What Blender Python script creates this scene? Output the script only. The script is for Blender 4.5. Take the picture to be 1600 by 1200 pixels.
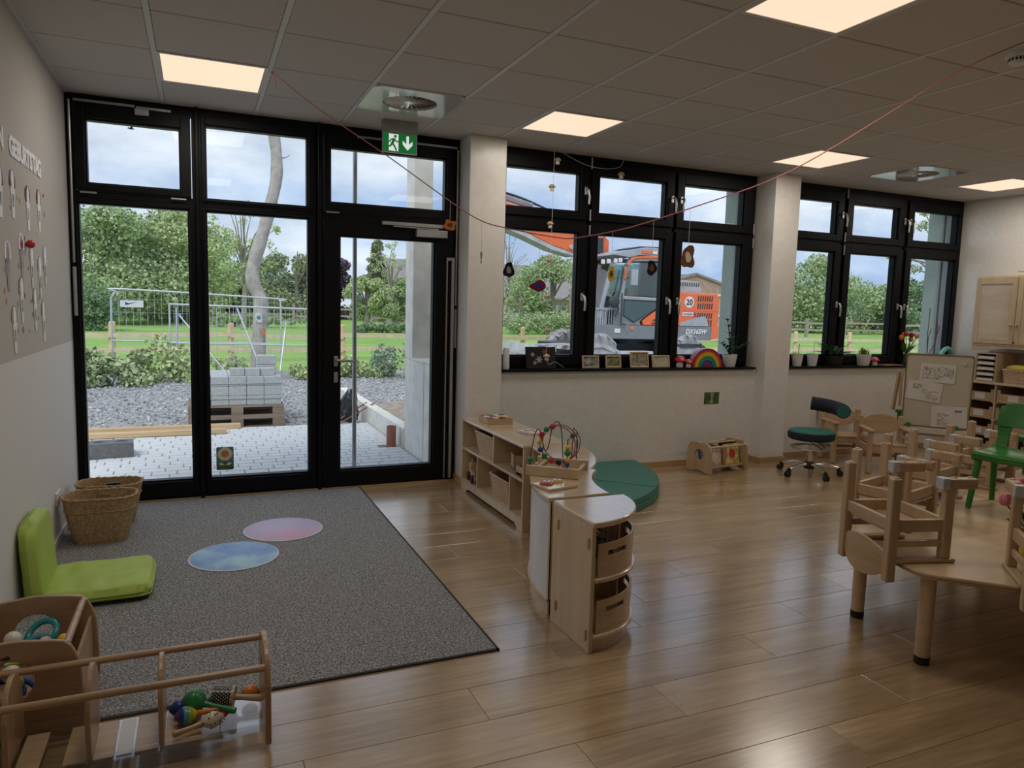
import bpy, bmesh, math, random
from mathutils import Matrix, Vector, Euler
R_ = random.Random(7)
PI = math.pi
SC = bpy.context.scene
COL = SC.collection
for o_ in list(bpy.data.objects): bpy.data.objects.remove(o_)

# ------------------------------------------------------------------ camera
def cam_setup():
    f, yaw, pitch, roll = 1130.08, 0.410087, 0.106342, 0.0268755
    loc = Vector((0.81485, -5.94131, 1.52369))
    cy, sy, cp, sp = math.cos(yaw), math.sin(yaw), math.cos(pitch), math.sin(pitch)
    fw = Vector((sy*cp, cy*cp, -sp)); r = Vector((cy, -sy, 0)); u = r.cross(fw)
    cr, sr = math.cos(roll), math.sin(roll)
    r2 = cr*r + sr*u; u2 = -sr*r + cr*u
    cd = bpy.data.cameras.new('camera'); c = bpy.data.objects.new('camera', cd); COL.objects.link(c)
    M = Matrix.Identity(4)
    for i in range(3):
        M[i][0] = r2[i]; M[i][1] = u2[i]; M[i][2] = -fw[i]; M[i][3] = loc[i]
    c.matrix_world = M
    cd.sensor_fit = 'HORIZONTAL'; cd.sensor_width = 36; cd.lens = 36*f/1600
    cd.clip_start = 0.05; cd.clip_end = 600
    SC.camera = c
cam_setup()
vs = SC.view_settings
vs.view_transform = 'Standard'; vs.look = 'None'; vs.gamma = 1; vs.use_curve_mapping = False
vs.exposure = 0.18
SKY_STRENGTH = 1.04
LAMP_W = 7.6

# ------------------------------------------------------------------ sky: broken cloud, evenly all round
def world_setup():
    w = bpy.data.worlds.new('overcast_sky'); SC.world = w; w.use_nodes = True
    nt = w.node_tree; N = nt.nodes; L = nt.links; N.clear()
    tc = N.new('ShaderNodeTexCoord'); mp = N.new('ShaderNodeMapping'); mp.inputs['Scale'].default_value = (1, 1, 2.2)
    L.new(tc.outputs['Generated'], mp.inputs['Vector'])
    def noise(scale, det, rough, off):
        n = N.new('ShaderNodeTexNoise'); n.inputs['Scale'].default_value = scale; n.inputs['Detail'].default_value = det
        n.inputs['Roughness'].default_value = rough
        m = N.new('ShaderNodeMapping'); m.inputs['Location'].default_value = off
        L.new(mp.outputs['Vector'], m.inputs['Vector']); L.new(m.outputs['Vector'], n.inputs['Vector']); return n
    n1 = noise(2.6, 7, .55, (3.1, .4, .2)); n2 = noise(5.5, 6, .6, (0, 5, 1))
    r1 = N.new('ShaderNodeValToRGB'); r1.color_ramp.elements[0].position = .36; r1.color_ramp.elements[1].position = .56
    r1.color_ramp.elements[0].color = (.37, .51, .76, 1); r1.color_ramp.elements[1].color = (.72, .785, .885, 1)
    r2 = N.new('ShaderNodeValToRGB'); r2.color_ramp.elements[0].position = .38; r2.color_ramp.elements[1].position = .66
    r2.color_ramp.elements[0].color = (.76, .79, .84, 1); r2.color_ramp.elements[1].color = (1.12, 1.11, 1.08, 1)
    L.new(n1.outputs['Fac'], r1.inputs['Fac']); L.new(n2.outputs['Fac'], r2.inputs['Fac'])
    mx = N.new('ShaderNodeMix'); mx.data_type = 'RGBA'; mx.blend_type = 'MULTIPLY'; mx.inputs['Factor'].default_value = 1
    L.new(r1.outputs['Color'], mx.inputs['A']); L.new(r2.outputs['Color'], mx.inputs['B'])
    bg = N.new('ShaderNodeBackground'); bg.inputs['Strength'].default_value = SKY_STRENGTH
    L.new(mx.outputs['Result'], bg.inputs['Color'])
    out = N.new('ShaderNodeOutputWorld'); L.new(bg.outputs['Background'], out.inputs['Surface'])
world_setup()
def sun_setup():
    s = bpy.data.lights.new('sun_offscreen', 'SUN'); s.energy = 1.7; s.angle = math.radians(35); s.color = (1, .96, .9)
    o = bpy.data.objects.new('sun_offscreen', s); COL.objects.link(o); o.rotation_euler = (math.radians(38), 0, math.radians(-35)); o.location = (0, 0, 20)
sun_setup()

# ------------------------------------------------------------------ mesh helpers
def T(x=0, y=0, z=0): return Matrix.Translation((x, y, z))
def RX(a): return Matrix.Rotation(a, 4, 'X')
def RY(a): return Matrix.Rotation(a, 4, 'Y')
def RZ(a): return Matrix.Rotation(a, 4, 'Z')
rad = math.radians

class MB:
    def __init__(s): s.v = []; s.f = []
    def add(s, v, f, M=None):
        b = len(s.v)
        if M is not None: v = [tuple(M @ Vector(p)) for p in v]
        s.v += [tuple(p) for p in v]; s.f += [tuple(i+b for i in q) for q in f]; return s
    def box(s, x0, x1, y0, y1, z0, z1, M=None):
        v = [(x, y, z) for x in (x0, x1) for y in (y0, y1) for z in (z0, z1)]
        return s.add(v, [(0,1,3,2),(4,6,7,5),(0,4,5,1),(2,3,7,6),(0,2,6,4),(1,5,7,3)], M)
    def cbox(s, c, d, M=None):
        return s.box(c[0]-d[0]/2, c[0]+d[0]/2, c[1]-d[1]/2, c[1]+d[1]/2, c[2]-d[2]/2, c[2]+d[2]/2, M)
    def beam(s, p0, p1, w, h, up=(0,0,1)):
        p0 = Vector(p0); p1 = Vector(p1); d = p1-p0; L = d.length; d.normalize()
        a = Vector(up).cross(d)
        if a.length < 1e-4: a = Vector((1,0,0)).cross(d)
        a.normalize(); b = d.cross(a)
        M = Matrix(((d[0],a[0],b[0],p0[0]),(d[1],a[1],b[1],p0[1]),(d[2],a[2],b[2],p0[2]),(0,0,0,1)))
        return s.box(0, L, -w/2, w/2, -h/2, h/2, M)
    def loft(s, rings, caps=(True, True), closed=True, loop=False):
        n = len(rings[0]); v = [p for r in rings for p in r]; f = []
        m = len(rings)
        for i in range(m if loop else m-1):
            for j in range(n if closed else n-1):
                a = i*n+j; b = i*n+(j+1) % n; i2 = (i+1) % m
                f.append((a, b, i2*n+(j+1) % n, i2*n+j))
        if caps[0] and not loop: f.append(tuple(reversed(range(n))))
        if caps[1] and not loop: f.append(tuple(range((m-1)*n, m*n)))
        return s.add(v, f)
    def tube(s, pts, r, n=8, closed=False):
        P = [Vector(p) for p in pts]; m = len(P); rings = []
        rr = r if isinstance(r, (list, tuple)) else [r]*m
        t0 = ((P[1]-P[0]) if not closed else (P[1]-P[-1])).normalized()
        a = Vector((0,0,1)).cross(t0)
        if a.length < .05: a = Vector((1,0,0)).cross(t0)
        a.normalize()
        for i in range(m):
            if closed: t = (P[(i+1) % m]-P[i-1]).normalized()
            else: t = (P[min(i+1, m-1)]-P[max(i-1, 0)]).normalized()
            a = (a - t*a.dot(t)).normalized(); b = t.cross(a)
            rings.append([tuple(P[i]+(a*math.cos(2*PI*k/n)+b*math.sin(2*PI*k/n))*rr[i]) for k in range(n)])
        return s.loft(rings, loop=closed)
    def cyl(s, p0, p1, r0, r1=None, n=16):
        return s.tube([p0, p1], [r0, r0 if r1 is None else r1], n)
    def lathe(s, prof, n=24, M=None, caps=(True, True)):
        rings = [[(r*math.cos(2*PI*k/n), r*math.sin(2*PI*k/n), z) for k in range(n)] for r, z in prof]
        b = MB(); b.loft(rings, caps=caps); return s.add(b.v, b.f, M)
    def sphere(s, c, r, n=14, m=9, M=None):
        if not isinstance(r, (tuple, list)): r = (r, r, r)
        prof = [(math.sin(PI*(i+.02)/(m+.04)), -math.cos(PI*(i+.02)/(m+.04))) for i in range(m+1)]
        Q = T(*c) @ Matrix.Diagonal((r[0], r[1], r[2], 1))
        if M is not None: Q = M @ Q
        return s.lathe(prof, n, Q)
    def prism(s, poly, h0, h1, M=None):
        n = len(poly); v = [(x, y, h0) for x, y in poly]+[(x, y, h1) for x, y in poly]
        f = [tuple(reversed(range(n))), tuple(range(n, 2*n))]+[(i, (i+1) % n, n+(i+1) % n, n+i) for i in range(n)]
        return s.add(v, f, M)
    def prism_hole(s, outer, hole, h0, h1, M=None):
        # outer and hole: same-count point lists around a common centre
        n = len(outer); v = []
        for h in (h0, h1):
            v += [(x, y, h) for x, y in outer]+[(x, y, h) for x, y in hole]
        f = []
        for i in range(n):
            j = (i+1) % n
            f += [(i, n+i, n+j, j), (2*n+i, 2*n+j, 3*n+j, 3*n+i), (i, j, 2*n+j, 2*n+i), (n+i, 3*n+i, 3*n+j, n+j)]
        return s.add(v, f, M)

def rrect(w, h, r, n=5, cx=0, cy=0):
    pts = []
    for sx, sy, a0 in ((1,1,0),(-1,1,90),(-1,-1,180),(1,-1,270)):
        for k in range(n+1):
            a = rad(a0+90*k/n); pts.append((cx+sx*(w/2-r)+r*math.cos(a), cy+sy*(h/2-r)+r*math.sin(a)))
    return pts
def round_poly(poly, r, n=5):
    out = []; m = len(poly)
    for i in range(m):
        p = Vector(poly[i]); a = Vector(poly[i-1]); b = Vector(poly[(i+1) % m])
        u = (a-p).normalized(); v = (b-p).normalized()
        p0 = p+u*r; p1 = p+v*r
        for k in range(n+1):
            t = k/n; out.append(tuple(p0*(1-t)**2+p*2*t*(1-t)+p1*t*t))
    return out
def circ(r, n=24, cx=0, cy=0, a0=0): return [(cx+r*math.cos(a0+2*PI*k/n), cy+r*math.sin(a0+2*PI*k/n)) for k in range(n)]
def resample_by_angle(poly, c, n, a0=0):
    # boundary points of a star-shaped polygon at even angles around c
    out = []; m = len(poly)
    for k in range(n):
        a = a0+2*PI*k/n; d = (math.cos(a), math.sin(a)); best = None
        for i in range(m):
            x1, y1 = poly[i][0]-c[0], poly[i][1]-c[1]; x2, y2 = poly[(i+1) % m][0]-c[0], poly[(i+1) % m][1]-c[1]
            ex, ey = x2-x1, y2-y1; den = d[0]*ey-d[1]*ex
            if abs(den) < 1e-12: continue
            t = (x1*ey-y1*ex)/den; s_ = (x1*d[1]-y1*d[0])/den
            if t > 0 and -1e-6 <= s_ <= 1+1e-6 and (best is None or t > best): best = t
        out.append((c[0]+d[0]*(best or .01), c[1]+d[1]*(best or .01)))
    return out

def mesh_of(name, mb):
    me = bpy.data.meshes.new(name); me.from_pydata(mb.v, [], mb.f); me.update()
    bm = bmesh.new(); bm.from_mesh(me); bmesh.ops.recalc_face_normals(bm, faces=bm.faces); bm.to_mesh(me); bm.free()
    return me
def obj(name, mb, m, parent=None, bevel=0, smooth=False, segs=2, kind=None, label=None):
    me = mb if isinstance(mb, bpy.types.Mesh) else mesh_of(name, mb)
    if m is not None and not me.materials: me.materials.append(m)
    if smooth:
        for q in me.polygons: q.use_smooth = True
        try: me.set_sharp_from_angle(angle=rad(40))
        except Exception: pass
    o = bpy.data.objects.new(name, me); COL.objects.link(o)
    if parent: o.parent = parent
    if bevel:
        b = o.modifiers.new('bevel', 'BEVEL'); b.width = bevel; b.segments = segs; b.limit_method = 'ANGLE'; b.angle_limit = rad(40)
    if kind: o['kind'] = kind
    if label: o['label'] = label
    return o
def tag(o, label, cat, group=None, kind=None):
    o['label'] = label; o['category'] = cat
    if group: o['group'] = group
    if kind: o['kind'] = kind
    return o
def thing(name, label, cat, loc=(0,0,0), rz=0, group=None, kind=None):
    o = bpy.data.objects.new(name, None); COL.objects.link(o); o.empty_display_size = .05
    o.location = loc; o.rotation_euler = (0, 0, rz)
    return tag(o, label, cat, group, kind)
def dup(root, loc=None, rz=None, label=None, group=None):
    def rec(o, par):
        c = o.copy(); COL.objects.link(c)
        if par: c.parent = par
        for ch in o.children: rec(ch, c)
        return c
    kids = list(root.children); r = root.copy(); COL.objects.link(r)
    for ch in kids: rec(ch, r)
    if loc is not None: r.location = loc
    if rz is not None: r.rotation_euler = (0, 0, rz)
    if label: r['label'] = label
    if group: r['group'] = group
    return r
def text_mb(txt, size, depth=.001, M=None, bold=0.0, spacing=1.0, shear=0.0):
    cu = bpy.data.curves.new('t', 'FONT'); cu.body = txt; cu.size = size; cu.extrude = depth/2; cu.resolution_u = 3
    cu.offset = bold; cu.space_character = spacing; cu.shear = shear; cu.align_x = 'CENTER'; cu.align_y = 'CENTER'
    o = bpy.data.objects.new('t', cu); COL.objects.link(o)
    dg = bpy.context.evaluated_depsgraph_get(); dg.update()
    me = bpy.data.meshes.new_from_object(o.evaluated_get(dg))
    mb = MB(); mb.add([tuple(v.co) for v in me.vertices], [tuple(p.vertices) for p in me.polygons], M)
    bpy.data.objects.remove(o); bpy.data.curves.remove(cu); bpy.data.meshes.remove(me)
    return mb

# ------------------------------------------------------------------ materials
MATS = {}
def _base(name):
    m = bpy.data.materials.new(name); m.use_nodes = True
    nt = m.node_tree; b = nt.nodes['Principled BSDF']; MATS[name] = m
    return m, nt, b
def _coords(nt, scale=(1,1,1), rnd=True, src='Object'):
    tc = nt.nodes.new('ShaderNodeTexCoord'); mp = nt.nodes.new('ShaderNodeMapping'); mp.inputs['Scale'].default_value = scale
    if rnd:
        oi = nt.nodes.new('ShaderNodeObjectInfo'); mu = nt.nodes.new('ShaderNodeVectorMath'); mu.operation = 'SCALE'
        mu.inputs[0].default_value = (13.7, 7.1, 3.3); nt.links.new(oi.outputs['Random'], mu.inputs['Scale'])
        ad = nt.nodes.new('ShaderNodeVectorMath'); ad.operation = 'ADD'
        nt.links.new(tc.outputs[src], ad.inputs[0]); nt.links.new(mu.outputs[0], ad.inputs[1]); nt.links.new(ad.outputs[0], mp.inputs['Vector'])
    else: nt.links.new(tc.outputs[src], mp.inputs['Vector'])
    return mp
def _noise(nt, vec, scale, det=3, rough=.55):
    n = nt.nodes.new('ShaderNodeTexNoise'); n.inputs['Scale'].default_value = scale; n.inputs['Detail'].default_value = det
    n.inputs['Roughness'].default_value = rough; nt.links.new(vec.outputs[0], n.inputs['Vector']); return n
def _ramp(nt, fac, stops):
    r = nt.nodes.new('ShaderNodeValToRGB'); e = r.color_ramp.elements
    while len(e) < len(stops): e.new(.5)
    for i, (p, c) in enumerate(stops): e[i].position = p; e[i].color = (c[0], c[1], c[2], 1)
    nt.links.new(fac, r.inputs['Fac']); return r
def _bump(nt, b, h, strength, dist=.01):
    bp = nt.nodes.new('ShaderNodeBump'); bp.inputs['Strength'].default_value = strength; bp.inputs['Distance'].default_value = dist
    nt.links.new(h, bp.inputs['Height']); nt.links.new(bp.outputs['Normal'], b.inputs['Normal'])
def mat(name, c, rough=.5, metal=0, var=.08, vscale=12, bump=0, bscale=200, coat=0, spec=None, vdet=3, stretch=(1,1,1)):
    m, nt, b = _base(name)
    b.inputs['Roughness'].default_value = rough; b.inputs['Metallic'].default_value = metal
    if coat: b.inputs['Coat Weight'].default_value = coat; b.inputs['Coat Roughness'].default_value = .15
    if spec is not None: b.inputs['Specular IOR Level'].default_value = spec
    mp = _coords(nt, stretch)
    n = _noise(nt, mp, vscale, vdet)
    lo = tuple(x*(1-var) for x in c); hi = tuple(min(x*(1+var), 1) for x in c)
    r = _ramp(nt, n.outputs['Fac'], [(.3, lo), (.7, hi)]); nt.links.new(r.outputs['Color'], b.inputs['Base Color'])
    if bump:
        n2 = _noise(nt, mp, bscale, 2); _bump(nt, b, n2.outputs['Fac'], bump, .002)
    return m
def wood(name, c1, c2, axis='x', scale=1, rough=.4, coat=0.0, grain=1.0, rndval=.12):
    m, nt, b = _base(name)
    s = {'x': (1.2, 14, 14), 'y': (14, 1.2, 14), 'z': (14, 14, 1.2)}[axis]
    mp = _coords(nt, tuple(k*scale for k in s))
    n = _noise(nt, mp, 1.3, 5, .6); n.inputs['Distortion'].default_value = .6
    fine = _noise(nt, mp, 9, 3, .6)
    r = _ramp(nt, n.outputs['Fac'], [(.32, c1), (.68, c2)])
    r2 = _ramp(nt, fine.outputs['Fac'], [(.3, (1-.16*grain,)*3), (.7, (1.0,)*3)])
    mx = nt.nodes.new('ShaderNodeMix'); mx.data_type = 'RGBA'; mx.blend_type = 'MULTIPLY'; mx.inputs['Factor'].default_value = 1
    nt.links.new(r.outputs['Color'], mx.inputs['A']); nt.links.new(r2.outputs['Color'], mx.inputs['B'])
    hs = nt.nodes.new('ShaderNodeHueSaturation'); oi = nt.nodes.new('ShaderNodeObjectInfo')
    mr = nt.nodes.new('ShaderNodeMapRange'); mr.inputs['To Min'].default_value = 1-rndval; mr.inputs['To Max'].default_value = 1+rndval
    nt.links.new(oi.outputs['Random'], mr.inputs['Value']); nt.links.new(mr.outputs['Result'], hs.inputs['Value'])
    nt.links.new(mx.outputs['Result'], hs.inputs['Color']); nt.links.new(hs.outputs['Color'], b.inputs['Base Color'])
    b.inputs['Roughness'].default_value = rough
    if coat: b.inputs['Coat Weight'].default_value = coat; b.inputs['Coat Roughness'].default_value = (.18 if name == 'laminate' else .14)
    if name == 'laminate': b.inputs['Coat IOR'].default_value = 1.75
    _bump(nt, b, fine.outputs['Fac'], .06, .003)
    return m
def emis(name, c, s):
    m, nt, b = _base(name); b.inputs['Base Color'].default_value = (*c, 1)
    b.inputs['Emission Color'].default_value = (*c, 1); b.inputs['Emission Strength'].default_value = s; return m
def glass(name, tint=(1,1,1), refl=1.0, rough=0.0):
    m = bpy.data.materials.new(name); m.use_nodes = True; nt = m.node_tree; N = nt.nodes; N.clear(); MATS[name] = m
    out = N.new('ShaderNodeOutputMaterial'); mx = N.new('ShaderNodeMixShader'); tr = N.new('ShaderNodeBsdfTransparent'); gl = N.new('ShaderNodeBsdfGlossy')
    tr.inputs['Color'].default_value = (*tint, 1); gl.inputs['Roughness'].default_value = rough
    lw = N.new('ShaderNodeLayerWeight'); pw = N.new('ShaderNodeMath'); pw.operation = 'POWER'; pw.inputs[1].default_value = 4
    lw.inputs['Blend'].default_value = .5; nt.links.new(lw.outputs['Facing'], pw.inputs[0])
    mu = N.new('ShaderNodeMath'); mu.operation = 'MULTIPLY_ADD'; mu.inputs[1].default_value = refl*.8; mu.inputs[2].default_value = refl*.04
    nt.links.new(pw.outputs[0], mu.inputs[0]); nt.links.new(mu.outputs[0], mx.inputs['Fac'])
    nt.links.new(tr.outputs[0], mx.inputs[1]); nt.links.new(gl.outputs[0], mx.inputs[2]); nt.links.new(mx.outputs[0], out.inputs['Surface'])
    return m
def speckle(name, cols, scale, rough=.9, bump=.3, bscale=None, dist=.004):
    m, nt, b = _base(name); b.inputs['Roughness'].default_value = rough
    mp = _coords(nt, rnd=False); n = _noise(nt, mp, scale, 2, .7)
    stops = [(.32+.36*i/(len(cols)-1), c) for i, c in enumerate(cols)]
    r = _ramp(nt, n.outputs['Fac'], stops); nt.links.new(r.outputs['Color'], b.inputs['Base Color'])
    if bump: _bump(nt, b, n.outputs['Fac'], bump, dist)
    return m
def leafmat(name, c1, c2, rough=.6):
    m, nt, b = _base(name); b.inputs['Roughness'].default_value = rough
    mp = _coords(nt, rnd=True); n = _noise(nt, mp, 1.1, 4, .7)
    r = _ramp(nt, n.outputs['Fac'], [(.35, c1), (.65, c2)]); nt.links.new(r.outputs['Color'], b.inputs['Base Color'])
    b.inputs['Subsurface Weight'].default_value = 0
    return m
M = MATS
mat('paint_white', (.56,.52,.45), .85, var=.02, bump=.015, bscale=120)
mat('ceiling_tile', (.60,.57,.535), .95, var=.05, vscale=160, vdet=2)
mat('grid_white', (.66,.65,.63), .45, var=.02)
mat('vent_white', (.80,.80,.78), .08, var=.01, coat=1.0, spec=.9)
mat('anthracite', (.003,.0033,.0048), .42, var=.15, vscale=40, spec=.2)
mat('black_plastic', (.012,.012,.013), .45, var=.1)
mat('rubber', (.02,.02,.02), .8, var=.15)
mat('aluminium', (.62,.62,.62), .35, metal=.9, var=.05)
mat('steel_grey', (.42,.42,.42), .38, metal=.8, var=.06)
mat('galvanised', (.55,.58,.61), .45, metal=.35, var=.08)
mat('chrome', (.8,.8,.82), .08, metal=1, var=.02)
mat('white_plastic', (.72,.72,.70), .35, var=.02)
mat('grey_plastic', (.35,.36,.38), .45, var=.05)
glass('pane_glass', (.985,.995,.99), .20)
glass('clear_acrylic', (.96,.97,.98), 1.3)
wood('laminate', (.38,.25,.13), (.60,.42,.24), 'x', .42, .28, 1.0, 1.8, .06)
wood('birch', (.58,.43,.265), (.70,.54,.36), 'z', .5, .38, .15, .6, .05)
wood('birch_top', (.58,.43,.27), (.70,.55,.38), 'y', .5, .16, .8, .6, .05)
wood('beech', (.48,.325,.19), (.60,.43,.27), 'z', .8, .38, .15, .7, .06)
wood('beech_x', (.48,.325,.19), (.60,.43,.27), 'x', .8, .38, .15, .7, .06)
wood('maple', (.58,.40,.23), (.68,.49,.30), 'x', .5, .34, .2, .5, .04)
wood('beech_dark', (.38,.235,.125), (.50,.33,.19), 'x', .8, .32, .2, .7, .05)
wood('beech_dark_z', (.38,.235,.125), (.50,.33,.19), 'z', .8, .32, .2, .7, .05)
wood('trim_wood', (.40,.25,.12), (.52,.34,.18), 'x', .6, .4, 0, .6, .03)
wood('rough_timber', (.55,.38,.20), (.72,.52,.32), 'x', .6, .8, 0, 1, .08)
wood('weathered', (.30,.27,.24), (.45,.41,.36), 'x', .6, .9, 0, 1.2, .1)
wood('pallet_wood', (.22,.17,.13), (.36,.29,.23), 'x', .7, .9, 0, 1.2, .12)
speckle('carpet', [(.06,.06,.062),(.22,.22,.222),(.50,.495,.49)], 115, .95, .5, dist=.006)
mat('carpet_edge', (.03,.03,.032), .9, var=.2, vscale=200)
mat('lime_fabric', (.42,.55,.10), .62, var=.06, vscale=5, bump=.05, bscale=500)
mat('green_vinyl', (.03,.185,.155), .38, var=.05, vscale=6, bump=.04, bscale=400)
mat('wicker', (.40,.265,.13), .65, var=.35, vscale=60, bump=.2, bscale=300)
mat('wicker_pale', (.56,.40,.26), .65, var=.3, vscale=60, bump=.2, bscale=300)
mat('frosted', (.70,.70,.74), .35, var=.03, vscale=3)
mat('green_plastic', (.032,.20,.028), .33, var=.05, vscale=6)
mat('teal_fabric', (.02,.16,.135), .8, var=.1, vscale=80)
mat('navy_fabric', (.012,.013,.025), .85, var=.15, vscale=80)
mat('paper', (.74,.71,.66), .85, var=.03)
mat('board_cream', (.60,.55,.45), .3, var=.02)
mat('pencil', (.16,.15,.16), .9, var=.2)
for n_, c_ in dict(red=(.55,.03,.035), orange=(.72,.22,.03), yellow=(.78,.52,.03), green=(.02,.22,.07), blue=(.02,.05,.26), lightblue=(.10,.30,.42), teal=(.02,.28,.30), purple=(.19,.05,.20), white=(.75,.72,.68), black=(.01,.01,.012), brown=(.17,.07,.03), lime=(.30,.42,.03), pink=(.72,.22,.28), cream=(.68,.60,.48), maroon=(.25,.02,.05)).items():
    mat('paint_'+n_, c_, .3, var=.04, vscale=20, coat=.2)
# ================================================================== ROOM SHELL
XR, YB, H = 9.17, -8.15, 2.9
def wallmat():
    # room paint: upper field beige, lower 1.2 m wipeable lighter coat
    m, nt, b = _base('wall_two_tone'); b.inputs['Roughness'].default_value = .8
    tc = nt.nodes.new('ShaderNodeTexCoord'); sx = nt.nodes.new('ShaderNodeSeparateXYZ'); nt.links.new(tc.outputs['Object'], sx.inputs[0])
    mt = nt.nodes.new('ShaderNodeMath'); mt.operation = 'GREATER_THAN'; mt.inputs[1].default_value = 1.205; nt.links.new(sx.outputs['Z'], mt.inputs[0])
    r = _ramp(nt, mt.outputs[0], [(0, (.74,.725,.70)), (1, (.53,.50,.46))]); nt.links.new(r.outputs['Color'], b.inputs['Base Color'])
    mp = _coords(nt, rnd=False); n = _noise(nt, mp, 120, 2); _bump(nt, b, n.outputs['Fac'], .015, .002)
wallmat()
def structure(name, mb, m, label, cat='wall', **k):
    return tag(obj(name, mb, m, **k), label, cat, kind='structure')

# floor with single planks
fl = structure('floor', MB().box(0, XR, YB, .0, -.08, -.008), M['trim_wood'], 'brown wood laminate floor of long planks', 'floor')
def plank_mesh(w, d):
    g = .0006; c = .0012
    v = []
    for z, i in ((-.008, 0), (-.0015, 0), (0, c)):
        v += [(g+i, g+i, z), (w-g-i, g+i, z), (w-g-i, d-g-i, z), (g+i, d-g-i, z)]
    f = [(3,2,1,0), (8,9,10,11)]
    for k in (0, 4):
        for i in range(4): f.append((k+i, k+(i+1) % 4, k+4+(i+1) % 4, k+4+i))
    return mesh_of('plank', MB().add(v, f))
PL, PW = 1.38, .240
full = plank_mesh(PL, PW); full.materials.append(M['laminate']); cache = {}
row = 0; y = -PW; R1 = random.Random(3)
while y > YB-.05:
    x = -[0, .52, .98, .27, .75, 1.2][row % 6]
    while x < XR:
        a, b = max(x, 0), min(x+PL, XR); w = round(b-a, 3); y0 = max(y, YB); d = round(y+PW-y0, 3)
        if w > .05 and d > .02:
            if abs(w-PL) < .002 and abs(d-round(PW, 3)) < .002: me = full
            else:
                me = cache.get((w, d))
                if me is None: me = cache[(w, d)] = plank_mesh(w, d); me.materials.append(M['laminate'])
            o = obj('plank', me, None, fl); o.location = (a, y0, 0)
        x += PL
    y -= PW; row += 1

wl = structure('wall_left', MB().box(-.25, 0, YB, .1, 0, H), M['wall_two_tone'], 'beige side wall with pale lower band and birthday display')
structure('wall_right', MB().box(XR, XR+.25, YB, .1, 0, H), M['paint_white'], 'plain white side wall behind the wooden cupboards')
structure('wall_back', MB().box(-.25, XR+.25, YB-.2, YB, 0, H), M['paint_white'], 'plain white rear wall of the room')
wf = thing('wall_front', 'cream window wall with parapets and two square piers', 'wall', kind='structure')
obj('parapet', MB().box(3.17, 6.05, -.14, .30, 0, .955), M['paint_white'], wf)
obj('parapet', MB().box(6.36, XR, -.14, .30, 0, .955), M['paint_white'], wf)
obj('pier', MB().box(2.855, 3.175, -.28, .08, 0, H), M['paint_white'], wf, bevel=.004)
obj('pier', MB().box(6.05, 6.37, -.28, .08, 0, H), M['paint_white'], wf, bevel=.004)
# outside reveals, sage plaster
mat('sage_plaster', (.50,.60,.53), .9, var=.08, vscale=60, bump=.3, bscale=150)
for x0, x1 in ((6.02, 6.40), (XR+.0, XR+.4)):
    obj('outer_reveal', MB().box(x0, x1, .09, .42, .0, 3.2), M['sage_plaster'], wf)
    obj('blind_guide', MB().box(x0-.03, x0+.002, .10, .165, .98, 2.9).box(x0-.03, x0+.002, .19, .215, .98, 2.9), M['grey_plastic'], wf)
obj('outer_lintel', MB().box(2.86, XR+.4, .10, .42, 2.88, 3.4), M['sage_plaster'], wf)
obj('outer_sill', MB().box(3.19, 6.02, .05, .45, .955, .985), M['grey_plastic'], wf)
obj('outer_sill', MB().box(6.40, XR, .05, .45, .955, .985), M['grey_plastic'], wf)
# window boards
for n_, x0, x1, lb in ((1, 3.175, 6.03, 'dark stone window board below the digger view'), (2, 6.37, XR, 'dark stone window board below the paddock view')):
    structure('trim_%d' % n_, MB().box(x0, x1, -.175, .03, .955, .977), M['anthracite'], lb, 'window sill', bevel=.003)
# skirtings
def skirt(name, segs, lb, m='trim_wood'):
    b = MB()
    for s in segs: b.box(*s)
    structure(name, b, M[m], lb, 'skirting', bevel=.002)
skirt('baseboard_front', [(3.175, 6.05, -.153, -.138, 0, .06), (6.37, XR, -.153, -.138, 0, .06), (3.175, 3.188, -.28, -.14, 0, .06), (2.842, 3.188, -.293, -.28, 0, .06), (2.842, 2.855, -.28, 0, 0, .06),
      (6.037, 6.383, -.293, -.28, 0, .06), (6.037, 6.05, -.28, -.14, 0, .06), (6.37, 6.383, -.28, -.14, 0, .06)], 'oak coloured skirting along the window wall')
skirt('baseboard_left', [(0, .013, YB, -.02, 0, .06)], 'pale skirting along the birthday wall', 'paint_white')
skirt('baseboard_right', [(XR-.013, XR, YB, -.16, 0, .06)], 'oak coloured skirting along the cupboard wall')

# ------------------------------------------------------------------ ceiling
GX0, GP = .61, .625
ce = structure('ceiling', MB().box(-.25, XR+.25, YB-.2, .42, H+.012, H+.35), M['paint_white'], 'suspended ceiling of square grey mineral tiles', 'ceiling')
lights = [(0, 0), (4, 0), (8, 0), (12, 0), (0, 4), (4, 4), (8, 4), (12, 4)]
vents = [(2, 0), (10, 0)]
tm = {}
def tile(w, d):
    key = (round(w, 3), round(d, 3))
    if key not in tm:
        b = MB(); g = .005; c = .004
        v = []
        for z, i in ((.012, 0), (.004, 0), (0, c)):
            v += [(g+i, g+i, z), (w-g-i, g+i, z), (w-g-i, d-g-i, z), (g+i, d-g-i, z)]
        f = [(3,2,1,0), (8,9,10,11)]
        for k in (0, 4):
            for i in range(4): f.append((k+i, k+(i+1) % 4, k+4+(i+1) % 4, k+4+i))
        me = mesh_of('ceiling_tile', b.add(v, f)); me.materials.append(M['ceiling_tile']); tm[key] = me
    return tm[key]
xs = [0]+[GX0+GP*i for i in range(14)]+[XR]
ys = [0]+[-GP*(j+1) for j in range(13)]
for i in range(len(xs)-1):
    for j in range(len(ys)-1):
        if (i-1, j-1) in lights or (i-1, j-1) in vents: continue
        o = obj('ceiling_tile', tile(xs[i+1]-xs[i]-.02, ys[j]-ys[j+1]), None, ce); o.location = (xs[i]+.01, ys[j+1], H)
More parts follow.
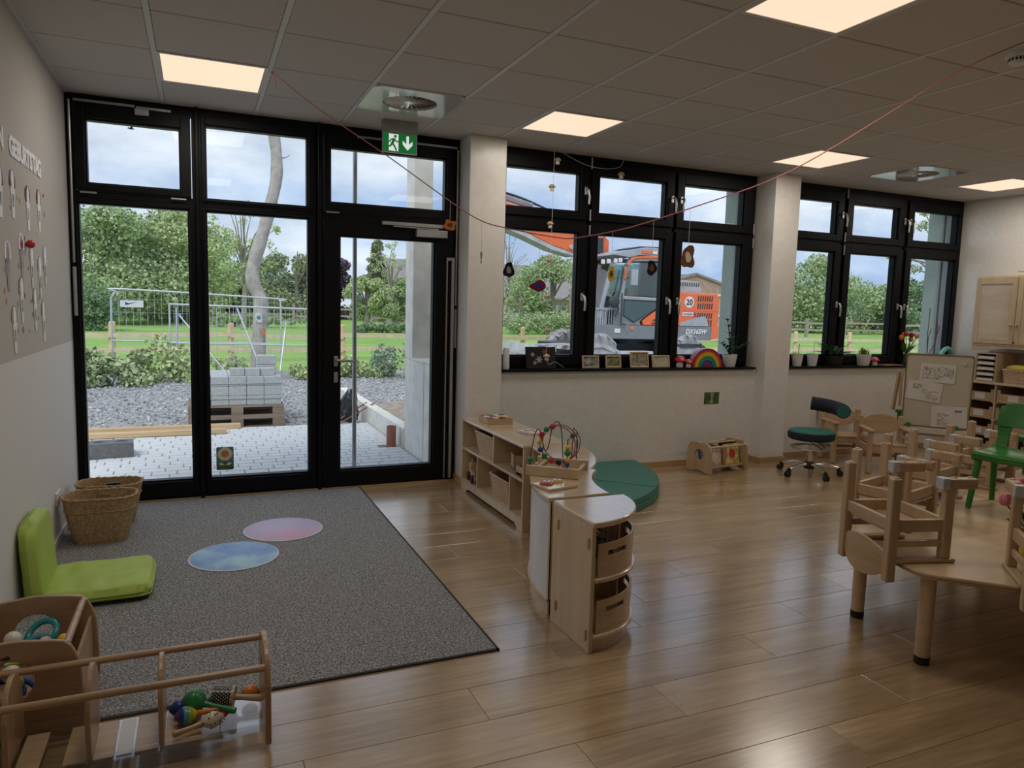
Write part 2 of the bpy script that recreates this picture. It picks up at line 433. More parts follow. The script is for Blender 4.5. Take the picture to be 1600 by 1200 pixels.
for i in range(1, len(xs)-1):
    obj('ceiling_runner', MB().box(xs[i]-.014, xs[i]+.014, ys[-1], 0, H-.002, H+.01), M['grid_white'], ce)
for j in range(1, len(ys)-1):
    obj('ceiling_runner', MB().box(0, XR, ys[j]-.007, ys[j]+.007, H+.0095, H+.0115), M['grid_white'], ce)
obj('edge_angle', MB().box(0, .02, ys[-1], 0, H-.003, H+.01).box(XR-.02, XR, ys[-1], 0, H-.003, H+.01), M['grid_white'], ce)

emis('lamp_diffuser', (1.0, .76, .55), .88); M['lamp_diffuser'].node_tree.nodes['Principled BSDF'].inputs['Base Color'].default_value = (.3, .25, .2, 1)
LNAME = {(0,0): 'above the dark glazed doors', (4,0): 'in front of the first white pier', (8,0): 'over the pier beside the stool', (12,0): 'above the easel corner', (4,4): 'over the middle of the room', (0,4): 'over the front edge of the carpet', (8,4): 'over the second maple table', (12,4): 'beside the drawer unit wall'}
OFFS = {(0,4): 'left', (8,4): 'right', (12,4): 'far_right'}   # same ceiling grid, just outside the frame
for i, j in lights:
    x0, y0 = GX0+GP*i, -GP*(j+2)
    off = OFFS.get((i, j))
    t = thing('ceiling_light_%s_offscreen' % off if off else 'ceiling_light', 'square flush ceiling light panel '+LNAME[(i, j)], 'ceiling light', (x0+GP/2, y0+GP/2, H), group='square ceiling light panels')
    ins = rrect(.565, .565, .004, 1); out = rrect(.612, .612, .004, 1)
    obj('lamp_frame', MB().prism_hole(out, ins, -.004, .012), M['grid_white'], t)
    obj('diffuser', MB().box(-.2825, .2825, -.2825, .2825, -.001, .004), M['lamp_diffuser'], t)
    l = bpy.data.lights.new('panel_light', 'AREA'); l.shape = 'SQUARE'; l.size = .55; l.energy = LAMP_W; l.color = (1, .93, .83)
    lo = bpy.data.objects.new('panel_light_%s_offscreen' % off if off else 'panel_light', l); l.name = lo.name; COL.objects.link(lo); lo.parent = t; lo.location = (0, 0, -.012)

for (i, j), lb in zip(vents, ('above the exit sign', 'above the paddock window')):
    x0, y0 = GX0+GP*i, -GP*(j+2)
    t = thing('ceiling_vent', 'glossy white square swirl vent '+lb, 'ceiling vent', (x0+GP/2, y0+GP/2, H))
    n = 36; R0 = .185
    obj('plate', MB().prism_hole(resample_by_angle(rrect(.622, .622, .01, 2), (0, 0), n), circ(R0, n), -.012, .012), M['vent_white'], t, bevel=.001)
    obj('duct_shade', MB().prism(circ(R0, n), .006, .011), M['black_plastic'], t)  # shallow black disc, its colour stands in for the shade of a deep duct
    for k in range(26):
        a = 2*PI*k/26
        obj('vane', MB().box(.04, R0-.002, -.008, .012, -.001, .0015, RZ(a) @ RX(rad(28))), M['vent_white'], t)
    obj('hub', MB().lathe([(.001, -.010), (.04, -.009), (.045, -.004), (.045, .008)], 20), M['vent_white'], t, smooth=True)
t = thing('smoke_detector', 'round white smoke detector under the ceiling', 'smoke detector', (4.74, -3.38, H))
obj('base', MB().lathe([(.06, -.001), (.06, -.02), (.056, -.024)], 28), M['white_plastic'], t, smooth=True)
obj('chamber', MB().lathe([(.043, -.024), (.043, -.046), (.035, -.056), (.001, -.058)], 28), M['white_plastic'], t, smooth=True)
for k in range(16):
    obj('slot', MB().cbox((.0435, 0, -.036), (.004, .009, .014), RZ(2*PI*k/16)), M['black_plastic'], t)  # solid black tabs painted as the shade inside the chamber openings

# ------------------------------------------------------------------ glazing
def ring(mb, xa, xb, za, zb, p, y0, y1):
    pa, pb, qa, qb = p
    mb.box(xa, pa, y0, y1, za, zb); mb.box(pb, xb, y0, y1, za, zb); mb.box(pa, pb, y0, y1, za, qa); mb.box(pa, pb, y0, y1, qb, zb)
def handle(parent, x, z, y, s=1, dark=False):
    b = MB(); b.cbox((x, y-.006, z), (.028, .012, .072))
    o = obj('handle', b, M['aluminium'], parent, bevel=.006, segs=3)
    pts = [(x, y-.012, z+.01), (x, y-.045, z+.012), (x+.004*s, y-.055, z-.005), (x+.012*s, y-.055, z-.06), (x+.008*s, y-.055, z-.125)]
    obj('handle', MB().tube(pts, [.009, .009, .011, .011, .009], 10), M['aluminium'], parent, smooth=True)
def hinge(parent, x, z, y=-.055, L=.1, horiz=False):
    b = MB()
    if horiz: b.cyl((x-L/2, y, z), (x+L/2, y, z), .008, n=10)
    else: b.cyl((x, y, z-L/2), (x, y, z+L/2), .008, n=10)
    obj('hinge', b, M['steel_grey'], parent, smooth=True)
def glazing(name, label, cat, outer, mull, trans, cells, ytop=H):
    x0, x1, z0, z1 = outer
    w = thing(name, label, cat, kind='structure')
    fr = MB()
    fr.box(x0, x1, -.02, .075, z1-.06, z1)
    fr.box(x0, x0+.05, -.02, .075, z0, z1-.06); fr.box(x1-.05, x1, -.02, .075, z0, z1-.06)
    fr.box(x0+.05, x1-.05, -.02, .075, z0, z0+.03)
    for a, b in mull: fr.box(a, b, -.02, .075, z0+.03, z1-.06)
    for a, b, c, d in trans: fr.box(a, b, -.02, .075, c, d)
    obj('frame', fr, M['anthracite'], w, bevel=.002)
    S = []
    for xa, xb, za, zb, p in cells:
        s = MB(); ring(s, xa, xb, za, zb, p, -.045, .06)
        so = obj('sash', s, M['anthracite'], w, bevel=.003)
        bd = MB(); g = .012; ring(bd, p[0]-.001, p[1]+.001, p[2]-.001, p[3]+.001, (p[0]+g, p[1]-g, p[2]+g, p[3]-g), -.02, .045)
        obj('glazing_bead', bd, M['anthracite'], so)
        obj('pane', MB().box(p[0]+.001, p[1]-.001, .005, .009, p[2]+.001, p[3]-.001), M['pane_glass'], so)
        S.append(so)
    return w, S
def shrink(p, g=.012): return (p[0]-g, p[1]+g, p[2]-g, p[3]+g)
dp = [shrink(q) for q in [(.126,.706,2.31,2.73), (.066,.755,.158,2.16), (.892,1.604,2.262,2.775), (.889,1.612,.155,2.16), (1.793,2.728,2.312,2.723), (1.868,2.638,.158,2.043)]]
dw, S = glazing('door_1', 'black framed glazed door wall with three bays', 'glass door', (0, 2.858, 0, H), [(.79,.86), (1.665,1.73)],
    [(.05,.79,2.205,2.25), (.86,1.665,2.19,2.23), (1.73,2.808,2.16,2.235)],
    [(.055,.785,2.255,2.84,dp[0]), (.045,.80,.03,2.20,dp[1]), (.855,1.67,2.235,2.84,dp[2]), (.855,1.67,.03,2.185,dp[3]), (1.735,2.803,2.24,2.84,dp[4]), (1.735,2.803,.012,2.155,dp[5])])
for x in (.825, 1.698): obj('cover_strip', MB().box(x-.014, x+.014, -.065, -.015, 0, H-.004), M['anthracite'], dw, bevel=.006)
# opener rods, closer, guard, lever
obj('opener_rod', MB().box(.055, .43, -.062, -.046, 2.842, 2.858), M['steel_grey'], dw)
obj('opener_rod', MB().box(.44, .66, -.062, -.046, 2.836, 2.852), M['steel_grey'], dw)
obj('opener_box', MB().box(.43, .52, -.085, -.046, 2.79, 2.835), M['steel_grey'], dw, bevel=.004)
obj('opener_rod', MB().cyl((.028, -.045, 1.75), (.028, -.045, 2.85), .009, n=8), M['steel_grey'], dw, smooth=True)
obj('opener_crank', MB().cyl((.028, -.047, 1.38), (.028, -.047, 1.72), .012, n=8), M['grey_plastic'], dw, smooth=True)
obj('opener_rod', MB().box(1.99, 2.82, -.062, -.046, 2.815, 2.83), M['steel_grey'], dw)
obj('opener_rod', MB().cyl((2.832, -.045, 1.52), (2.832, -.045, 2.81), .009, n=8), M['steel_grey'], dw, smooth=True)
obj('opener_crank', MB().cyl((2.832, -.047, 1.16), (2.832, -.047, 1.49), .012, n=8), M['grey_plastic'], dw, smooth=True)
cl = obj('door_closer', MB().box(2.47, 2.735, -.10, -.046, 2.075, 2.135), M['steel_grey'], dw, bevel=.004)
obj('closer_rail', MB().box(2.19, 2.70, -.075, -.046, 2.155, 2.185), M['steel_grey'], dw, bevel=.003)
obj('closer_arm', MB().beam((2.28, -.08, 2.147), (2.66, -.08, 2.143), .02, .008), M['steel_grey'], dw)
obj('finger_guard', MB().box(2.742, 2.752, -.066, -.046, .03, 1.92).box(2.785, 2.81, -.07, -.046, .03, 1.92).box(2.752, 2.785, -.066, -.06, 1.895, 1.92), M['steel_grey'], dw)
lv = MB().cbox((1.825, -.05, 1.05), (.032, .012, .085)).cbox((1.825, -.05, .92), (.032, .012, .085))
obj('lever_plate', lv, M['steel_grey'], dw, bevel=.01, segs=3)
obj('door_lever', MB().tube([(1.825, -.05, 1.06), (1.825, -.10, 1.06), (1.835, -.108, 1.06), (1.96, -.108, 1.055)], [.011, .011, .011, .010], 10), M['steel_grey'], dw, smooth=True)
for x, z in ((.13, 2.235), (.70, 2.235), (1.80, 2.225)): hinge(dw, x, z, -.052, .10, True)
obj('threshold', MB().box(0, 2.86, -.06, .09, -.002, .012), M['trim_wood'], dw)

w1c, up, lo = [(3.285,3.996), (4.216,4.931), (5.156,5.872)], (2.405,2.731), (1.098,2.20)
cellx = [(3.20,4.085), (4.125,5.025), (5.06,5.985)]
w1, S1 = glazing('window_1', 'black framed six pane window facing the orange digger', 'window', (3.17, 6.035, .977, H), [(4.085,4.125), (5.025,5.06)], [(3.22,5.985,2.285,2.325)],
    [(a, b, 2.325, 2.84, shrink((p, q)+up)) for (a, b), (p, q) in zip(cellx, w1c)]+[(a, b, 1.005, 2.285, shrink((p, q)+lo)) for (a, b), (p, q) in zip(cellx, w1c)])
for x, z, s in ((4.055, 2.585, 1), (5.0, 2.585, 1), (5.105, 2.585, -1), (4.05, 1.63, 1), (4.985, 1.62, 1), (5.11, 1.62, -1)): handle(w1, x, z, -.045, s)
for x, z in ((4.105, 2.83), (4.105, 2.37), (4.105, 2.23), (6.0, 2.37), (6.0, 2.23)): hinge(w1, x, z)
w2c = [(6.47,7.138), (7.388,8.076), (8.336,9.07)]
cellx = [(6.40,7.235), (7.285,8.18), (8.235,9.13)]
w2, S2 = glazing('window_2', 'black framed six pane window facing the horse paddock', 'window', (6.36, XR, .977, H), [(7.235,7.285), (8.18,8.235)], [(6.41,9.12,2.285,2.325)],
    [(a, b, 2.325, 2.84, shrink((p, q)+up)) for (a, b), (p, q) in zip(cellx, w2c)]+[(a, b, 1.005, 2.285, shrink((p, q)+lo)) for (a, b), (p, q) in zip(cellx, w2c)])
for x, z, s in ((7.215, 2.60, 1), (8.165, 2.60, 1), (8.26, 2.60, -1), (7.21, 1.64, 1), (8.15, 1.64, 1), (8.26, 1.64, -1)): handle(w2, x, z, -.045, s)
for x, z in ((7.26, 2.83), (7.26, 2.37), (7.26, 2.23)): hinge(w2, x, z)

# sun flower card stuck on the door pane
mat('card_teal', (.06,.22,.20), .6, var=.25, vscale=18)
mat('card_green', (.05,.13,.05), .6, var=.35, vscale=40)
cd = thing('picture_card', 'small teal card with a large cream flower on the glass door', 'card', (.986, -.004, .205))
obj('card', MB().prism(rrect(.125, .18, .01, 3, 0, .09), 0, .0015, RX(rad(90))), M['card_teal'], cd)
obj('meadow', MB().prism(rrect(.123, .06, .008, 3, 0, .032), 0.0016, .0022, RX(rad(90))), M['card_green'], cd)
obj('bloom', MB().prism([((.05+.004*(k % 2))*math.cos(2*PI*k/40), .125+(.05+.004*(k % 2))*math.sin(2*PI*k/40)) for k in range(40)], .0016, .0022, RX(rad(90))), M['paint_cream'], cd)
obj('bloom_centre', MB().prism(circ(.028, 24, 0, .125), .0022, .0027, RX(rad(90))), mat('bloom_rust', (.50,.20,.09), .6, var=.2, vscale=50), cd)
obj('stem', MB().prism([(-.004, .075), (.004, .075), (.006, .02), (-.006, .02)], .0022, .0027, RX(rad(90))), M['card_green'], cd)
for s in (-1, 1):
    obj('leaf', MB().prism([(0, .04), (s*.03, .06), (s*.05, .05), (s*.03, .035)], .0022, .0027, RX(rad(90))), M['paint_cream'], cd)

# exit sign
t = thing('exit_sign', 'green illuminated emergency exit sign with running figure and arrow', 'exit sign', (2.245, -.38, 0))
obj('housing', MB().box(-.135, .135, -.03, .03, 2.815, 2.9), M['steel_grey'], t, bevel=.003)
obj('sign_frame', MB().box(-.135, .135, -.009, .006, 2.662, 2.815), M['aluminium'], t)
obj('sign_plate', MB().box(-.128, .128, -.0115, -.009, 2.668, 2.808), emis('exit_green', (.012,.20,.05), .35), t)
emis('exit_white', (.9,.95,.9), .55)
B = RX(rad(90)); zc = 2.738
obj('doorway', MB().prism([(-.085,zc-.062), (-.012,zc-.062), (-.012,zc+.062), (-.085,zc+.062)], .0116, .0126, T(0,0,0) @ B), M['exit_white'], t)
g = MB()
def limb(a, b, w): g.prism([(a[0]-w*(b[1]-a[1])/math.dist(a,b), a[1]+w*(b[0]-a[0])/math.dist(a,b)), (a[0]+w*(b[1]-a[1])/math.dist(a,b), a[1]-w*(b[0]-a[0])/math.dist(a,b)), (b[0]+w*(b[1]-a[1])/math.dist(a,b), b[1]-w*(b[0]-a[0])/math.dist(a,b)), (b[0]-w*(b[1]-a[1])/math.dist(a,b), b[1]+w*(b[0]-a[0])/math.dist(a,b))], .0128, .0138, B)
g.prism(circ(.011, 14, -.036, zc+.045), .0128, .0138, B)
for a, b, w in (((-.042,zc+.03), (-.06,zc-.008), .010), ((-.06,zc-.005), (-.04,zc-.03), .007), ((-.04,zc-.03), (-.026,zc-.06), .006), ((-.06,zc-.005), (-.075,zc-.03), .007), ((-.073,zc-.028), (-.105,zc-.034), .006), ((-.045,zc+.028), (-.07,zc+.02), .005), ((-.07,zc+.02), (-.082,zc), .005), ((-.044,zc+.025), (-.025,zc+.005), .005), ((-.025,zc+.005), (-.008,zc+.012), .005)): limb(a, b, w)
obj('running_figure', g, M['exit_green'], t)
obj('arrow', MB().prism([(.05,zc+.055), (.07,zc+.055), (.07,zc-.005), (.098,zc+.02), (.098,zc-.008), (.06,zc-.05), (.022,zc-.008), (.022,zc+.02), (.05,zc-.005)], .0116, .0126, B), M['exit_white'], t)

# socket on left wall
t = thing('wall_socket', 'white double wall socket above the wicker baskets', 'socket', (0, -.86, .285))
obj('plate', MB().box(0, .012, -.075, .075, -.04, .04), M['white_plastic'], t, bevel=.004)
for y_ in (-.036, .036): obj('insert', MB().lathe([(.02, .012), (.02, .014), (.018, .0135), (.001, .0135)], 20, T(0, y_, 0) @ RY(rad(90))), M['white_plastic'], t)
# ================================================================== FURNITURE
# ---- carpet
t = thing('carpet', 'grey mottled loop pile carpet in front of the glass doors', 'carpet', (0, 0, 0))
obj('pile', MB().box(.016, 2.008, -3.10, -.075, .0005, .010), M['carpet'], t, bevel=.003)
e = MB().box(2.006, 2.02, -3.112, -.07, .0005, .008).box(.016, 2.02, -3.112, -3.098, .0005, .008).box(.016, 2.02, -.077, -.066, .0005, .008)
obj('edge_binding', e, M['carpet_edge'], t)

# ---- round seat discs
def discmat(name, stops, sc):
    m, nt, b = _base(name); b.inputs['Roughness'].default_value = .55
    mp = _coords(nt, rnd=False); n = _noise(nt, mp, sc, 4, .6)
    r = _ramp(nt, n.outputs['Fac'], stops); nt.links.new(r.outputs['Color'], b.inputs['Base Color']); return m
discmat('disc_sky', [(.38, (.22,.36,.72)), (.52, (.30,.50,.82)), (.60, (.42,.68,.85)), (.75, (.55,.76,.90))], 3.2)
discmat('disc_pink', [(.35, (.50,.50,.74)), (.52, (.62,.50,.70)), (.66, (.74,.42,.60)), (.8, (.80,.55,.66))], 2.2)
for nm, lb, c, m_ in (('seat_disc', 'round pale blue felt seat disc on the grey carpet', (.985, -1.495), 'disc_sky'), ('seat_disc', 'round pink and lilac felt seat disc on the grey carpet', (1.31, -1.06), 'disc_pink')):
    t = thing(nm, lb, 'seat disc', (c[0], c[1], .010), group='round felt discs')
    obj('pad', MB().lathe([(.244, 0), (.247, .004), (.243, .007), (.001, .007)], 48), M[m_], t, smooth=True)
    obj('rim', MB().lathe([(.244, 0), (.253, .001), (.254, .004), (.25, .0075), (.243, .0076)], 48, caps=(False, False)), mat('disc_rim_'+m_, (.62,.66,.78), .6), t, smooth=True)

# ---- wicker baskets (real woven relief)
def woven(mb, ring_fn, rows, n, amp, per=4):
    rings = []
    for i in range(rows+1):
        t_ = i/rows; pts = ring_fn(t_); m = len(pts); r = []
        for k, (x, y, z, nx, ny) in enumerate(pts):
            d = amp*math.cos(2*PI*k/per + PI*i)*(1 if 0 < i < rows else 0)
            r.append((x+nx*d, y+ny*d, z))
        rings.append(r)
    inner = [[(x*.955, y*.955, z) for x, y, z in r] for r in rings]
    mb.loft(rings+list(reversed(inner)), caps=(False, False))
def rr_ring(w, d, r, z, n):
    base = rrect(w, d, r, 10); L = [0]
    m = len(base)
    for i in range(m): L.append(L[-1]+math.dist(base[i], base[(i+1) % m]))
    out = []; tot = L[-1]; j = 0
    for k in range(n):
        s = tot*k/n
        while L[j+1] < s: j += 1
        t_ = (s-L[j])/max(L[j+1]-L[j], 1e-9); a, b = base[j], base[(j+1) % m]
        x = a[0]+(b[0]-a[0])*t_; y = a[1]+(b[1]-a[1])*t_
        ln = math.hypot(x, y) or 1; out.append((x, y, z, x/ln, y/ln))
    return out
def basket(label, loc, rz, top, bot, h, rnd, m, group, rows=26, n=176, slots=True, amp=.0022):
    t = thing('wicker_basket', label, 'basket', loc, rz, group)
    b = MB()
    woven(b, lambda q: rr_ring(bot[0]+(top[0]-bot[0])*q**.85, bot[1]+(top[1]-bot[1])*q**.85, rnd*(.6+.4*q), h*q, n), rows, n, amp)
    if slots:   # real grip openings in both long sides
        def cut(q): return all(abs(b.v[i][0]) < .046 and h*.77 < b.v[i][2] < h*.92 for i in q)
        b.f = [q for q in b.f if not cut(q)]
    obj('weave', b, m, t, smooth=True)
    obj('bottom', MB().prism(rrect(bot[0]*.98, bot[1]*.98, rnd*.6, 6), .002, .008), m, t)
    rp = [(x, y, h+.002*math.sin(k*1.5)) for k, (x, y) in enumerate([(q[0], q[1]) for q in rr_ring(top[0], top[1], rnd, h, 96)])]
    obj('rim', MB().tube(rp, [.008+.0015*math.sin(k*1.9) for k in range(96)], 7, closed=True), m, t, smooth=True)
    rp = [(q[0], q[1], h*.72) for q in rr_ring(bot[0]+(top[0]-bot[0])*.76+.004, bot[1]+(top[1]-bot[1])*.76+.004, rnd*.9, h, 96)]
    if slots:
        obj('weave_band', MB().tube(rp, .005, 6, closed=True), m, t, smooth=True)
    return t
basket('large brown wicker basket standing in front beside the lime seat', (.235, -.90, .010), rad(-3), (.405, .27), (.285, .19), .285, .11, M['wicker'], 'large wicker baskets')
basket('large brown wicker basket tucked behind another against the glass door', (.25, -.53, .010), rad(-5), (.39, .26), (.275, .19), .275, .11, M['wicker'], 'large wicker baskets')

# ---- lime floor chair
def pillow(w, d, h, Mx, nx=26, ny=26, wr=.004, seed=1, puff=.55, edge=.22, corner=0):
    rr = random.Random(seed); ph = [(rr.uniform(4, 16), rr.uniform(4, 16), rr.uniform(0, 6), rr.uniform(.3, 1)) for _ in range(9)]
    def prof(u):  # 0..1 -> height factor
        a = min(u, 1-u)/edge; a = min(a, 1); return math.sqrt(max(0, 1-(1-a)**2))
    v = []; f = []
    for s in (1, -1):
        for i in range(nx+1):
            for j in range(ny+1):
                u, q = i/nx, j/ny
                k = prof(u)*prof(q); x = (u-.5)*w; y = (q-.5)*d
                # rounded corners in plan
                cx, cy = abs(u-.5)*2, abs(q-.5)*2
                sh = 1-.07*(cx**6)*(cy**6)*2
                if corner and u > .5: y *= 1-corner*(2*(u-.5))**4
                z = s*h/2*(puff+(1-puff)*math.sin(PI*u)*math.sin(PI*q))*k
                if s > 0: z += wr*k*sum(c*math.sin(a_*u+b_*q*1.3+p_)*math.sin(1.7*b_*u-a_*q+p_) for a_, b_, p_, c in ph)/3
                v.append((x*sh, y*sh, z))
    o = (nx+1)*(ny+1)
    for i in range(nx):
        for j in range(ny):
            a = i*(ny+1)+j; f.append((a, a+1, a+ny+2, a+ny+1)); f.append((o+a, o+a+ny+1, o+a+ny+2, o+a+1))
    return MB().add(v, f, Mx)
t = thing('floor_chair', 'lime green folding floor seat leaning against the left wall', 'floor seat', (.32, -1.775, .010))
sb = pillow(.50, .51, .078, T(.01, 0, .046), wr=.010, seed=4, puff=.88, edge=.08); obj('seat_cushion', sb, M['lime_fabric'], t, smooth=True)
QB = T(-.262, -.015, .235) @ RY(rad(-94))
bb = pillow(.40, .46, .085, QB, wr=.004, seed=9, puff=.88, edge=.10, corner=.34); obj('back_cushion', bb, M['lime_fabric'], t, smooth=True)
obj('underside', MB().prism(rrect(.46, .49, .05, 4, .01, 0), .0, .012), M['black_plastic'], t)
def seam(w, d, sh, Mx):
    pts = [Mx @ Vector((x, y, 0)) for x, y in rrect(w, d, .045, 5)]
    return MB().tube([tuple(p) for p in pts], .0035, 5, closed=True)
obj('piping', seam(.484, .494, 0, T(.01, 0, .030)), M['lime_fabric'], t, smooth=True)

# ---- low shelf run: straight unit, two curved dividers, round end unit
t = thing('low_shelf', 'straight low birch open shelf unit against the first pier', 'shelf', (2.80, -1.60, 0))
DX, LY = .365, 1.255
obj('top', MB().prism(rrect(DX, LY, .008, 3, DX/2, LY/2), .578, .60), M['birch_top'], t, bevel=.005)
obj('bottom', MB().box(.01, DX-.02, .02, LY-.02, .075, .093), M['birch'], t)
obj('middle_shelf', MB().box(.008, DX-.02, .02, LY-.02, .342, .360), M['birch_top'], t, bevel=.002)
for y_ in (.002, LY-.022): obj('side_panel', MB().box(.005, DX-.005, y_, y_+.02, 0, .578), M['birch'], t, bevel=.002)
obj('divider', MB().box(.012, DX-.02, .57-.009, .57+.009, .36, .578), M['birch'], t)
for y_ in (.25, .90): obj('divider', MB().box(.012, DX-.02, y_-.009, y_+.009, .093, .342), M['birch'], t)
obj('back_panel', MB().box(DX-.02, DX-.008, .02, LY-.02, .06, .578), M['birch'], t)
pl = [(.022, .0), (.10, .0), (.15, .03), (LY-.15, .03), (LY-.10, .0), (LY-.022, .0), (LY-.022, .075), (.022, .075)]
obj('plinth', MB().prism(pl, 0, .016, T(.012, 0, 0) @ Matrix(((0,0,1,0),(1,0,0,0),(0,1,0,0),(0,0,0,1)))), M['birch'], t)

def arc_pts(c, r, a0, a1, n): return [(c[0]+r*math.cos(rad(a0+(a1-a0)*k/n)), c[1]+r*math.sin(rad(a0+(a1-a0)*k/n))) for k in range(n+1)]
def curved_unit(label, c, a0, a1, ri, ro, panel_outer):
    t = thing('curved_divider', label, 'shelf', (c[0], c[1], 0), group='curved divider units')
    n = 14
    def sector(r0, r1, b0=a0, b1=a1): return arc_pts((0, 0), r0, b0, b1, n)+list(reversed(arc_pts((0, 0), r1, b0, b1, n)))
    obj('top', MB().prism(sector(ri, ro), .578, .60), M['birch_top'], t, bevel=.005)
    obj('plinth', MB().prism(sector(ri+.02, ro-.02), 0, .07), M['birch'], t)
    obj('bottom_board', MB().prism(sector(ri+.004, ro-.004), .07, .088), M['birch'], t, bevel=.004)
    obj('shelf_board', MB().prism(sector(ri+.02, ro-.03), .32, .338), M['birch'], t)
    for a in (a0, a1):
        s = 1 if (a == a0) == (a1 > a0) else -1
        Q = RZ(rad(a)); obj('end_panel', MB().box(ri+.01, ro-.01, 0 if s > 0 else -.018, .018 if s > 0 else 0, 0, .578, Q), M['birch'], t, bevel=.002)
        for zz in (.10, .50): obj('latch', MB().cbox((ri+.03, (.02 if s > 0 else -.02), zz), (.018, .012, .05), Q), M['beech'], t, bevel=.003)
    rp = ro-.012 if panel_outer else ri+.012
    obj('translucent_panel', MB().prism(arc_pts((0, 0), rp, a0, a1, n)+list(reversed(arc_pts((0, 0), rp-.006, a0, a1, n))), .088, .578), M['frosted'], t, smooth=True)
    return t
curved_unit('curved birch divider unit bending round beside the green mat', (2.155, -1.615), 0, -45, .69, 1.035, True)
curved_unit('curved birch divider with frosted panel carrying the bead maze', (3.405, -2.855), 135, 180, .69, 1.035, True)

t = thing('end_shelf', 'quarter round birch end shelf holding two wooden bins', 'shelf', (2.372, -2.895, 0))
QR = .385
def quarter(r, n=16, c=.006): return [(0, 0)]+[(r*math.cos(rad(-a)), r*math.sin(rad(-a))) for a in [90*k/n for k in range(n+1)]]
obj('top', MB().prism(quarter(QR+.012), .575, .60), M['birch_top'], t, bevel=.006)
obj('side_panel', MB().box(.002, .022, -QR, -.002, 0, .575), M['birch'], t, bevel=.003)
obj('side_panel', MB().box(.022, QR, -.022, -.002, 0, .575), M['birch'], t, bevel=.003)
obj('shelf', MB().prism([(x+.022, y-.022) for x, y in quarter(QR-.012)], .325, .343), M['birch_top'], t, bevel=.004)
obj('shelf', MB().prism([(x+.022, y-.022) for x, y in quarter(QR-.012)], .065, .083), M['birch_top'], t, bevel=.004)
obj('plinth', MB().prism([(x+.022, y-.022) for x, y in quarter(QR-.04)], 0, .065), M['birch'], t)
for y_, zz in ((-.06, .10), (-.06, .50), (-QR+.03, .08), (-QR+.03, .50)): obj('latch', MB().cbox((-.002, y_, zz), (.010, .018, .05)), M['beech'], t, bevel=.003)
def bin_(z, lb, things=True):
    t = thing('wooden_bin', lb, 'bin', (2.40, -2.925, z), group='quarter round bins')
    r0, r1 = .340, .348; n = 20
    ang = [-88*k/n for k in range(n+1)]
    def wall(z0, z1, ks): 
        b = MB()
        a = [ang[k] for k in ks]
        pts = [(r1*math.cos(rad(q)), r1*math.sin(rad(q))) for q in a]+[(r0*math.cos(rad(q)), r0*math.sin(rad(q))) for q in reversed(a)]
        return b.prism(pts, z0, z1)
    b = wall(0, .092, range(n+1)); 
    c2 = wall(.118, .152, range(n+1))
    b.add(c2.v, c2.f)
    for ks in (range(0, 3), range(7, 14), range(18, n+1)):
        w_ = wall(.092, .118, ks); b.add(w_.v, w_.f)
    obj('curved_front', b, M['beech_x'], t, smooth=False)
    obj('bin_floor', MB().prism([(x, y) for x, y in quarter(.341)], .0, .008), M['birch'], t)
    obj('bin_side', MB().box(0, .32, -.010, -.002, .008, .145), M['birch'], t); obj('bin_side', MB().box(.002, .010, -.32, -.010, .008, .145), M['birch'], t)
    obj('label_pocket', MB().cbox((r1+.004, 0, .10), (.003, .05, .10), RZ(rad(-22))), M['clear_acrylic'], t)
bin_(.344, 'curved beech bin with cut grips on the upper shelf of the round end unit')
bin_(.084, 'curved beech bin with cut grips on the lower shelf of the round end unit')
# toys in upper bin
for k, (x, y, a, m_) in enumerate(((2.52, -3.03, .4, 'steel_grey'), (2.47, -3.06, 1.1, 'black_plastic'), (2.58, -3.02, 2.0, 'grey_plastic'))):
    o = obj('metal_toy', MB().box(-.05, .05, -.03, .03, 0, .012).box(-.05, .05, -.03, -.022, .012, .07).tube([(-.04, .02, .012), (-.04, .02, .12), (.03, .02, .125), (.045, .0, .10)], .006, 6), M[m_])
    o.location = (x, y, .353+.0); o.rotation_euler = (0, 0, a)
    tag(o, ('bent grey wire and tin toy', 'black tin toy bracket', 'pale grey plastic toy bracket')[k]+' inside the upper curved bin', 'toy', 'toys in the upper bin')

# contents of the straight shelf
basket('pale ribbed basket on the upper level of the straight low shelf', (2.955, -.80, .361), rad(90), (.40, .27), (.32, .21), .175, .03, M['wicker_pale'], 'small shelf baskets', 16, 144, False, .0035)
basket('pale ribbed basket on the bottom level of the straight low shelf', (2.955, -1.12, .094), rad(90), (.38, .27), (.31, .21), .175, .03, M['wicker_pale'], 'small shelf baskets', 16, 144, False, .0035)
def toybox(lb, loc, rz, tilt, s):
    t = thing('wooden_cart', lb, 'toy cart', loc, rz, 'wooden carts on the shelf'); Q = RX(tilt)
    w, d, h = s
    obj('tray', MB().box(-w/2, w/2, -d/2, d/2, .03, .038, Q).box(-w/2, w/2, -d/2, -d/2+.008, .038, h, Q).box(-w/2, w/2, d/2-.008, d/2, .038, h, Q).box(-w/2, -w/2+.008, -d/2, d/2, .038, h, Q).box(w/2-.008, w/2, -d/2, d/2, .038, h, Q), M['beech_x'], t, bevel=.002)
    for sx in (-1, 1):
        for sy in (-1, 1):
            obj('wheel', MB().lathe([(.001, -.008), (.022, -.008), (.025, -.004), (.025, .004), (.022, .008), (.001, .008)], 16, T(sx*(w/2+.004), sy*(d/2-.03), .026) @ RY(rad(90))), M['paint_black'], t, smooth=True)
toybox('open beech toy cart with a deep tray on the upper shelf level', (2.95, -1.32, .361), rad(75), 0, (.13, .20, .12))
toybox('small beech toy cart beside the deep cart on the upper shelf level', (2.88, -1.50, .361), rad(95), 0, (.11, .13, .075))
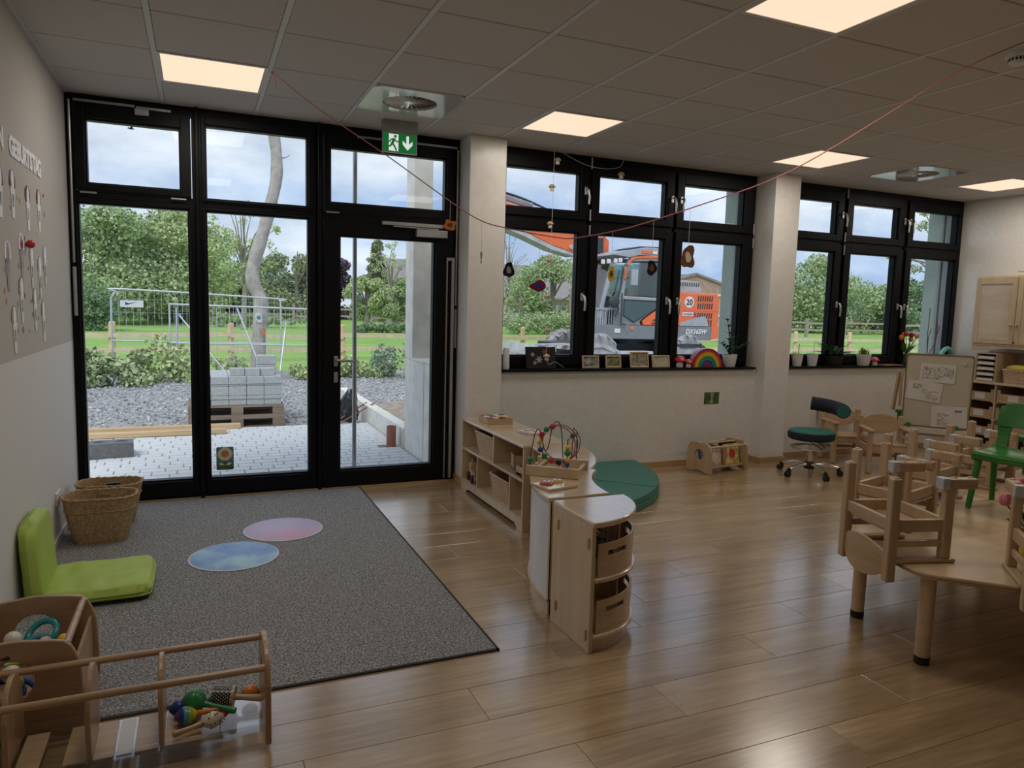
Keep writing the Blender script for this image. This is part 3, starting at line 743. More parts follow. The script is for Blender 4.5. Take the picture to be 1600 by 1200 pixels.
t = thing('toy_truck', 'small pale wooden toy truck with black wheels on the bottom shelf', 'toy truck', (2.885, -.50, .094), rad(82)); t.scale = (1.25, 1.25, 1.25)
obj('chassis', MB().box(-.09, .09, -.035, .035, .025, .045), M['beech_x'], t, bevel=.003)
obj('cab', MB().box(.03, .085, -.035, .035, .045, .115), M['maple'], t, bevel=.006)
obj('cargo_bed', MB().box(-.09, .02, -.035, -.028, .045, .075).box(-.09, .02, .028, .035, .045, .075).box(-.09, -.083, -.028, .028, .045, .075), M['beech_x'], t)
obj('chimney', MB().cyl((.055, .015, .115), (.055, .015, .14), .008, n=10), M['beech_x'], t)
for x_ in (-.055, .055):
    for y_ in (-.043, .043): obj('wheel', MB().lathe([(.001, -.008), (.024, -.008), (.027, -.004), (.027, .004), (.024, .008), (.001, .008)], 18, T(x_, y_, .027) @ RX(rad(90))), M['paint_black'], t, smooth=True)

# on top of the low shelf
t = thing('puzzle_box', 'shallow wooden puzzle box with colourful blocks on the straight shelf', 'puzzle', (2.985, -.64, .601), rad(-3))
obj('tray', MB().box(-.105, .105, -.11, .11, 0, .006).box(-.105, .105, -.11, -.103, .006, .045).box(-.105, .105, .103, .11, .006, .045).box(-.105, -.098, -.103, .103, .006, .045).box(.098, .105, -.103, .103, .006, .045), M['beech_x'], t)
cols = ['paint_red', 'paint_cream', 'paint_black', 'paint_orange', 'paint_white', 'paint_blue', 'paint_yellow', 'paint_cream', 'paint_red', 'paint_green', 'paint_white', 'paint_black']
for k in range(12):
    i, j = k % 4, k//4; o = obj('block', MB().box(-.022, .022, -.031, .031, .007, .05), M[cols[k]], t, bevel=.002); o.location = (-.072+i*.048, -.066+j*.066, 0)
mat('book_cover', (.62,.52,.50), .4, var=.35, vscale=25)
t = thing('picture_book', 'thin square board book lying on the straight shelf', 'book', (3.055, -1.18, .601), rad(14))
obj('cover', MB().box(-.075, .075, -.085, .085, .014, .017).box(-.075, .075, -.085, .085, 0, .003).box(-.075, -.071, -.085, .085, .003, .014), M['book_cover'], t)
obj('pages', MB().box(-.070, .072, -.082, .082, .003, .014), M['paper'], t)
obj('title_block', MB().box(-.05, .05, .02, .05, .017, .0175).prism(circ(.02, 16, 0, -.03), .017, .0175), M['paint_maroon'], t)

# ---- bead maze
t = thing('bead_maze', 'wooden bead maze with red wire spirals and coloured beads', 'bead maze', (2.665, -2.365, .601), rad(-40))
bw, bd_ = .30, .26
for y_ in (-bd_/2, bd_/2): obj('side_rail', MB().cbox((0, y_, .028), (bw, .022, .056)), M['birch'], t, bevel=.003)
for x_ in (-bw/2+.05, bw/2-.02): obj('cross_bar', MB().cyl((x_, -bd_/2+.01, .03), (x_, bd_/2-.01, .03), .011, n=12), M['beech_x'], t, smooth=True)
obj('base_board', MB().cbox((-.06, 0, .012), (.13, bd_-.02, .014)), M['birch_top'], t)
spiral = [(.0+.005*k/40+.105*math.cos(-PI/2+2*PI*2.4*k/90), -.06+.11*k/90, .165+.105*math.sin(-PI/2+2*PI*2.4*k/90)) for k in range(91)]
spiral = [(.02, -bd_/2, .05)]+spiral[3:]+[(.05, bd_/2, .05)]
obj('red_wire', MB().tube(spiral, .0028, 6), M['paint_maroon'], t, smooth=True)
wv = [(-.13, -bd_/2, .05), (-.125, -.10, .16), (-.115, -.07, .235), (-.10, -.045, .24), (-.09, -.03, .19), (-.08, -.01, .13), (-.07, .01, .12), (-.06, .03, .16), (-.05, .05, .25), (-.03, .07, .275), (-.01, .085, .25), (.0, .10, .15), (.0, bd_/2, .05)]
def smooth_path(P, n=8):
    out = []; P = [Vector(p) for p in P]; m = len(P)
    for i in range(m-1):
        p0, p1, p2, p3 = P[max(i-1, 0)], P[i], P[i+1], P[min(i+2, m-1)]
        for k in range(n):
            t_ = k/n; out.append(.5*((2*p1)+(-p0+p2)*t_+(2*p0-5*p1+4*p2-p3)*t_**2+(-p0+3*p1-3*p2+p3)*t_**3))
    out.append(P[-1]); return [tuple(p) for p in out]
obj('dark_wire', MB().tube(smooth_path(wv), .003, 6), M['paint_black'], t, smooth=True)
obj('post_wire', MB().tube([(.08, -bd_/2, .05), (.08, -bd_/2+.005, .21), (.08, bd_/2-.01, .215), (.08, bd_/2, .05)], .003, 6), M['paint_black'], t, smooth=True)
bc = ['paint_green', 'paint_red', 'paint_yellow', 'paint_blue', 'paint_green', 'paint_red', 'paint_black', 'paint_blue', 'paint_yellow', 'paint_red', 'paint_white']
for k in range(8):
    aa = rad(128+24*k); p = (.004+.105*math.cos(aa), -.045+.004*k, .165+.105*math.sin(aa)); sh = MB()
    if k % 3 == 1: sh.cbox((0, 0, 0), (.028, .028, .028))
    elif k % 3 == 2: sh.lathe([(.001, -.014), (.014, -.014), (.014, .014), (.001, .014)], 14)
    else: sh.sphere((0, 0, 0), .017)
    o = obj('bead', sh, M[bc[k]], t, smooth=(k % 3 == 0)); o.location = p; o.rotation_euler = (0, .4*k, .3)
for k, (p, c_) in enumerate((((.08, -bd_/2+.004, .17), 'paint_yellow'), ((.08, -bd_/2+.004, .14), 'paint_green'), ((.08, -bd_/2+.004, .10), 'paint_yellow'), ((.08, -bd_/2+.004, .075), 'paint_blue'), ((-.128, -.12, .085), 'paint_green'), ((-.05, .05, .25), 'paint_red'), ((.08, .0, .213), 'paint_black'))):
    o = obj('bead', MB().sphere((0, 0, 0), .019 if k in (1, 4, 5) else .014), M[c_], t, smooth=True); o.location = p
t = thing('gear_board', 'small wooden board with red and white flower gears', 'toy', (2.50, -2.66, .601), rad(12))
obj('board', MB().box(-.095, .095, -.075, .075, 0, .014), M['birch_top'], t, bevel=.003)
for x_, y_, r_, c_ in ((-.04, .02, .032, 'paint_red'), (.035, .03, .028, 'paint_yellow'), (-.005, -.03, .0, 'paint_white'), (.04, .03, .018, 'paint_white'), (-.035, .025, .018, 'paint_white')):
    if not r_: continue
    q = .022 if r_ == .018 else .015
    obj('gear', MB().prism([((r_+(.005 if k % 4 < 2 else -.002))*math.cos(2*PI*k/32)+x_, (r_+(.005 if k % 4 < 2 else -.002))*math.sin(2*PI*k/32)+y_) for k in range(32)], q, q+.006), M[c_], t)
    obj('gear_pin', MB().cyl((x_, y_, .014), (x_, y_, .034), .005, n=10), M['beech_x'], t)

# ---- green quarter mat
t = thing('floor_mat', 'dark green quarter round foam mat beneath the window parapet', 'mat', (3.215, -.175, 0))
MR = 1.39
def qm(r, n=28): return round_poly([(.0, 0)]+[(r*math.cos(rad(-90*k/n)), r*math.sin(rad(-90*k/n))) for k in range(n+1)], .01, 1)
obj('lower_pad', MB().prism(qm(MR), .002, .052), M['green_vinyl'], t, bevel=.012, segs=3, smooth=True)
obj('upper_pad', MB().prism(qm(MR-.004), .054, .105), M['green_vinyl'], t, bevel=.012, segs=3, smooth=True)
obj('fold_seam', MB().tube([(.02, -.02, .1055), (MR*.5*.707, -MR*.5*.707, .1057), (MR*.70, -MR*.70, .1055)], .003, 5), M['green_vinyl'], t)
# ---- picture book box under the post card
t = thing('book_box', 'low beech picture book trough with round grip hole', 'book box', (5.165, -.44, 0), rad(8))
pan = round_poly([(-.165, 0), (-.12, 0), (0, .03), (.12, 0), (.165, 0), (.15, .24), (.11, .29), (-.11, .29), (-.15, .24)], .02, 3)
hole = circ(.05, 32, 0, .175); outr = resample_by_angle(pan, (0, .175), 32)
PM = Matrix(((0,0,1,0),(1,0,0,0),(0,1,0,0),(0,0,0,1)))
obj('end_panel', MB().prism_hole(outr, hole, 0, .018, PM), M['beech'], t, bevel=.003)
obj('end_panel', MB().prism_hole(outr, hole, 0, .018, T(.49, 0, 0) @ PM), M['beech'], t, bevel=.003)
for y_ in (-.125, .125): obj('rail', MB().cyl((.018, y_, .255), (.49, y_, .255), .011, n=12), M['beech_x'], t, smooth=True)
obj('rail', MB().cyl((.018, 0, .272), (.49, 0, .272), .010, n=12), M['beech_x'], t, smooth=True)
obj('tray', MB().box(.018, .49, -.12, .12, .055, .067), M['beech_x'], t)
obj('divider', MB().box(.25, .258, -.11, .11, .067, .24), M['beech'], t)
mat('bookart_a', (.55,.42,.36), .4, var=.5, vscale=40); mat('bookart_b', (.62,.50,.16), .4, var=.55, vscale=22); mat('bookart_c', (.40,.10,.12), .4, var=.3)
for x_, y_, w_, h_, m_, lb in ((5.195, -.525, .20, .185, 'bookart_a', 'pale patterned picture book facing out of the trough'), (5.435, -.49, .205, .195, 'bookart_b', 'yellow patterned picture book facing out of the trough'), (5.20, -.46, .20, .18, 'bookart_c', 'red picture book standing second in the trough'), (5.44, -.42, .2, .21, 'paint_black', 'dark picture book sticking up at the back of the trough'), (5.21, -.40, .20, .18, 'paint_lightblue', 'blue picture book standing third in the trough')):
    o = thing('picture_book', lb, 'book', (x_, y_, .069), rad(8), 'picture books in the trough')
    Q = RX(rad(-9))
    obj('cover', MB().box(0, w_, 0, .003, 0, h_, Q).box(0, w_, .011, .014, 0, h_, Q), M[m_], o)
    obj('pages', MB().box(.003, w_-.003, .003, .011, .002, h_-.003, Q), M['paper'], o)
    obj('cover_art', MB().prism(circ(.045, 14, w_*.55, h_*.5), .0005, .001, Q @ RX(rad(90))), M['paint_cream' if m_ != 'bookart_b' else 'paint_red'], o)
t = thing('wall_card', 'small green forest picture card stuck on the parapet', 'card', (5.52, -.1415, .667), 0)
mat('forest_card', (.06,.10,.035), .6, var=.7, vscale=22, vdet=5)
obj('card', MB().box(-.092, .092, 0, .0015, -.06, .06), M['forest_card'], t)
obj('clearing', MB().prism([(-.02, .055), (.03, .055), (.012, -.01), (.02, -.05), (-.03, -.05), (-.005, -.01)], .0001, .0006, RX(rad(90))), mat('forest_light', (.25,.38,.12), .6, var=.4, vscale=30), t)

# ---- swivel stool
t = thing('swivel_stool', 'swivel stool with teal seat, navy bolster and chrome castor base', 'stool', (6.165, -.83, 0), rad(0))
obj('seat', MB().lathe([(.001, .345), (.195, .345), (.212, .36), (.212, .405), (.205, .418)], 40), M['navy_fabric'], t, smooth=True)
obj('seat_top', MB().lathe([(.206, .418), (.198, .428), (.15, .434), (.001, .436)], 40), M['teal_fabric'], t, smooth=True)
obj('gas_column', MB().lathe([(.026, .09), (.026, .20), (.018, .201), (.018, .33), (.05, .335), (.05, .345)], 20), M['chrome'], t, smooth=True)
obj('hub', MB().lathe([(.02, .06), (.05, .062), (.05, .11), (.035, .13), (.027, .13)], 20), M['black_plastic'], t, smooth=True)
obj('foot_ring', MB().tube([(.18*math.cos(2*PI*k/36), .18*math.sin(2*PI*k/36), .265) for k in range(36)], .008, 8, closed=True), M['steel_grey'], t, smooth=True)
for k in range(3):
    a = 2*PI*k/3+.5; obj('ring_spoke', MB().tube([(.02*math.cos(a), .02*math.sin(a), .30), (.18*math.cos(a), .18*math.sin(a), .265)], .006, 6), M['steel_grey'], t)
for k in range(5):
    a = rad(112+72*k); c_, s_ = math.cos(a), math.sin(a)
    obj('base_arm', MB().tube([(.03*c_, .03*s_, .10), (.14*c_, .14*s_, .105), (.27*c_, .27*s_, .075)], [.018, .015, .012], 10), M['chrome'], t, smooth=True)
    w = obj('castor', MB().cyl((.27*c_, .27*s_, .05), (.27*c_, .27*s_, .085), .014, n=10).cbox((0, 0, 0), (.03, .03, .03), T(.27*c_, .27*s_, .055) @ RZ(a)), M['black_plastic'], t)
    for s in (-1, 1): obj('castor_wheel', MB().lathe([(.001, -.008), (.022, -.008), (.027, -.004), (.027, .004), (.022, .008), (.001, .008)], 16, T(.285*c_-s*.016*s_, .285*s_+s*.016*c_, .027) @ RZ(a+PI/2) @ RY(rad(90))), M['rubber'], w, smooth=True)
bp = [(.265*math.cos(rad(a)), .265*math.sin(rad(a)), .665-.0004*(60-a)) for a in range(48, -41, -4)]
obj('bolster', MB().tube(bp, .066, 20), M['navy_fabric'], t, smooth=True)
for i, j in ((0, 1), (-1, -2)):
    p = Vector(bp[i]); d = (p-Vector(bp[j])).normalized()
    obj('bolster_cap', MB().tube([tuple(p-d*.001), tuple(p+d*.004)], [.06, .055], 20), M['teal_fabric'], t)
obj('back_post', MB().tube([(.06, .04, .335), (.18, .12, .345), (.205, .14, .40), (.212, .146, .62)], .012, 8), M['steel_grey'], t, smooth=True)
obj('adjust_lever', MB().tube([(.03, -.03, .325), (.07, -.07, .30), (.10, -.09, .262)], .005, 6), M['black_plastic'], t)

# ---- activity tables
TZ = .44
def table(label, poly, legs, r=.09):
    t = thing('activity_table', label, 'table', (0, 0, 0))
    obj('table_top', MB().prism(round_poly(poly, r, 6), TZ-.026, TZ), M['maple'], t, bevel=.006, segs=3)
    obj('top_rim', MB().prism(round_poly([(x, y) for x, y in poly], r, 6), TZ-.019, TZ-.013), M['beech_x'], t)
    cx = sum(p[0] for p in poly)/len(poly); cy = sum(p[1] for p in poly)/len(poly)
    ap = [(x+(cx-x)*.12, y+(cy-y)*.12) for x, y in poly]; b = MB()
    obj('apron', MB().prism_hole(resample_by_angle(ap, (cx, cy), 40), resample_by_angle([(x+(cx-x)*.16, y+(cy-y)*.16) for x, y in poly], (cx, cy), 40), TZ-.05, TZ-.026), M['maple'], t)
    for x, y in legs:
        l = obj('leg', MB().cyl((x, y, .035), (x, y, TZ-.026), .031, .033, 20), M['maple'], t, smooth=True)
        obj('leg_cap', MB().lathe([(.001, 0), (.030, .001), (.032, .006), (.032, .036), (.001, .036)], 20, T(x, y, 0)), M['rubber'], l, smooth=True)
    return t
table('pale maple trapezoid children table carrying upturned chairs in the foreground', [(3.80, -3.30), (3.625, -3.905), (4.60, -4.86), (5.235, -4.86), (5.205, -2.925)], [(3.872, -3.40), (3.735, -3.865), (5.08, -4.68), (5.06, -3.06)])
table('second pale maple children table behind the seam with green chair', [(5.22, -2.90), (5.25, -4.86), (6.70, -4.3), (6.75, -2.55)], [(5.38, -3.05), (5.40, -4.65), (6.55, -4.2), (6.6, -2.75)])

# ---- wooden children armchair, upright local: front = +y
def armchair(label, skid, group):
    t = thing('wooden_armchair', label, 'chair', group=group)
    X0, YB_, YF = .168, -.125, .135
    for s in (-1, 1):
        l = obj('back_leg', MB().box(s*X0-.021, s*X0+.021, YB_-.022, YB_+.022, .004, .472), M['beech'], t, bevel=.007)
        obj('felt_pad', MB().lathe([(.001, 0), (.012, 0), (.014, .004)], 12, T(s*X0, YB_, 0)), M['beech_dark'], l)
        l = obj('front_leg', MB().box(s*X0-.019, s*X0+.019, YF-.022, YF+.022, (.05 if skid else .004), .366), M['beech'], t, bevel=.006)
        if skid:
            k = obj('foot_skid', MB().box(s*X0-.023, s*X0+.023, YF-.045, YF+.125, .004, .052), M['beech_x'], t, bevel=.007)
            obj('metal_plate', MB().box(s*X0-.0245, s*X0+.0245, YF-.0475, YF-.015, .002, .0535), M['galvanised'], k, bevel=.002)
            for zz in (.012, .028, .044):
                for xx in (-.015, .015): obj('screw', MB().cbox((s*X0+xx, YF-.0485, zz), (.005, .002, .005)), M['chrome'], k)
            for yy in (.02, .10): obj('felt_pad', MB().lathe([(.001, 0), (.012, 0), (.014, .004)], 12, T(s*X0, YF+yy, 0)), M['beech_dark'], k)
        else: obj('felt_pad', MB().lathe([(.001, 0), (.012, 0), (.014, .004)], 12, T(s*X0, YF, 0)), M['beech_dark'], l)
        obj('armrest', MB().box(s*X0-.024, s*X0+.024, YB_+.018, YF+.045, .366, .385), M['beech_x'], t, bevel=.006)
        obj('side_slat', MB().box(s*X0-.008, s*X0+.008, YB_+.02, YF-.02, .285, .315), M['beech_x'], t, bevel=.003)
        obj('side_rail', MB().box(s*X0-.011, s*X0+.011, YB_+.02, YF-.02, .19, .242), M['beech_x'], t, bevel=.003)
    obj('back_rail', MB().box(-X0+.015, X0-.015, YB_-.012, YB_+.010, .19, .242), M['beech_x'], t, bevel=.003)
    obj('front_rail', MB().box(-X0+.015, X0-.015, YF-.012, YF+.010, .19, .242), M['beech_x'], t, bevel=.003)
    obj('stretcher', MB().box(-X0+.015, X0-.015, YB_-.008, YB_+.008, .10, .13), M['beech_x'], t, bevel=.003) if not skid else None
    obj('seat', MB().prism(rrect(.30, .275, .02, 3, 0, .012), .244, .256), M['beech_x'], t, bevel=.004)
    # curved ply backrest
    n = 14; rows = []
    for k in range(n+1):
        u = -1+2*k/n; x = u*.150; yo = YB_-.004-.022*(1-u*u)
        zt = .432+.056*(1-u*u)**.8; zb = .352-.045*(1-u*u)**.8
        rows.append([(x, yo-.006, zb), (x, yo+.006, zb), (x, yo+.006, zt), (x, yo-.006, zt)])
    obj('backrest', MB().loft(rows), M['beech_x'], t, bevel=.003, smooth=True)
    return t
def flip(o, c, phi):   # upside down: armrests on the table, front looking along phi
    o.matrix_world = T(c[0], c[1], TZ+.386) @ RZ(phi+PI/2) @ RX(PI)
ch = armchair('upturned beech armchair hung on the short end of the foreground table', True, 'chairs upturned on the tables')
def place_back(o, bm, phi): flip(o, (bm[0]+.125*math.cos(phi), bm[1]+.125*math.sin(phi)), phi)
place_back(ch, (3.655, -3.600), rad(-16))
spots = [((4.19, -3.148), rad(-75), 'upturned beech armchair on the window side of the table next to its corner'), ((4.80, -2.845), rad(-76), 'upturned beech armchair on the window side of the table near the green chair'),
         ((3.985, -4.315), rad(45.5), 'upturned beech armchair on the open front side beside the tulip vase'), ((5.56, -2.70), rad(-77), 'upturned beech armchair on the second table behind the green chair')]
for bm_, ph, lb in spots:
    c_ = dup(ch, label=lb); place_back(c_, bm_, ph)
a1 = armchair('beech armchair standing on the floor before the easel', False, 'beech armchairs on the floor'); a1.location = (7.04, -.925, 0); a1.rotation_euler = (0, 0, rad(149)); a1.scale = (1.13, 1.13, 1.13)
a2 = dup(a1, (7.06, -.43, 0), rad(158), 'beech armchair standing against the window parapet behind another')

# ---- green plastic chairs
def green_chair(label, loc, phi):
    t = thing('plastic_chair', label, 'chair', loc, phi-PI/2, 'green plastic chairs'); n = 12   # local front = +y
    rows = []
    prof = [(.165, .285, 1.0), (.172, .300, 1.0), (.155, .312, 1.0), (.08, .305, 1.0), (0, .297, 1.0), (-.08, .300, .98), (-.125, .318, .95), (-.15, .36, .9), (-.165, .42, .0)]
    for k in range(n+1):
        u = -1+2*k/n; x = u*.18; r = []
        for y_, z_, _ in prof[:7]: r.append((x, y_-.012*u*u*(1 if y_ > .1 else 0), z_+.012*u*u*(1 if y_ < .1 else .3)))
        r2 = [(p[0], p[1]-.004, p[2]-.016) for p in reversed(r)]
        rows.append(r+r2)
    obj('seat', MB().loft(rows), M['green_plastic'], t, smooth=True, bevel=.003)
    rows = []
    for k in range(n+1):
        u = -1+2*k/n; x = u*.172; yo = -.155+.03*u*u; e_ = .012*abs(u)**6
        rows.append([(x, yo, .43+e_), (x, yo-.025, .50), (x*.98, yo-.045, .565-e_*2), (x*.98, yo-.055, .565-e_*2), (x, yo-.037, .50), (x, yo-.012, .43+e_)])
    obj('backrest', MB().loft(rows), M['green_plastic'], t, smooth=True, bevel=.003)
    for x0, x1, nm in ((-.172, -.10, 'back_support'), (.10, .172, 'back_support')):
        xm = (x0+x1)/2; rows = []
        for z_, w_, y_ in ((.295, .8, -.115), (.33, .75, -.135), (.38, .8, -.148), (.435, 1.0, -.155)):
            h_ = (x1-x0)/2*w_; rows.append([(xm-h_, y_+.006, z_), (xm+h_, y_+.006, z_), (xm+h_, y_-.012, z_), (xm-h_, y_-.012, z_)])
        obj(nm, MB().loft(rows), M['green_plastic'], t, bevel=.003)
    for sx in (-1, 1):
        obj('leg', MB().tube([(sx*.15, .125, .295), (sx*.168, .168, .0035)], [.019, .014], 10), M['green_plastic'], t, smooth=True)
        obj('leg', MB().tube([(sx*.15, -.09, .297), (sx*.168, -.158, .0035)], [.019, .014], 10), M['green_plastic'], t, smooth=True)
        obj('side_skirt', MB().beam((sx*.170, .155, .283), (sx*.170, -.11, .285), .012, .035), M['green_plastic'], t, bevel=.004)
    return t
green_chair('green plastic chair standing on the seam between both tables', (5.085, -3.385, TZ+.0005), rad(194)).scale = (1.06, 1.06, 1.05)
green_chair('green plastic chair standing on the second table nearer the cupboards', (6.06, -2.97, TZ+.0005), rad(194))

# ---- vase of tulips on the table
t = thing('tulip_vase', 'glass vase of pink tulips on the foreground table', 'vase', (4.265, -3.955, TZ))
obj('glass_body', MB().lathe([(.045, .0), (.05, .01), (.042, .08), (.036, .12), (.046, .19), (.043, .19), (.033, .12), (.038, .08), (.045, .012), (.001, .010)], 20), M['clear_acrylic'], t, smooth=True)
obj('yellow_filling', MB().lathe([(.001, .011), (.044, .012), (.040, .075), (.001, .075)], 20), M['paint_yellow'], t, smooth=True)
obj('dark_filling', MB().lathe([(.001, .076), (.037, .078), (.033, .125), (.001, .126)], 20), M['card_green'], t, smooth=True)
def tulip(par, dx, dy, h, m_):
    tx, ty = dx, dy
    st = obj('flower_stem', MB().tube(smooth_path([(dx*.05, dy*.05, .08), (dx*.3, dy*.3, h*.6), (tx, ty, h)]), .004, 6), M['card_green'], par, smooth=True)
    b = MB()
    for k in range(5):
        a = 2*PI*k/5; c_, s_ = math.cos(a), math.sin(a)
        b.sphere((.010*c_, .010*s_, .02), (.016, .016, .03), 8, 6)
    o = obj('tulip_head', b, M[m_], par, smooth=True); o.location = (tx, ty, h-.005)
    lf = [[(dx*.1, dy*.1+.0, .12)]*3, [(dx*.5-.012, dy*.5, h*.55), (dx*.5, dy*.5+.01, h*.55), (dx*.5+.012, dy*.5, h*.55)], [(dx*.85-.008, dy*.85, h*.72), (dx*.85, dy*.85+.006, h*.72), (dx*.85+.008, dy*.85, h*.72)], [(dx*1.05, dy*1.05, h*.7)]*3]
    obj('tulip_leaf', MB().loft(lf, caps=(False, False), closed=False), M['card_green'], par)
for dx, dy, h, m_ in ((-.125, .05, .265, 'paint_pink'), (.03, -.03, .31, 'paint_pink'), (.09, .05, .30, 'paint_pink'), (-.03, .05, .33, 'paint_pink')): tulip(t, dx, dy, h, m_)
# ================================================================== EASEL, CUPBOARDS, MUSIC RACKS
def scribble(seed, w, h, n, Mx, r=.0012, loops=1.0):
    rr = random.Random(seed); x, y, a = 0, 0, rr.uniform(0, 6); pts = []; c = 0
    for k in range(n):
        c += rr.uniform(-.5, .5); c *= .9; a += c*.6+.12*loops; st = .012
        x += st*math.cos(a); y += st*math.sin(a)
        if abs(x) > w/2: a = PI-a; x = max(-w/2, min(w/2, x))
        if abs(y) > h/2: a = -a; y = max(-h/2, min(h/2, y))
        pts.append(tuple(Mx @ Vector((x, y, 0))))
    return MB().tube(pts, r, 4)
t = thing('easel', 'cream magnetic whiteboard easel on a wooden trestle', 'easel', (7.66, -.98, 0), rad(-53))
BW, B0, B1 = .59, .42, 1.175
TB = T(0, 0, .42) @ RX(rad(8)) @ T(0, 0, -.42)     # board leans back
bdp = rrect(BW, B1-B0, .035, 5, 0, (B0+B1)/2)
obj('board', MB().prism(rrect(BW-.02, B1-B0-.02, .03, 5, 0, (B0+B1)/2), 0, .012, TB @ RX(rad(90))), M['board_cream'], t)
inn = rrect(BW-.022, B1-B0-.022, .030, 5, 0, (B0+B1)/2)
obj('board_frame', MB().prism_hole(bdp, inn, -.006, .018, TB @ RX(rad(90))), mat('bronze_frame', (.26,.19,.12), .4, metal=.4), t)
obj('tray', MB().box(-BW/2-.01, BW/2+.02, -.11, -.016, .365, .372).box(-BW/2-.01, BW/2+.02, -.118, -.11, .365, .415).box(-BW/2-.01, BW/2+.02, -.016, .0, .33, .415), M['board_cream'], t, bevel=.003)
for s in (-1, 1):
    obj('front_leg', MB().beam((s*(BW/2-.03), -.03, 0), (s*(BW/2-.03), .12, 1.12), .035, .022), M['beech'], t, bevel=.003)
    obj('rear_leg', MB().beam((s*(BW/2+.0), .50, 0), (s*(BW/2-.03), .15, 1.12), .035, .022), M['beech'], t, bevel=.003)
    obj('tray_clip', MB().cbox((s*.21-.02, -.03, .44), (.035, .03, .025)).cbox((s*.21-.02, -.035, .425), (.02, .03, .03)), M['green_plastic'], t, bevel=.004)
obj('brace', MB().beam((-BW/2, .02, .25), (-BW/2, .40, .25), .02, .035), M['beech'], t)
obj('brace', MB().beam((BW/2, .02, .25), (BW/2, .40, .25), .02, .035), M['beech'], t)
obj('paper_rail', MB().beam((-BW/2-.09, .16, .55), (-BW/2-.055, .12, .97), .03, .03), M['beech'], t, bevel=.004)
obj('paper_rail', MB().beam((-BW/2-.03, .12, .60), (-BW/2-.03, .10, .95), .03, .03), M['beech'], t, bevel=.004)
obj('pivot_knob', MB().sphere((-BW/2-.025, .09, 1.02), .014), M['black_plastic'], t, smooth=True)
obj('green_clamp', MB().box(-.34, -.30, .10, .13, .40, .56).box(-.36, -.28, .09, .14, .53, .56), M['green_plastic'], t, bevel=.004)
FR = TB @ RX(rad(90))
def sheet(lb, x, z, w, h, a, lines, z0=.0185):
    s_ = thing('child_drawing', lb, 'drawing', (7.66, -.98, 0), rad(-53), 'drawings on the easel')
    Q = FR @ T(x, z, z0) @ RZ(rad(a))
    obj('sheet', MB().box(-w/2, w/2, -h/2, h/2, 0, .0008, Q), M['paper'], s_)
    for m_, seed, ox, oy, ww, hh, n, lp in lines:
        obj('crayon_line', scribble(seed, ww, hh, n, Q @ T(ox, oy, .0015), .0011, lp), m_, s_)
sheet('paper with dark looping pencil outlines on the upper easel', -.01, .985, .31, .19, -2, [(M['pencil'], 3, -.06, 0, .14, .12, 150, 1.6), (M['pencil'], 5, .07, .01, .13, .12, 130, 1.8)])
sheet('paper with faint pencil curls on the middle of the easel', -.115, .795, .31, .20, -6, [(M['pencil'], 8, -.06, .04, .08, .05, 60, 2.4), (mat('violet_crayon', (.30,.20,.42), .9), 9, .05, -.03, .14, .10, 70, 1.2)])
sheet('paper with pink and purple crayon marks low on the easel', .12, .545, .31, .22, 2, [(mat('pink_crayon', (.50,.22,.28), .9), 12, -.05, -.03, .10, .13, 120, 2.0), (mat('purple_crayon', (.20,.08,.32), .9), 14, .08, .06, .06, .02, 60, 3.0)], .0190)
for nm, x, z, lb in (('fridge_magnet', .215, 1.09, 'round white magnet near the upper corner of the easel'), ('fridge_magnet', -.01, .955, 'round white magnet pinning the pencil outline sheet'), ('fridge_magnet', -.02, .735, 'round white magnet pinning the curl drawing')):
    o = obj(nm, MB().lathe([(.022, 0), (.022, .005), (.018, .009), (.001, .009)], 20, FR @ T(x, z, .0215 if x < .2 else .0185)), M['board_cream'], smooth=True); o.location = (7.66, -.98, 0); o.rotation_euler = (0, 0, rad(-53)); tag(o, lb, 'magnet', 'easel magnets')

# ---- wall cupboard and base unit on the right wall (front looks to -x)
t = thing('wall_cupboard', 'birch wall cupboard with two framed doors and wooden knobs', 'cupboard', (XR, 0, 0))
Y0, Y1 = -.50, -1.415
obj('carcass', MB().box(-.34, -.001, Y1, Y0, 1.235, 2.0), M['birch'], t, bevel=.003)
for ya, yb, ks in ((Y0-.004, -.951, -1), (-.957, Y1+.004, 1)):
    d = MB(); xf = -.358
    st_ = .055
    d.box(xf, xf+.018, yb, yb+st_, 1.262, 1.985).box(xf, xf+.018, ya-st_, ya, 1.262, 1.985).box(xf, xf+.018, yb+st_, ya-st_, 1.262, 1.262+.06).box(xf, xf+.018, yb+st_, ya-st_, 1.985-.075, 1.985)
    do = obj('door', d, M['birch'], t, bevel=.003)
    obj('door_panel', MB().box(xf+.008, xf+.014, yb+st_-.002, ya-st_+.002, 1.32, 1.912), M['birch_top'], do)
    ky = yb+.028 if ks < 0 else ya-.028
    obj('knob', MB().lathe([(.008, 0), (.009, .008), (.017, .016), (.018, .024), (.010, .030), (.001, .031)], 18, T(xf, ky, 1.47) @ RY(rad(-90))), M['beech'], do, smooth=True)
arc = [(Y0, 1.235), (Y1, 1.235), (Y1, 1.17)]+[(Y1+(Y0-Y1)*k/16, 1.17+.045*math.sin(PI*k/16)) for k in range(1, 16)]+[(Y0, 1.17)]
obj('valance', MB().prism(arc, -.345, -.33, Matrix(((0,0,1,0),(1,0,0,0),(0,1,0,0),(0,0,0,1)))), M['birch'], t)
o = obj('lock', MB().cyl((-.36, -.965, 1.285), (-.375, -.965, 1.285), .007, n=10), M['black_plastic'], t)
t = thing('drawer_unit', 'birch base unit with open pigeonholes full of labelled wooden drawers', 'cabinet', (XR, 0, 0))
YA, YBx = -.50, -1.62
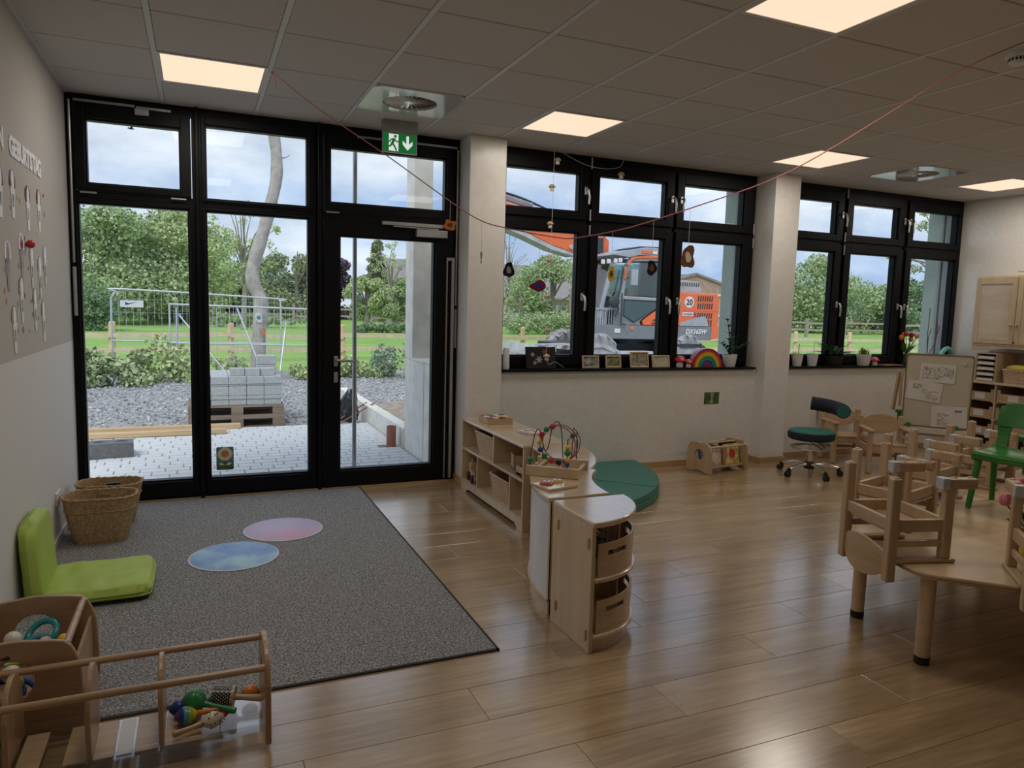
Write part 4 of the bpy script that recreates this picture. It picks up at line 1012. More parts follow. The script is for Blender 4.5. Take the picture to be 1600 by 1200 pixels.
obj('worktop', MB().box(-.455, -.001, YBx, YA, .822, .848), M['birch_top'], t, bevel=.003)
obj('side_panel', MB().box(-.44, -.001, YA-.02, YA, 0, .822), M['birch'], t)
obj('side_panel', MB().box(-.44, -.001, YBx, YBx+.02, 0, .822), M['birch'], t)
obj('back_panel', MB().box(-.02, -.001, YBx+.02, YA-.02, .05, .822), M['birch'], t)
obj('plinth', MB().box(-.40, -.02, YBx+.02, YA-.02, 0, .05), M['birch'], t)
obj('upper_back', MB().box(-.02, -.001, YBx, YA, .848, 1.165), M['beech'], t)
cy_ = [YA-.02, -.87, -1.24, YBx+.02]
for y_ in cy_[1:3]: obj('divider', MB().box(-.435, -.02, y_-.009, y_+.009, .05, .822), M['birch'], t)
zr = [.05, .24, .43, .62]
for z_ in zr[1:]:
    for c in range(3): obj('runner', MB().box(-.43, -.03, cy_[c+1]+.009, cy_[c+1]+.03, z_, z_+.01).box(-.43, -.03, cy_[c]-.03, cy_[c]-.009, z_, z_+.01), M['birch'], t)
for c in range(3):
    for k, z_ in enumerate(zr):
        ya, yb = cy_[c]-.018, cy_[c+1]+.018; hh = .135
        d = obj('drawer', MB().box(-.425, -.413, yb, ya, z_+.012, z_+.012+hh-.035).box(-.425, -.413, yb, yb+.035, z_+.012+hh-.035, z_+.012+hh).box(-.425, -.413, ya-.035, ya, z_+.012+hh-.035, z_+.012+hh).box(-.413, -.05, yb, yb+.010, z_+.012, z_+.012+hh).box(-.413, -.05, ya-.010, ya, z_+.012, z_+.012+hh).box(-.413, -.05, yb+.01, ya-.01, z_+.012, z_+.02), M['beech_x'], t)
        obj('paper_label', MB().box(-.4265, -.425, (ya+yb)/2-.06, (ya+yb)/2+.05, z_+.035, z_+.10), M['paper'], d)
t = thing('paper_sorter', 'birch letter sorter packed with paper between shelf and cupboard', 'paper tray', (XR-.42, -.73, .849))
obj('case', MB().box(0, .30, -.115, -.103, 0, .31).box(0, .30, .103, .115, 0, .31).box(0, .30, -.103, .103, 0, .01).box(0, .30, -.103, .103, .30, .31).box(.29, .30, -.103, .103, .01, .30), M['beech'], t)
for k in range(1, 5): obj('tray_board', MB().box(.004, .29, -.103, .103, .06*k, .06*k+.006), M['birch'], t)
for k in range(5):
    o = obj('paper_stack', MB().box(-.01, .26, -.09, .085, .06*k+.0105-(0 if k == 0 else .004), .06*k+.028).box(.005, .26, -.08, .095, .06*k+.03, .06*k+.034), M['paper'])
    o.location = (XR-.42, -.73, .849); tag(o, 'stack of white paper in the %s slot of the letter sorter' % ('lowest', 'second lowest', 'middle', 'second highest', 'topmost')[k], 'paper', 'paper in the sorter')
b_ = basket('pale willow basket with loop handle under the wall cupboard', (XR-.30, -1.03, .849), rad(90), (.30, .20), (.26, .17), .14, .06, M['wicker_pale'], None, 12, 120, False, .003)
obj('loop_handle', MB().tube([(.15+.0*math.cos(a), .045*math.cos(a), .135+.055*math.sin(a)) for a in [PI*k/12 for k in range(13)]], .005, 6), M['wicker_pale'], b_, smooth=True).rotation_euler = (0, 0, rad(90))
o = obj('yellow_cloth', pillow(.26, .17, .075, T(0, 0, 0), 16, 16, .012, 5, .8, .2), mat('yellow_cloth', (.50,.40,.03), .7), smooth=True); o.location = (XR-.30, -1.04, 1.005); o.rotation_euler = (0, 0, rad(90)); tag(o, 'crumpled yellow cloth bulging out of the willow basket', 'cloth')
t = thing('red_toy', 'small red and wood toy on top of the wall cupboard', 'toy', (XR-.25, -.98, 2.001))
obj('block', MB().cbox((0, 0, .02), (.05, .05, .04)), M['paint_red'], t, bevel=.004); obj('rod', MB().cyl((0, .11, .045), (0, -.06, .045), .006, n=8), M['beech'], t); obj('red_cap', MB().sphere((0, 0, .055), .022), M['paint_red'], t, smooth=True)

# ---- instrument rack
t = thing('instrument_rack', 'beech rail rack with clear trough for rattles in the foreground', 'rack', (0, -3.345, 0))
def arch(w, h, r, low=0, n=10):
    return [(-w/2, low), (w/2, low)]+[(w/2*math.cos(PI*k/(2*n))*1.0 if False else w/2-(r-r*math.cos(PI/2*k/n)), h-r+r*math.sin(PI/2*k/n)) for k in range(n+1)]+[(-w/2+(r-r*math.sin(PI/2*k/n)), h-r+r*math.cos(PI/2*k/n)) for k in range(n+1)]
PX = Matrix(((0,0,1,0),(1,0,0,0),(0,1,0,0),(0,0,0,1)))   # poly (y,z) extruded along x
ep = [(-.15, 0), (-.118, 0), (-.10, .045), (.10, .045), (.118, 0), (.15, 0)]+[(.15-.0*k, .20+.0*k) for k in (0,)]+[(.15-.15*(1-math.cos(PI/2*k/8)), .20+.145*math.sin(PI/2*k/8)) for k in range(1, 9)]+[(-.15*math.sin(PI/2*k/8), .20+.145*math.cos(PI/2*k/8)) for k in range(1, 9)]
RKX = (.045, 1.0)
for x_ in RKX:
    h_ = circ(.045, 40, 0, .22); obj('end_panel', MB().prism_hole(resample_by_angle(ep, (0, .22), 40), h_, 0, .020, T(x_, 0, 0) @ PX), M['beech_dark_z'], t, bevel=.005)
dv = [(-.115, .065), (.115, .065)]+[(.115-.115*(1-math.cos(PI/2*k/8)), .20+.125*math.sin(PI/2*k/8)) for k in range(0, 9)]+[(-.115*math.sin(PI/2*k/8), .20+.125*math.cos(PI/2*k/8)) for k in range(1, 9)]
for x_ in (.245, .465, .672): obj('divider', MB().prism(dv, 0, .016, T(x_, 0, 0) @ PX), M['beech_dark_z'], t, bevel=.004)
for y_ in (-.128, .118): obj('rail', MB().cyl((.065, y_, .283), (1.0, y_, .283), .0125, n=14), M['beech_dark'], t, smooth=True)
obj('clear_trough', MB().box(.065, 1.0, -.125, .115, .055, .058).box(.065, 1.0, -.128, -.125, .055, .085).box(.065, 1.0, .115, .118, .055, .10), M['clear_acrylic'], t)
for x0, x1 in ((.27, .335), (.40, .463), (.483, .54), (.60, .670), (.69, .80)): obj('liner_board', MB().box(x0, x1, -.115, .105, .059, .064), M['beech_x'], t)
obj('tape_strip', MB().box(.548, .592, -.11, .10, .0592, .0605), M['white_plastic'], t)
def shaker(label, loc, rz, tilt, head, hm, Lh, stripes=None, dots=False, hmat='beech_dark', cat='maraca'):
    s_ = thing('maraca', label, cat, loc, rz, 'shakers in the rack'); s_.rotation_euler = (0, tilt, rz)
    rx, rr_ = head
    n = 16; prof = [(rr_*math.sin(PI*k/n)**.9, -rx+2*rx*k/n) for k in range(1, n)]
    Q = RY(rad(90))
    if stripes:
        m_ = len(prof)
        for i in range(len(stripes)):
            a, b = int(i*(m_-1)/len(stripes)), int((i+1)*(m_-1)/len(stripes))
            seg = prof[a:b+1]; obj('head_band', MB().lathe(seg, 24, Q, caps=(i == 0, i == len(stripes)-1)), M[stripes[i]], s_, smooth=True)
    else: obj('head', MB().lathe(prof, 24, Q), M[hm], s_, smooth=True)
    if dots:
        rr2 = random.Random(2)
        for k in range(22):
            th = rr2.uniform(.5, 2.6); ph = rr2.uniform(0, 2*PI)
            obj('dot', MB().sphere((rx*math.cos(th), rr_*math.sin(th)**.95*math.cos(ph), rr_*math.sin(th)**.95*math.sin(ph)), .0028, 6, 4), M['paint_black'], s_)
    obj('handle', MB().lathe([(.012, rx*.85), (.008, rx+.02), (.0085, rx+Lh*.6), (.012, rx+Lh*.9), (.010, rx+Lh), (.001, rx+Lh+.002)], 14, Q), M[hmat], s_, smooth=True)
    return s_
zb = .067; RY_ = -3.345
shaker('dark green maraca lying in the rack', (.778, RY_+.040, zb+.050), rad(-28), rad(9), (.046, .044), 'paint_green', .105, hmat='paint_green')
shaker('rainbow striped maraca lying in the rack', (.752, RY_-.015, zb+.033), rad(8), rad(3), (.042, .031), None, .075, ['paint_purple', 'paint_blue', 'paint_lightblue', 'paint_lime', 'paint_yellow'], hmat='paint_orange')
shaker('cream dotted maraca lying in the rack', (.835, RY_-.065, zb+.029), rad(197), rad(3), (.042, .027), 'paint_cream', .085, dots=True)
shaker('blue egg headed maraca behind the rainbow one', (.728, RY_+.05, zb+.030), rad(15), rad(4), (.035, .029), 'paint_blue', .05, hmat='paint_lightblue')
t = thing('cabasa', 'beech cabasa shaker wrapped in white beads', 'cabasa', (.872, RY_+.062, zb+.038), rad(-14)); t.rotation_euler = (0, rad(6), rad(-14))
obj('drum', MB().lathe([(.001, -.035), (.034, -.035), (.034, .03), (.001, .03)], 24, RY(rad(90))), M['paint_black'], t, smooth=True)
bb = MB()
for i in range(9):
    for k in range(22):
        a = 2*PI*(k+.5*(i % 2))/22; bb.sphere((-.031+i*.0075, .0355*math.cos(a), .0355*math.sin(a)), .0026, 5, 3)
obj('bead_net', bb, M['paint_white'], t, kind='stuff')
obj('flange', MB().lathe([(.001, .03), (.04, .03), (.04, .04), (.001, .04)], 24, RY(rad(90))), M['beech'], t, smooth=True)
obj('handle', MB().lathe([(.012, .04), (.010, .06), (.013, .13), (.010, .138), (.001, .139)], 14, RY(rad(90))), M['beech'], t, smooth=True)
o = obj('egg_shaker', MB().sphere((0, 0, 0), (.030, .024, .024), 18, 12), M['paint_orange'], smooth=True); o.location = (.965, RY_+.085, zb+.026); tag(o, 'glossy orange egg shaker beside the end panel', 'egg shaker')
o = obj('red_clapper', MB().sphere((0, 0, 0), (.022, .012, .012), 14, 8).cyl((.015, 0, 0), (.04, 0, 0), .007, n=8), M['paint_red'], smooth=True); o.location = (.868, RY_-.02, zb+.015); o.rotation_euler = (0, 0, rad(30)); tag(o, 'small red clapper under the green maraca handle', 'clapper')

# ---- rattle crate at the left wall
t = thing('toy_crate', 'beech rail crate with round holed ends full of baby rattles', 'crate', (.225, -2.975, .0105))
cp_ = round_poly([(-.21, 0), (-.15, 0), (0, .03), (.15, 0), (.21, 0), (.20, .26), (.165, .345), (0, .365), (-.165, .345), (-.20, .26)], .03, 4)
hc = (-.005, .225); PY = Matrix(((1,0,0,0),(0,0,-1,0),(0,1,0,0),(0,0,0,1)))
for y_ in (-.20, .205): obj('end_panel', MB().prism_hole(resample_by_angle(cp_, hc, 48), circ(.068, 48, *hc), 0, .018, T(0, y_, 0) @ PY), M['beech_dark'], t, bevel=.005)
for x_ in (-.13, .155): obj('rail', MB().cyl((x_, -.20, .325), (x_, .19, .325), .0125, n=14), M['beech_dark'], t, smooth=True)
obj('tray_bottom', MB().box(-.175, .175, -.20, .187, .09, .10), M['beech_dark'], t)
for x_ in (-.185, .175): obj('tray_side', MB().box(x_, x_+.010, -.20, .187, .09, .26), M['beech_dark_z'], t)
lg = MB()
for k in range(9):     # small printed emblem on the front panel
    a = k*.9; lg.prism([(-.02+k*.005, .305+.004*math.sin(a)), (-.017+k*.005, .318+.004*math.cos(a)), (-.013+k*.005, .306-.003*math.cos(a))], 0.0185, .0190, T(-.03, -.20, 0) @ PY)
obj('printed_emblem', lg, M['paint_black'], t)
RT = [('rattle_ball', 'white wooden ball rattle on top of the crate heap', 'ball', (.17, -2.90, .262), 'paint_white'), ('rattle_ball', 'small cream ball rattle beside the teal ring', 'ball', (.275, -2.93, .245), 'paint_cream'), ('rattle_ring', 'teal ring rattle sticking out of the crate', 'ring', (.255, -2.86, .255), 'paint_teal'), ('rattle_ring', 'light blue ring rattle under the teal one', 'ring', (.24, -2.90, .225), 'paint_lightblue'),
      ('rattle_stick', 'orange stick rattle in the crate', 'stick', (.11, -2.92, .235), 'paint_orange'), ('rattle_stick', 'maroon stick rattle in the crate', 'stick', (.19, -2.97, .23), 'paint_maroon'), ('rattle_ball', 'yellow ball rattle near the left rail', 'ball', (.06, -2.93, .235), 'paint_yellow'), ('rattle_ball', 'yellow ball rattle near the right rail', 'ball', (.33, -2.90, .235), 'paint_yellow'),
      ('rattle_stick', 'dark blue stick rattle behind the front hole', 'stick', (.255, -3.12, .195), 'paint_blue'), ('rattle_ball', 'white ball rattle behind the front hole', 'ball', (.205, -3.12, .235), 'paint_white'), ('rattle_ball', 'lime ball rattle behind the front hole', 'ball', (.225, -3.145, .21), 'paint_lime'), ('rattle_ring', 'navy ring rattle behind the front hole', 'ring', (.19, -3.13, .175), 'paint_blue'), ('rattle_stick', 'teal stick rattle behind the front hole', 'stick', (.16, -3.10, .21), 'paint_lightblue'), ('rattle_stick', 'olive stick rattle behind the front hole', 'stick', (.24, -3.10, .26), 'paint_lime'),
      ('rattle_ball', 'orange ball rattle at the crate bottom', 'ball', (.10, -3.02, .15), 'paint_orange'), ('rattle_ball', 'red ball rattle at the crate bottom', 'ball', (.30, -3.02, .15), 'paint_red')]
for i, (nm, lb, k, p, m_) in enumerate(RT):
    rr3 = random.Random(i)
    if k == 'ball': b = MB().sphere((0, 0, 0), .030 if 'white' in lb else .024, 16, 10)
    elif k == 'ring': b = MB().tube([(.05*math.cos(2*PI*q/28), .05*math.sin(2*PI*q/28), 0) for q in range(28)], .012, 10, closed=True)
    else: b = MB().lathe([(.001, -.062), (.013, -.055), (.013, -.03), (.010, -.02), (.010, .02), (.015, .04), (.013, .06), (.001, .064)], 14, RY(rad(90)))
    o = obj(nm, b, M[m_], smooth=True); o.location = p; o.rotation_euler = (rr3.uniform(.2, .7) if k == 'ring' else rr3.uniform(-.3, .3), rr3.uniform(-.5, .3), rr3.uniform(-.9, .9)); tag(o, lb, 'rattle', 'rattles in the crate')

# ================================================================== WINDOW BOARD AND WALL DECORATION
SZ = .978
def frame_pic(lb, x, w, h, m_, y=-.085, fm='birch_top', bw=.012):
    t = thing('framed_photo', lb, 'picture frame', (x, y, SZ), 0, 'picture frames on the sill'); Q = RX(rad(90-9))
    obj('moulding', MB().prism_hole(rrect(w, h, .002, 1, 0, h/2), rrect(w-2*bw, h-2*bw, .002, 1, 0, h/2), 0, .014, Q), M[fm], t, bevel=.002)
    obj('picture', MB().box(-w/2+bw, w/2-bw, bw, h-bw, .003, .006, Q), M[m_], t)
    obj('stand', MB().beam((0, .01, h*.7), (0, .055, .002), .03, .003), M[fm], t)
def art(name, stops, sc):
    m, nt, b = _base(name); b.inputs['Roughness'].default_value = .3
    mp = _coords(nt); n = _noise(nt, mp, sc, 6, .75); r = _ramp(nt, n.outputs['Fac'], stops); nt.links.new(r.outputs['Color'], b.inputs['Base Color'])
art('photo_grey', [(.35, (.03,.03,.03)), (.5, (.25,.25,.24)), (.62, (.5,.48,.46))], 22)
art('photo_forest', [(.35, (.05,.06,.02)), (.5, (.22,.22,.10)), (.65, (.42,.36,.18))], 26)
art('photo_group', [(.35, (.06,.05,.03)), (.5, (.28,.26,.16)), (.62, (.5,.42,.35))], 34)
art('photo_pale', [(.35, (.35,.33,.20)), (.55, (.55,.52,.40)), (.7, (.65,.62,.52))], 24)
frame_pic('small wooden frame with a grey photo next to the black board', 4.15, .175, .115, 'photo_grey')
frame_pic('small wooden frame with a dark forest photo', 4.395, .165, .115, 'photo_forest')
frame_pic('tallest wooden frame with a group photo on the sill', 4.685, .205, .15, 'photo_group')
frame_pic('small wooden frame with a pale yellow sheet beside the mushroom', 4.93, .20, .115, 'photo_pale')
t = thing('canvas_board', 'black canvas board with grey and red flowers leaning on the sill', 'canvas', (3.63, -.10, SZ), rad(-2)); Q = RX(rad(90-10))
obj('canvas', MB().box(-.145, .145, 0, .195, 0, .018, Q), M['paint_black'], t)
for x_, y_, r_, m_ in ((.035, .15, .028, 'paint_red'), (-.08, .125, .022, 'grey_plastic'), (-.02, .08, .035, 'grey_plastic'), (.06, .085, .024, 'grey_plastic'), (-.06, .05, .02, 'grey_plastic')):
    obj('painted_flower', MB().prism([((r_*(.72+.28*math.cos(6*2*PI*k/48)))*math.cos(2*PI*k/48)+x_, (r_*(.72+.28*math.cos(6*2*PI*k/48)))*math.sin(2*PI*k/48)+y_) for k in range(48)], .0181, .0186, Q), M[m_], t)
def mushroom(lb, loc, s, capm='paint_red', stem='paint_white', group=None, dots=True, name='mushroom_figure'):
    t = thing(name, lb, 'mushroom figure', loc, 0, group)
    obj('stem', MB().lathe([(.001, 0), (.034*s, .0), (.038*s, .02*s), (.030*s, .05*s), (.026*s, .065*s)], 20), M[stem], t, smooth=True)
    obj('cap', MB().lathe([(.02*s, .060*s), (.058*s, .058*s), (.060*s, .066*s), (.045*s, .092*s), (.02*s, .108*s), (.001, .110*s)], 24), M[capm], t, smooth=True)
    if dots:
        for a, e in ((-1.2, .6), (-2.2, .5), (-.3, .55), (-1.7, 1.1), (1.5, .7)):
            obj('cap_dot', MB().sphere((.05*s*math.cos(e)*math.cos(a), .05*s*math.cos(e)*math.sin(a), .066*s+.042*s*math.sin(e)), .007*s, 8, 6), M['paint_white'], t, smooth=True)
    return t
mushroom('taller red capped white ceramic mushroom beside the rainbow', (5.165, -.07, SZ), 1.0, group='ceramic mushrooms')
mushroom('shorter red capped white ceramic mushroom beside the rainbow', (5.235, -.115, SZ), .72, group='ceramic mushrooms')
# rainbow arches
t = thing('rainbow_toy', 'wooden rainbow of nested coloured arches on the sill', 'wooden rainbow', (5.45, -.10, SZ))
rc = ['paint_maroon', 'paint_red', 'paint_orange', 'paint_yellow', 'paint_lime', 'paint_green', 'paint_teal', 'paint_blue', 'paint_purple', 'paint_maroon']
for k, c_ in enumerate(rc):
    ro = .188-.0165*k; ri = ro-.015 if k < 9 else .002
    pts = [(ro*math.cos(PI*q/24), ro*math.sin(PI*q/24)) for q in range(25)]+[(ri*math.cos(PI*q/24), ri*math.sin(PI*q/24)) for q in range(24, -1, -1)]
    obj('arch', MB().prism(pts, -.035, .035, RX(rad(90))), M[c_], t, bevel=.001)
# plants
def leaf_mb(L, w, Mx, n=6, curl=.2):
    rows = []
    for k in range(n+1):
        u = k/n; hw = w/2*math.sin(PI*min(u*.92+.06, 1))**.8; z = -curl*L*u*u
        rows.append([(-hw, L*u, z+hw*.25), (0, L*u, z), (hw, L*u, z+hw*.25)])
    b = MB(); b.loft(rows, caps=(False, False), closed=False); r = MB(); return r.add(b.v, b.f, Mx)
def pot(t, r0, r1, h, m_):
    obj('pot', MB().lathe([(.001, 0), (r0, 0), (r0*1.02, .004), (r1, h), (r1-.006, h), (r1-.012, h-.012), (.001, h-.012)], 24), m_, t, smooth=True)
    obj('soil', MB().lathe([(.001, h-.011), (r1-.011, h-.011), (r1-.011, h-.0115)], 20), M['paint_brown'], t)
leafmat('zz_leaf', (.012,.055,.012), (.03,.10,.025), .3); leafmat('herb_leaf', (.10,.24,.02), (.22,.38,.05), .5); leafmat('dark_leaf', (.04,.09,.04), (.14,.22,.12), .4)
t = thing('potted_plant', 'glossy dark leaved plant in a white pot beside the rainbow', 'potted plant', (5.765, -.08, SZ))
pot(t, .058, .078, .125, M['white_plastic'])
for si, (dx, dy, h) in enumerate(((-.05, .0, .48), (.20, -.03, .23), (.05, .02, .30), (-.13, -.02, .24), (.10, -.06, .20), (-.02, -.05, .26))):
    P = smooth_path([(0, 0, .11), (dx*.3, dy*.3, .11+(h-.11)*.5), (dx, dy, h)], 6)
    st = obj('plant_stem', MB().tube(P, [.006-.003*k/len(P) for k in range(len(P))], 6), M['zz_leaf'], t, smooth=True)
    for k in range(3, len(P), 2):
        for s in (-1, 1):
            d = Vector(P[k])-Vector(P[k-1]); a = math.atan2(d.y, d.x) if abs(d.x)+abs(d.y) > 1e-6 else 0
            obj('leaf', leaf_mb(.07, .026, T(*P[k]) @ RZ(a-PI/2+s*1.05+.3*math.sin(k+si)) @ RX(rad(35))), M['zz_leaf'], st, smooth=True)
t = thing('potted_plant', 'dark spreading leafy plant in a black pot between cup and pale pot', 'potted plant', (7.19, -.08, SZ))
pot(t, .085, .105, .11, M['black_plastic'])
R5 = random.Random(5)
for k in range(34):
    a = R5.uniform(0, 2*PI); obj('leaf', leaf_mb(R5.uniform(.15, .26), .05, T(.02*math.cos(a), .02*math.sin(a), .10) @ RZ(a) @ RX(rad(R5.uniform(28, 72))), curl=.45), M['dark_leaf'], t, smooth=True)
t = thing('potted_plant', 'small bright green herb in a cream pot', 'potted plant', (7.645, -.08, SZ))
pot(t, .062, .085, .125, M['paint_white'])
for k in range(46):
    a = R5.uniform(0, 2*PI); r_ = R5.uniform(0, .05); obj('leaf', leaf_mb(R5.uniform(.05, .10), .016, T(r_*math.cos(a), r_*math.sin(a), .11) @ RZ(R5.uniform(0, 6)) @ RX(rad(R5.uniform(40, 88))), curl=.15), M['herb_leaf'], t)
mushroom('small red capped mushroom beside the cream herb pot', (7.80, -.10, SZ), .85)
for x_, lb, m_, st in ((6.67, 'white plastic cup with a green stirrer on the sill', 'paint_green', .10), (6.885, 'clear plastic cup with brown soil and a white stick', 'paint_white', .13)):
    t = thing('plastic_cup', lb, 'cup', (x_, -.08, SZ))
    obj('cup', MB().lathe([(.001, 0), (.045, 0), (.062, .13), (.065, .131), (.059, .13), (.043, .003), (.001, .003)], 24), M['white_plastic'], t, smooth=True)
    obj('soil_fill', MB().lathe([(.001, .004), (.043, .005), (.046, .035), (.001, .036)], 20), M['paint_brown'], t)
    obj('stick', MB().cyl((.01, 0, .03), (.03, .01, .13+st), .004, n=6), M[m_], t)
o = obj('orange_bottle', MB().lathe([(.001, 0), (.03, 0), (.031, .10), (.018, .14), (.015, .17), (.017, .19), (.001, .192)], 18), M['paint_orange'], smooth=True); o.location = (6.50, -.07, SZ); tag(o, 'orange squeeze bottle at the pier end of the sill', 'bottle')
o = obj('white_tube', MB().lathe([(.001, 0), (.03, 0), (.032, .02), (.028, .16), (.024, .185), (.001, .186)], 18), M['white_plastic'], smooth=True); o.location = (3.29, -.10, SZ); tag(o, 'white bottle at the pier end beside the canvas', 'bottle')
t = thing('tulip_bunch', 'bunch of red and orange tulips in a glass on the sill', 'flowers', (8.32, -.08, SZ))
obj('glass_body', MB().lathe([(.03, 0), (.035, .01), (.042, .17), (.040, .17), (.033, .012), (.001, .010)], 20), M['clear_acrylic'], t, smooth=True)
for k, (dx, dy, h, m_) in enumerate(((-.10, 0, .30, 'paint_orange'), (-.05, -.02, .345, 'paint_red'), (-.03, .03, .33, 'paint_orange'), (.06, 0, .33, 'paint_maroon'), (.13, -.02, .32, 'paint_pink'), (.10, .03, .28, 'paint_pink'))): tulip(t, dx, dy, h, m_)
for k in range(12):
    a = R5.uniform(0, 2*PI); obj('leaf', leaf_mb(R5.uniform(.15, .2), .04, T(.01*math.cos(a), .01*math.sin(a), .12) @ RZ(a) @ RX(rad(R5.uniform(50, 78))), curl=.15), M['herb_leaf'], t, smooth=True)
t = thing('twig_vase', 'bare dark twigs standing in a small vase on the sill', 'twigs', (8.70, -.06, SZ))
obj('vase', MB().lathe([(.001, 0), (.028, 0), (.03, .09), (.018, .12), (.020, .14), (.016, .14), (.001, .10)], 18), M['paint_cream'], t, smooth=True)
for P in ([(0, 0, .1), (-.02, 0, .35), (.0, .01, .55), (-.015, 0, .66)], [(0, 0, .1), (.01, .01, .3), (.05, .01, .42)], [(0, 0, .1), (.10, -.01, .25), (.14, 0, .42), (.12, .0, .52)], [(.11, -.005, .3), (.16, .0, .40), (.17, 0, .46)]):
    obj('twig', MB().tube(smooth_path(P, 5), .005, 5), M['paint_brown'], t, smooth=True)
o = obj('mint_bag', MB().tube(smooth_path([(-.13, 0, 0), (-.09, 0, .13), (0, 0, .19), (.09, 0, .13), (.13, 0, 0)], 6), .028, 8), mat('mint', (.20,.55,.48), .5), smooth=True); o.location = (9.0, -.09, SZ+.0); tag(o, 'mint coloured arched handle bag at the far sill end', 'bag')
o = obj('magazine', MB().box(-.16, .16, -.08, .07, 0, .008), mat('magazine_art', (.40,.20,.17), .35, var=.6, vscale=14)); o.location = (8.02, -.09, SZ); tag(o, 'colourful magazine lying flat on the sill behind the easel', 'magazine')

# ---- pink cord garland and ornaments
t = thing('cord_garland', 'pink cord slung from the ceiling hook across the room', 'cord', (0, 0, 0))
cordp = [(1.245, -1.19, 2.893), (1.504, -1.371, 2.661), (1.837, -1.604, 2.402), (2.163, -1.832, 2.134), (2.329, -1.948, 2.014), (2.479, -2.053, 1.967), (2.693, -2.202, 1.922), (2.798, -2.276, 1.923), (3.03, -2.438, 1.981), (3.296, -2.623, 2.086), (3.609, -2.842, 2.222), (3.82, -2.99, 2.356), (4.11, -3.193, 2.583), (4.342, -3.354, 2.762), (4.545, -3.497, 2.874), (4.60, -3.535, 2.895)]
mat('pink_cord', (.52,.20,.20), .7, var=.2, vscale=300)
obj('cord', MB().tube(smooth_path(cordp, 5), .0035, 6), M['pink_cord'], t, smooth=True)
obj('cord_tail', MB().tube([(1.245, -1.19, 2.885), (1.265, -1.20, 2.84), (1.27, -1.20, 2.80)], .003, 5), M['pink_cord'], t)
obj('hook', MB().tube(smooth_path([(1.235, -1.185, 2.899), (1.235, -1.185, 2.885), (1.25, -1.19, 2.875), (1.255, -1.19, 2.89)], 4), .003, 6), M['white_plastic'], t)
obj('hook', MB().tube(smooth_path([(4.60, -3.535, 2.899), (4.60, -3.535, 2.885)], 4), .003, 6), M['white_plastic'], t)
def cord_z(x):
    for a, b in zip(cordp, cordp[1:]):
        if a[0] <= x <= b[0]: q = (x-a[0])/(b[0]-a[0]); return a[1]+(b[1]-a[1])*q, a[2]+(b[2]-a[2])*q
def blob(seed, r, n=28, sx=1, sy=1):
    rr = random.Random(seed); h = [(rr.randint(2, 5), rr.uniform(0, 6), rr.uniform(.05, .13)) for _ in range(3)]
    return [((r*(1+sum(a*math.sin(k_*2*PI*k/n+p) for k_, p, a in h)))*math.cos(2*PI*k/n)*sx, (r*(1+sum(a*math.sin(k_*2*PI*k/n+p) for k_, p, a in h)))*math.sin(2*PI*k/n)*sy) for k in range(n)]
ORN = [(2.175, 1.988, .030, ('paint_orange', 'paint_brown'), 'orange and brown wooden leaf ornament near the door closer', 1.2, 1), (2.469, 1.734, .036, ('paint_black', 'grey_plastic'), 'black wooden drop ornament with grey centre at the pier edge', .8, 1.3), (2.613, 1.646, .036, ('paint_maroon', 'paint_blue'), 'dark red wooden ornament with blue dome in the window', 1.2, .9), (2.952, 1.722, .028, ('paint_yellow', 'paint_brown'), 'thin yellow wooden ornament before the digger cab', .7, 1.5), (3.134, 1.758, .032, ('paint_black', 'paint_brown'), 'black wooden ornament with brown centre before the digger', .85, 1.3), (3.293, 1.82, .050, ('paint_brown', 'paint_cream'), 'large brown wooden ornament beside the window mullion', .8, 1.15)]
for i, (x_, z_, r_, ms, lb, sx, sy) in enumerate(ORN):
    y_, zc_ = cord_z(x_)
    t = thing('hanging_ornament', lb, 'ornament', (x_, y_, z_), rad(-22), 'wooden ornaments on the pink cord')
    obj('cutout', MB().prism(blob(i, r_, 28, sx, sy), 0, .004, RX(rad(90))), M[ms[0]], t)
    obj('inlay', MB().prism(blob(i+9, r_*.45, 20, sx, sy), .0041, .006, RX(rad(90))), M[ms[1]], t)
    obj('thread', MB().cyl((0, 0, r_*sy*.8), (0, 0, zc_-z_), .0009, n=5), M['white_plastic'], t)
t = thing('cord_peg', 'small clear peg hanging from the pink cord before the pier', 'peg', (2.333, -1.95, 1.80))
obj('peg', MB().lathe([(.001, -.03), (.006, -.028), (.003, -.01), (.007, .02), (.006, .035), (.001, .036)], 10), M['grey_plastic'], t); obj('thread', MB().cyl((0, 0, .03), (0, 0, .21), .0009, n=5), M['white_plastic'], t)
# white thread with wooden mushrooms at the window
t = thing('mushroom_garland', 'white thread hung in the window between ceiling and sill', 'garland', (0, 0, 0))
obj('thread', MB().tube(smooth_path([(3.66, -.18, 2.90), (3.66, -.18, 2.4), (3.655, -.17, 1.6), (3.66, -.16, 1.06), (3.76, -.13, 1.04), (3.86, -.12, .985)], 4), .0016, 5), M['white_plastic'], t)
obj('thread', MB().tube(smooth_path([(3.70, -.18, 2.88), (3.95, -.15, 2.80), (4.15, -.15, 2.775), (4.32, -.18, 2.80), (4.36, -.19, 2.90)], 5), .0016, 5), M['white_plastic'], t)
for k, (x_, z_) in enumerate(((3.69, 2.79), (3.645, 2.56), (3.64, 2.245), (4.335, 2.73), (3.635, 1.93), (3.635, 1.62), (3.645, 1.32), (3.645, 1.09))):
    mushroom('little wooden mushroom charm, %s on the white thread' % ('first below the ceiling', 'second from the ceiling', 'third from the ceiling', 'at the slack end', 'fourth from the ceiling', 'fifth from the ceiling', 'second from the sill', 'lowest above the canvas')[k], (x_, -.185, z_-.03), .52, 'beech', 'paint_cream', 'wooden mushroom charms', False, 'mushroom_charm')

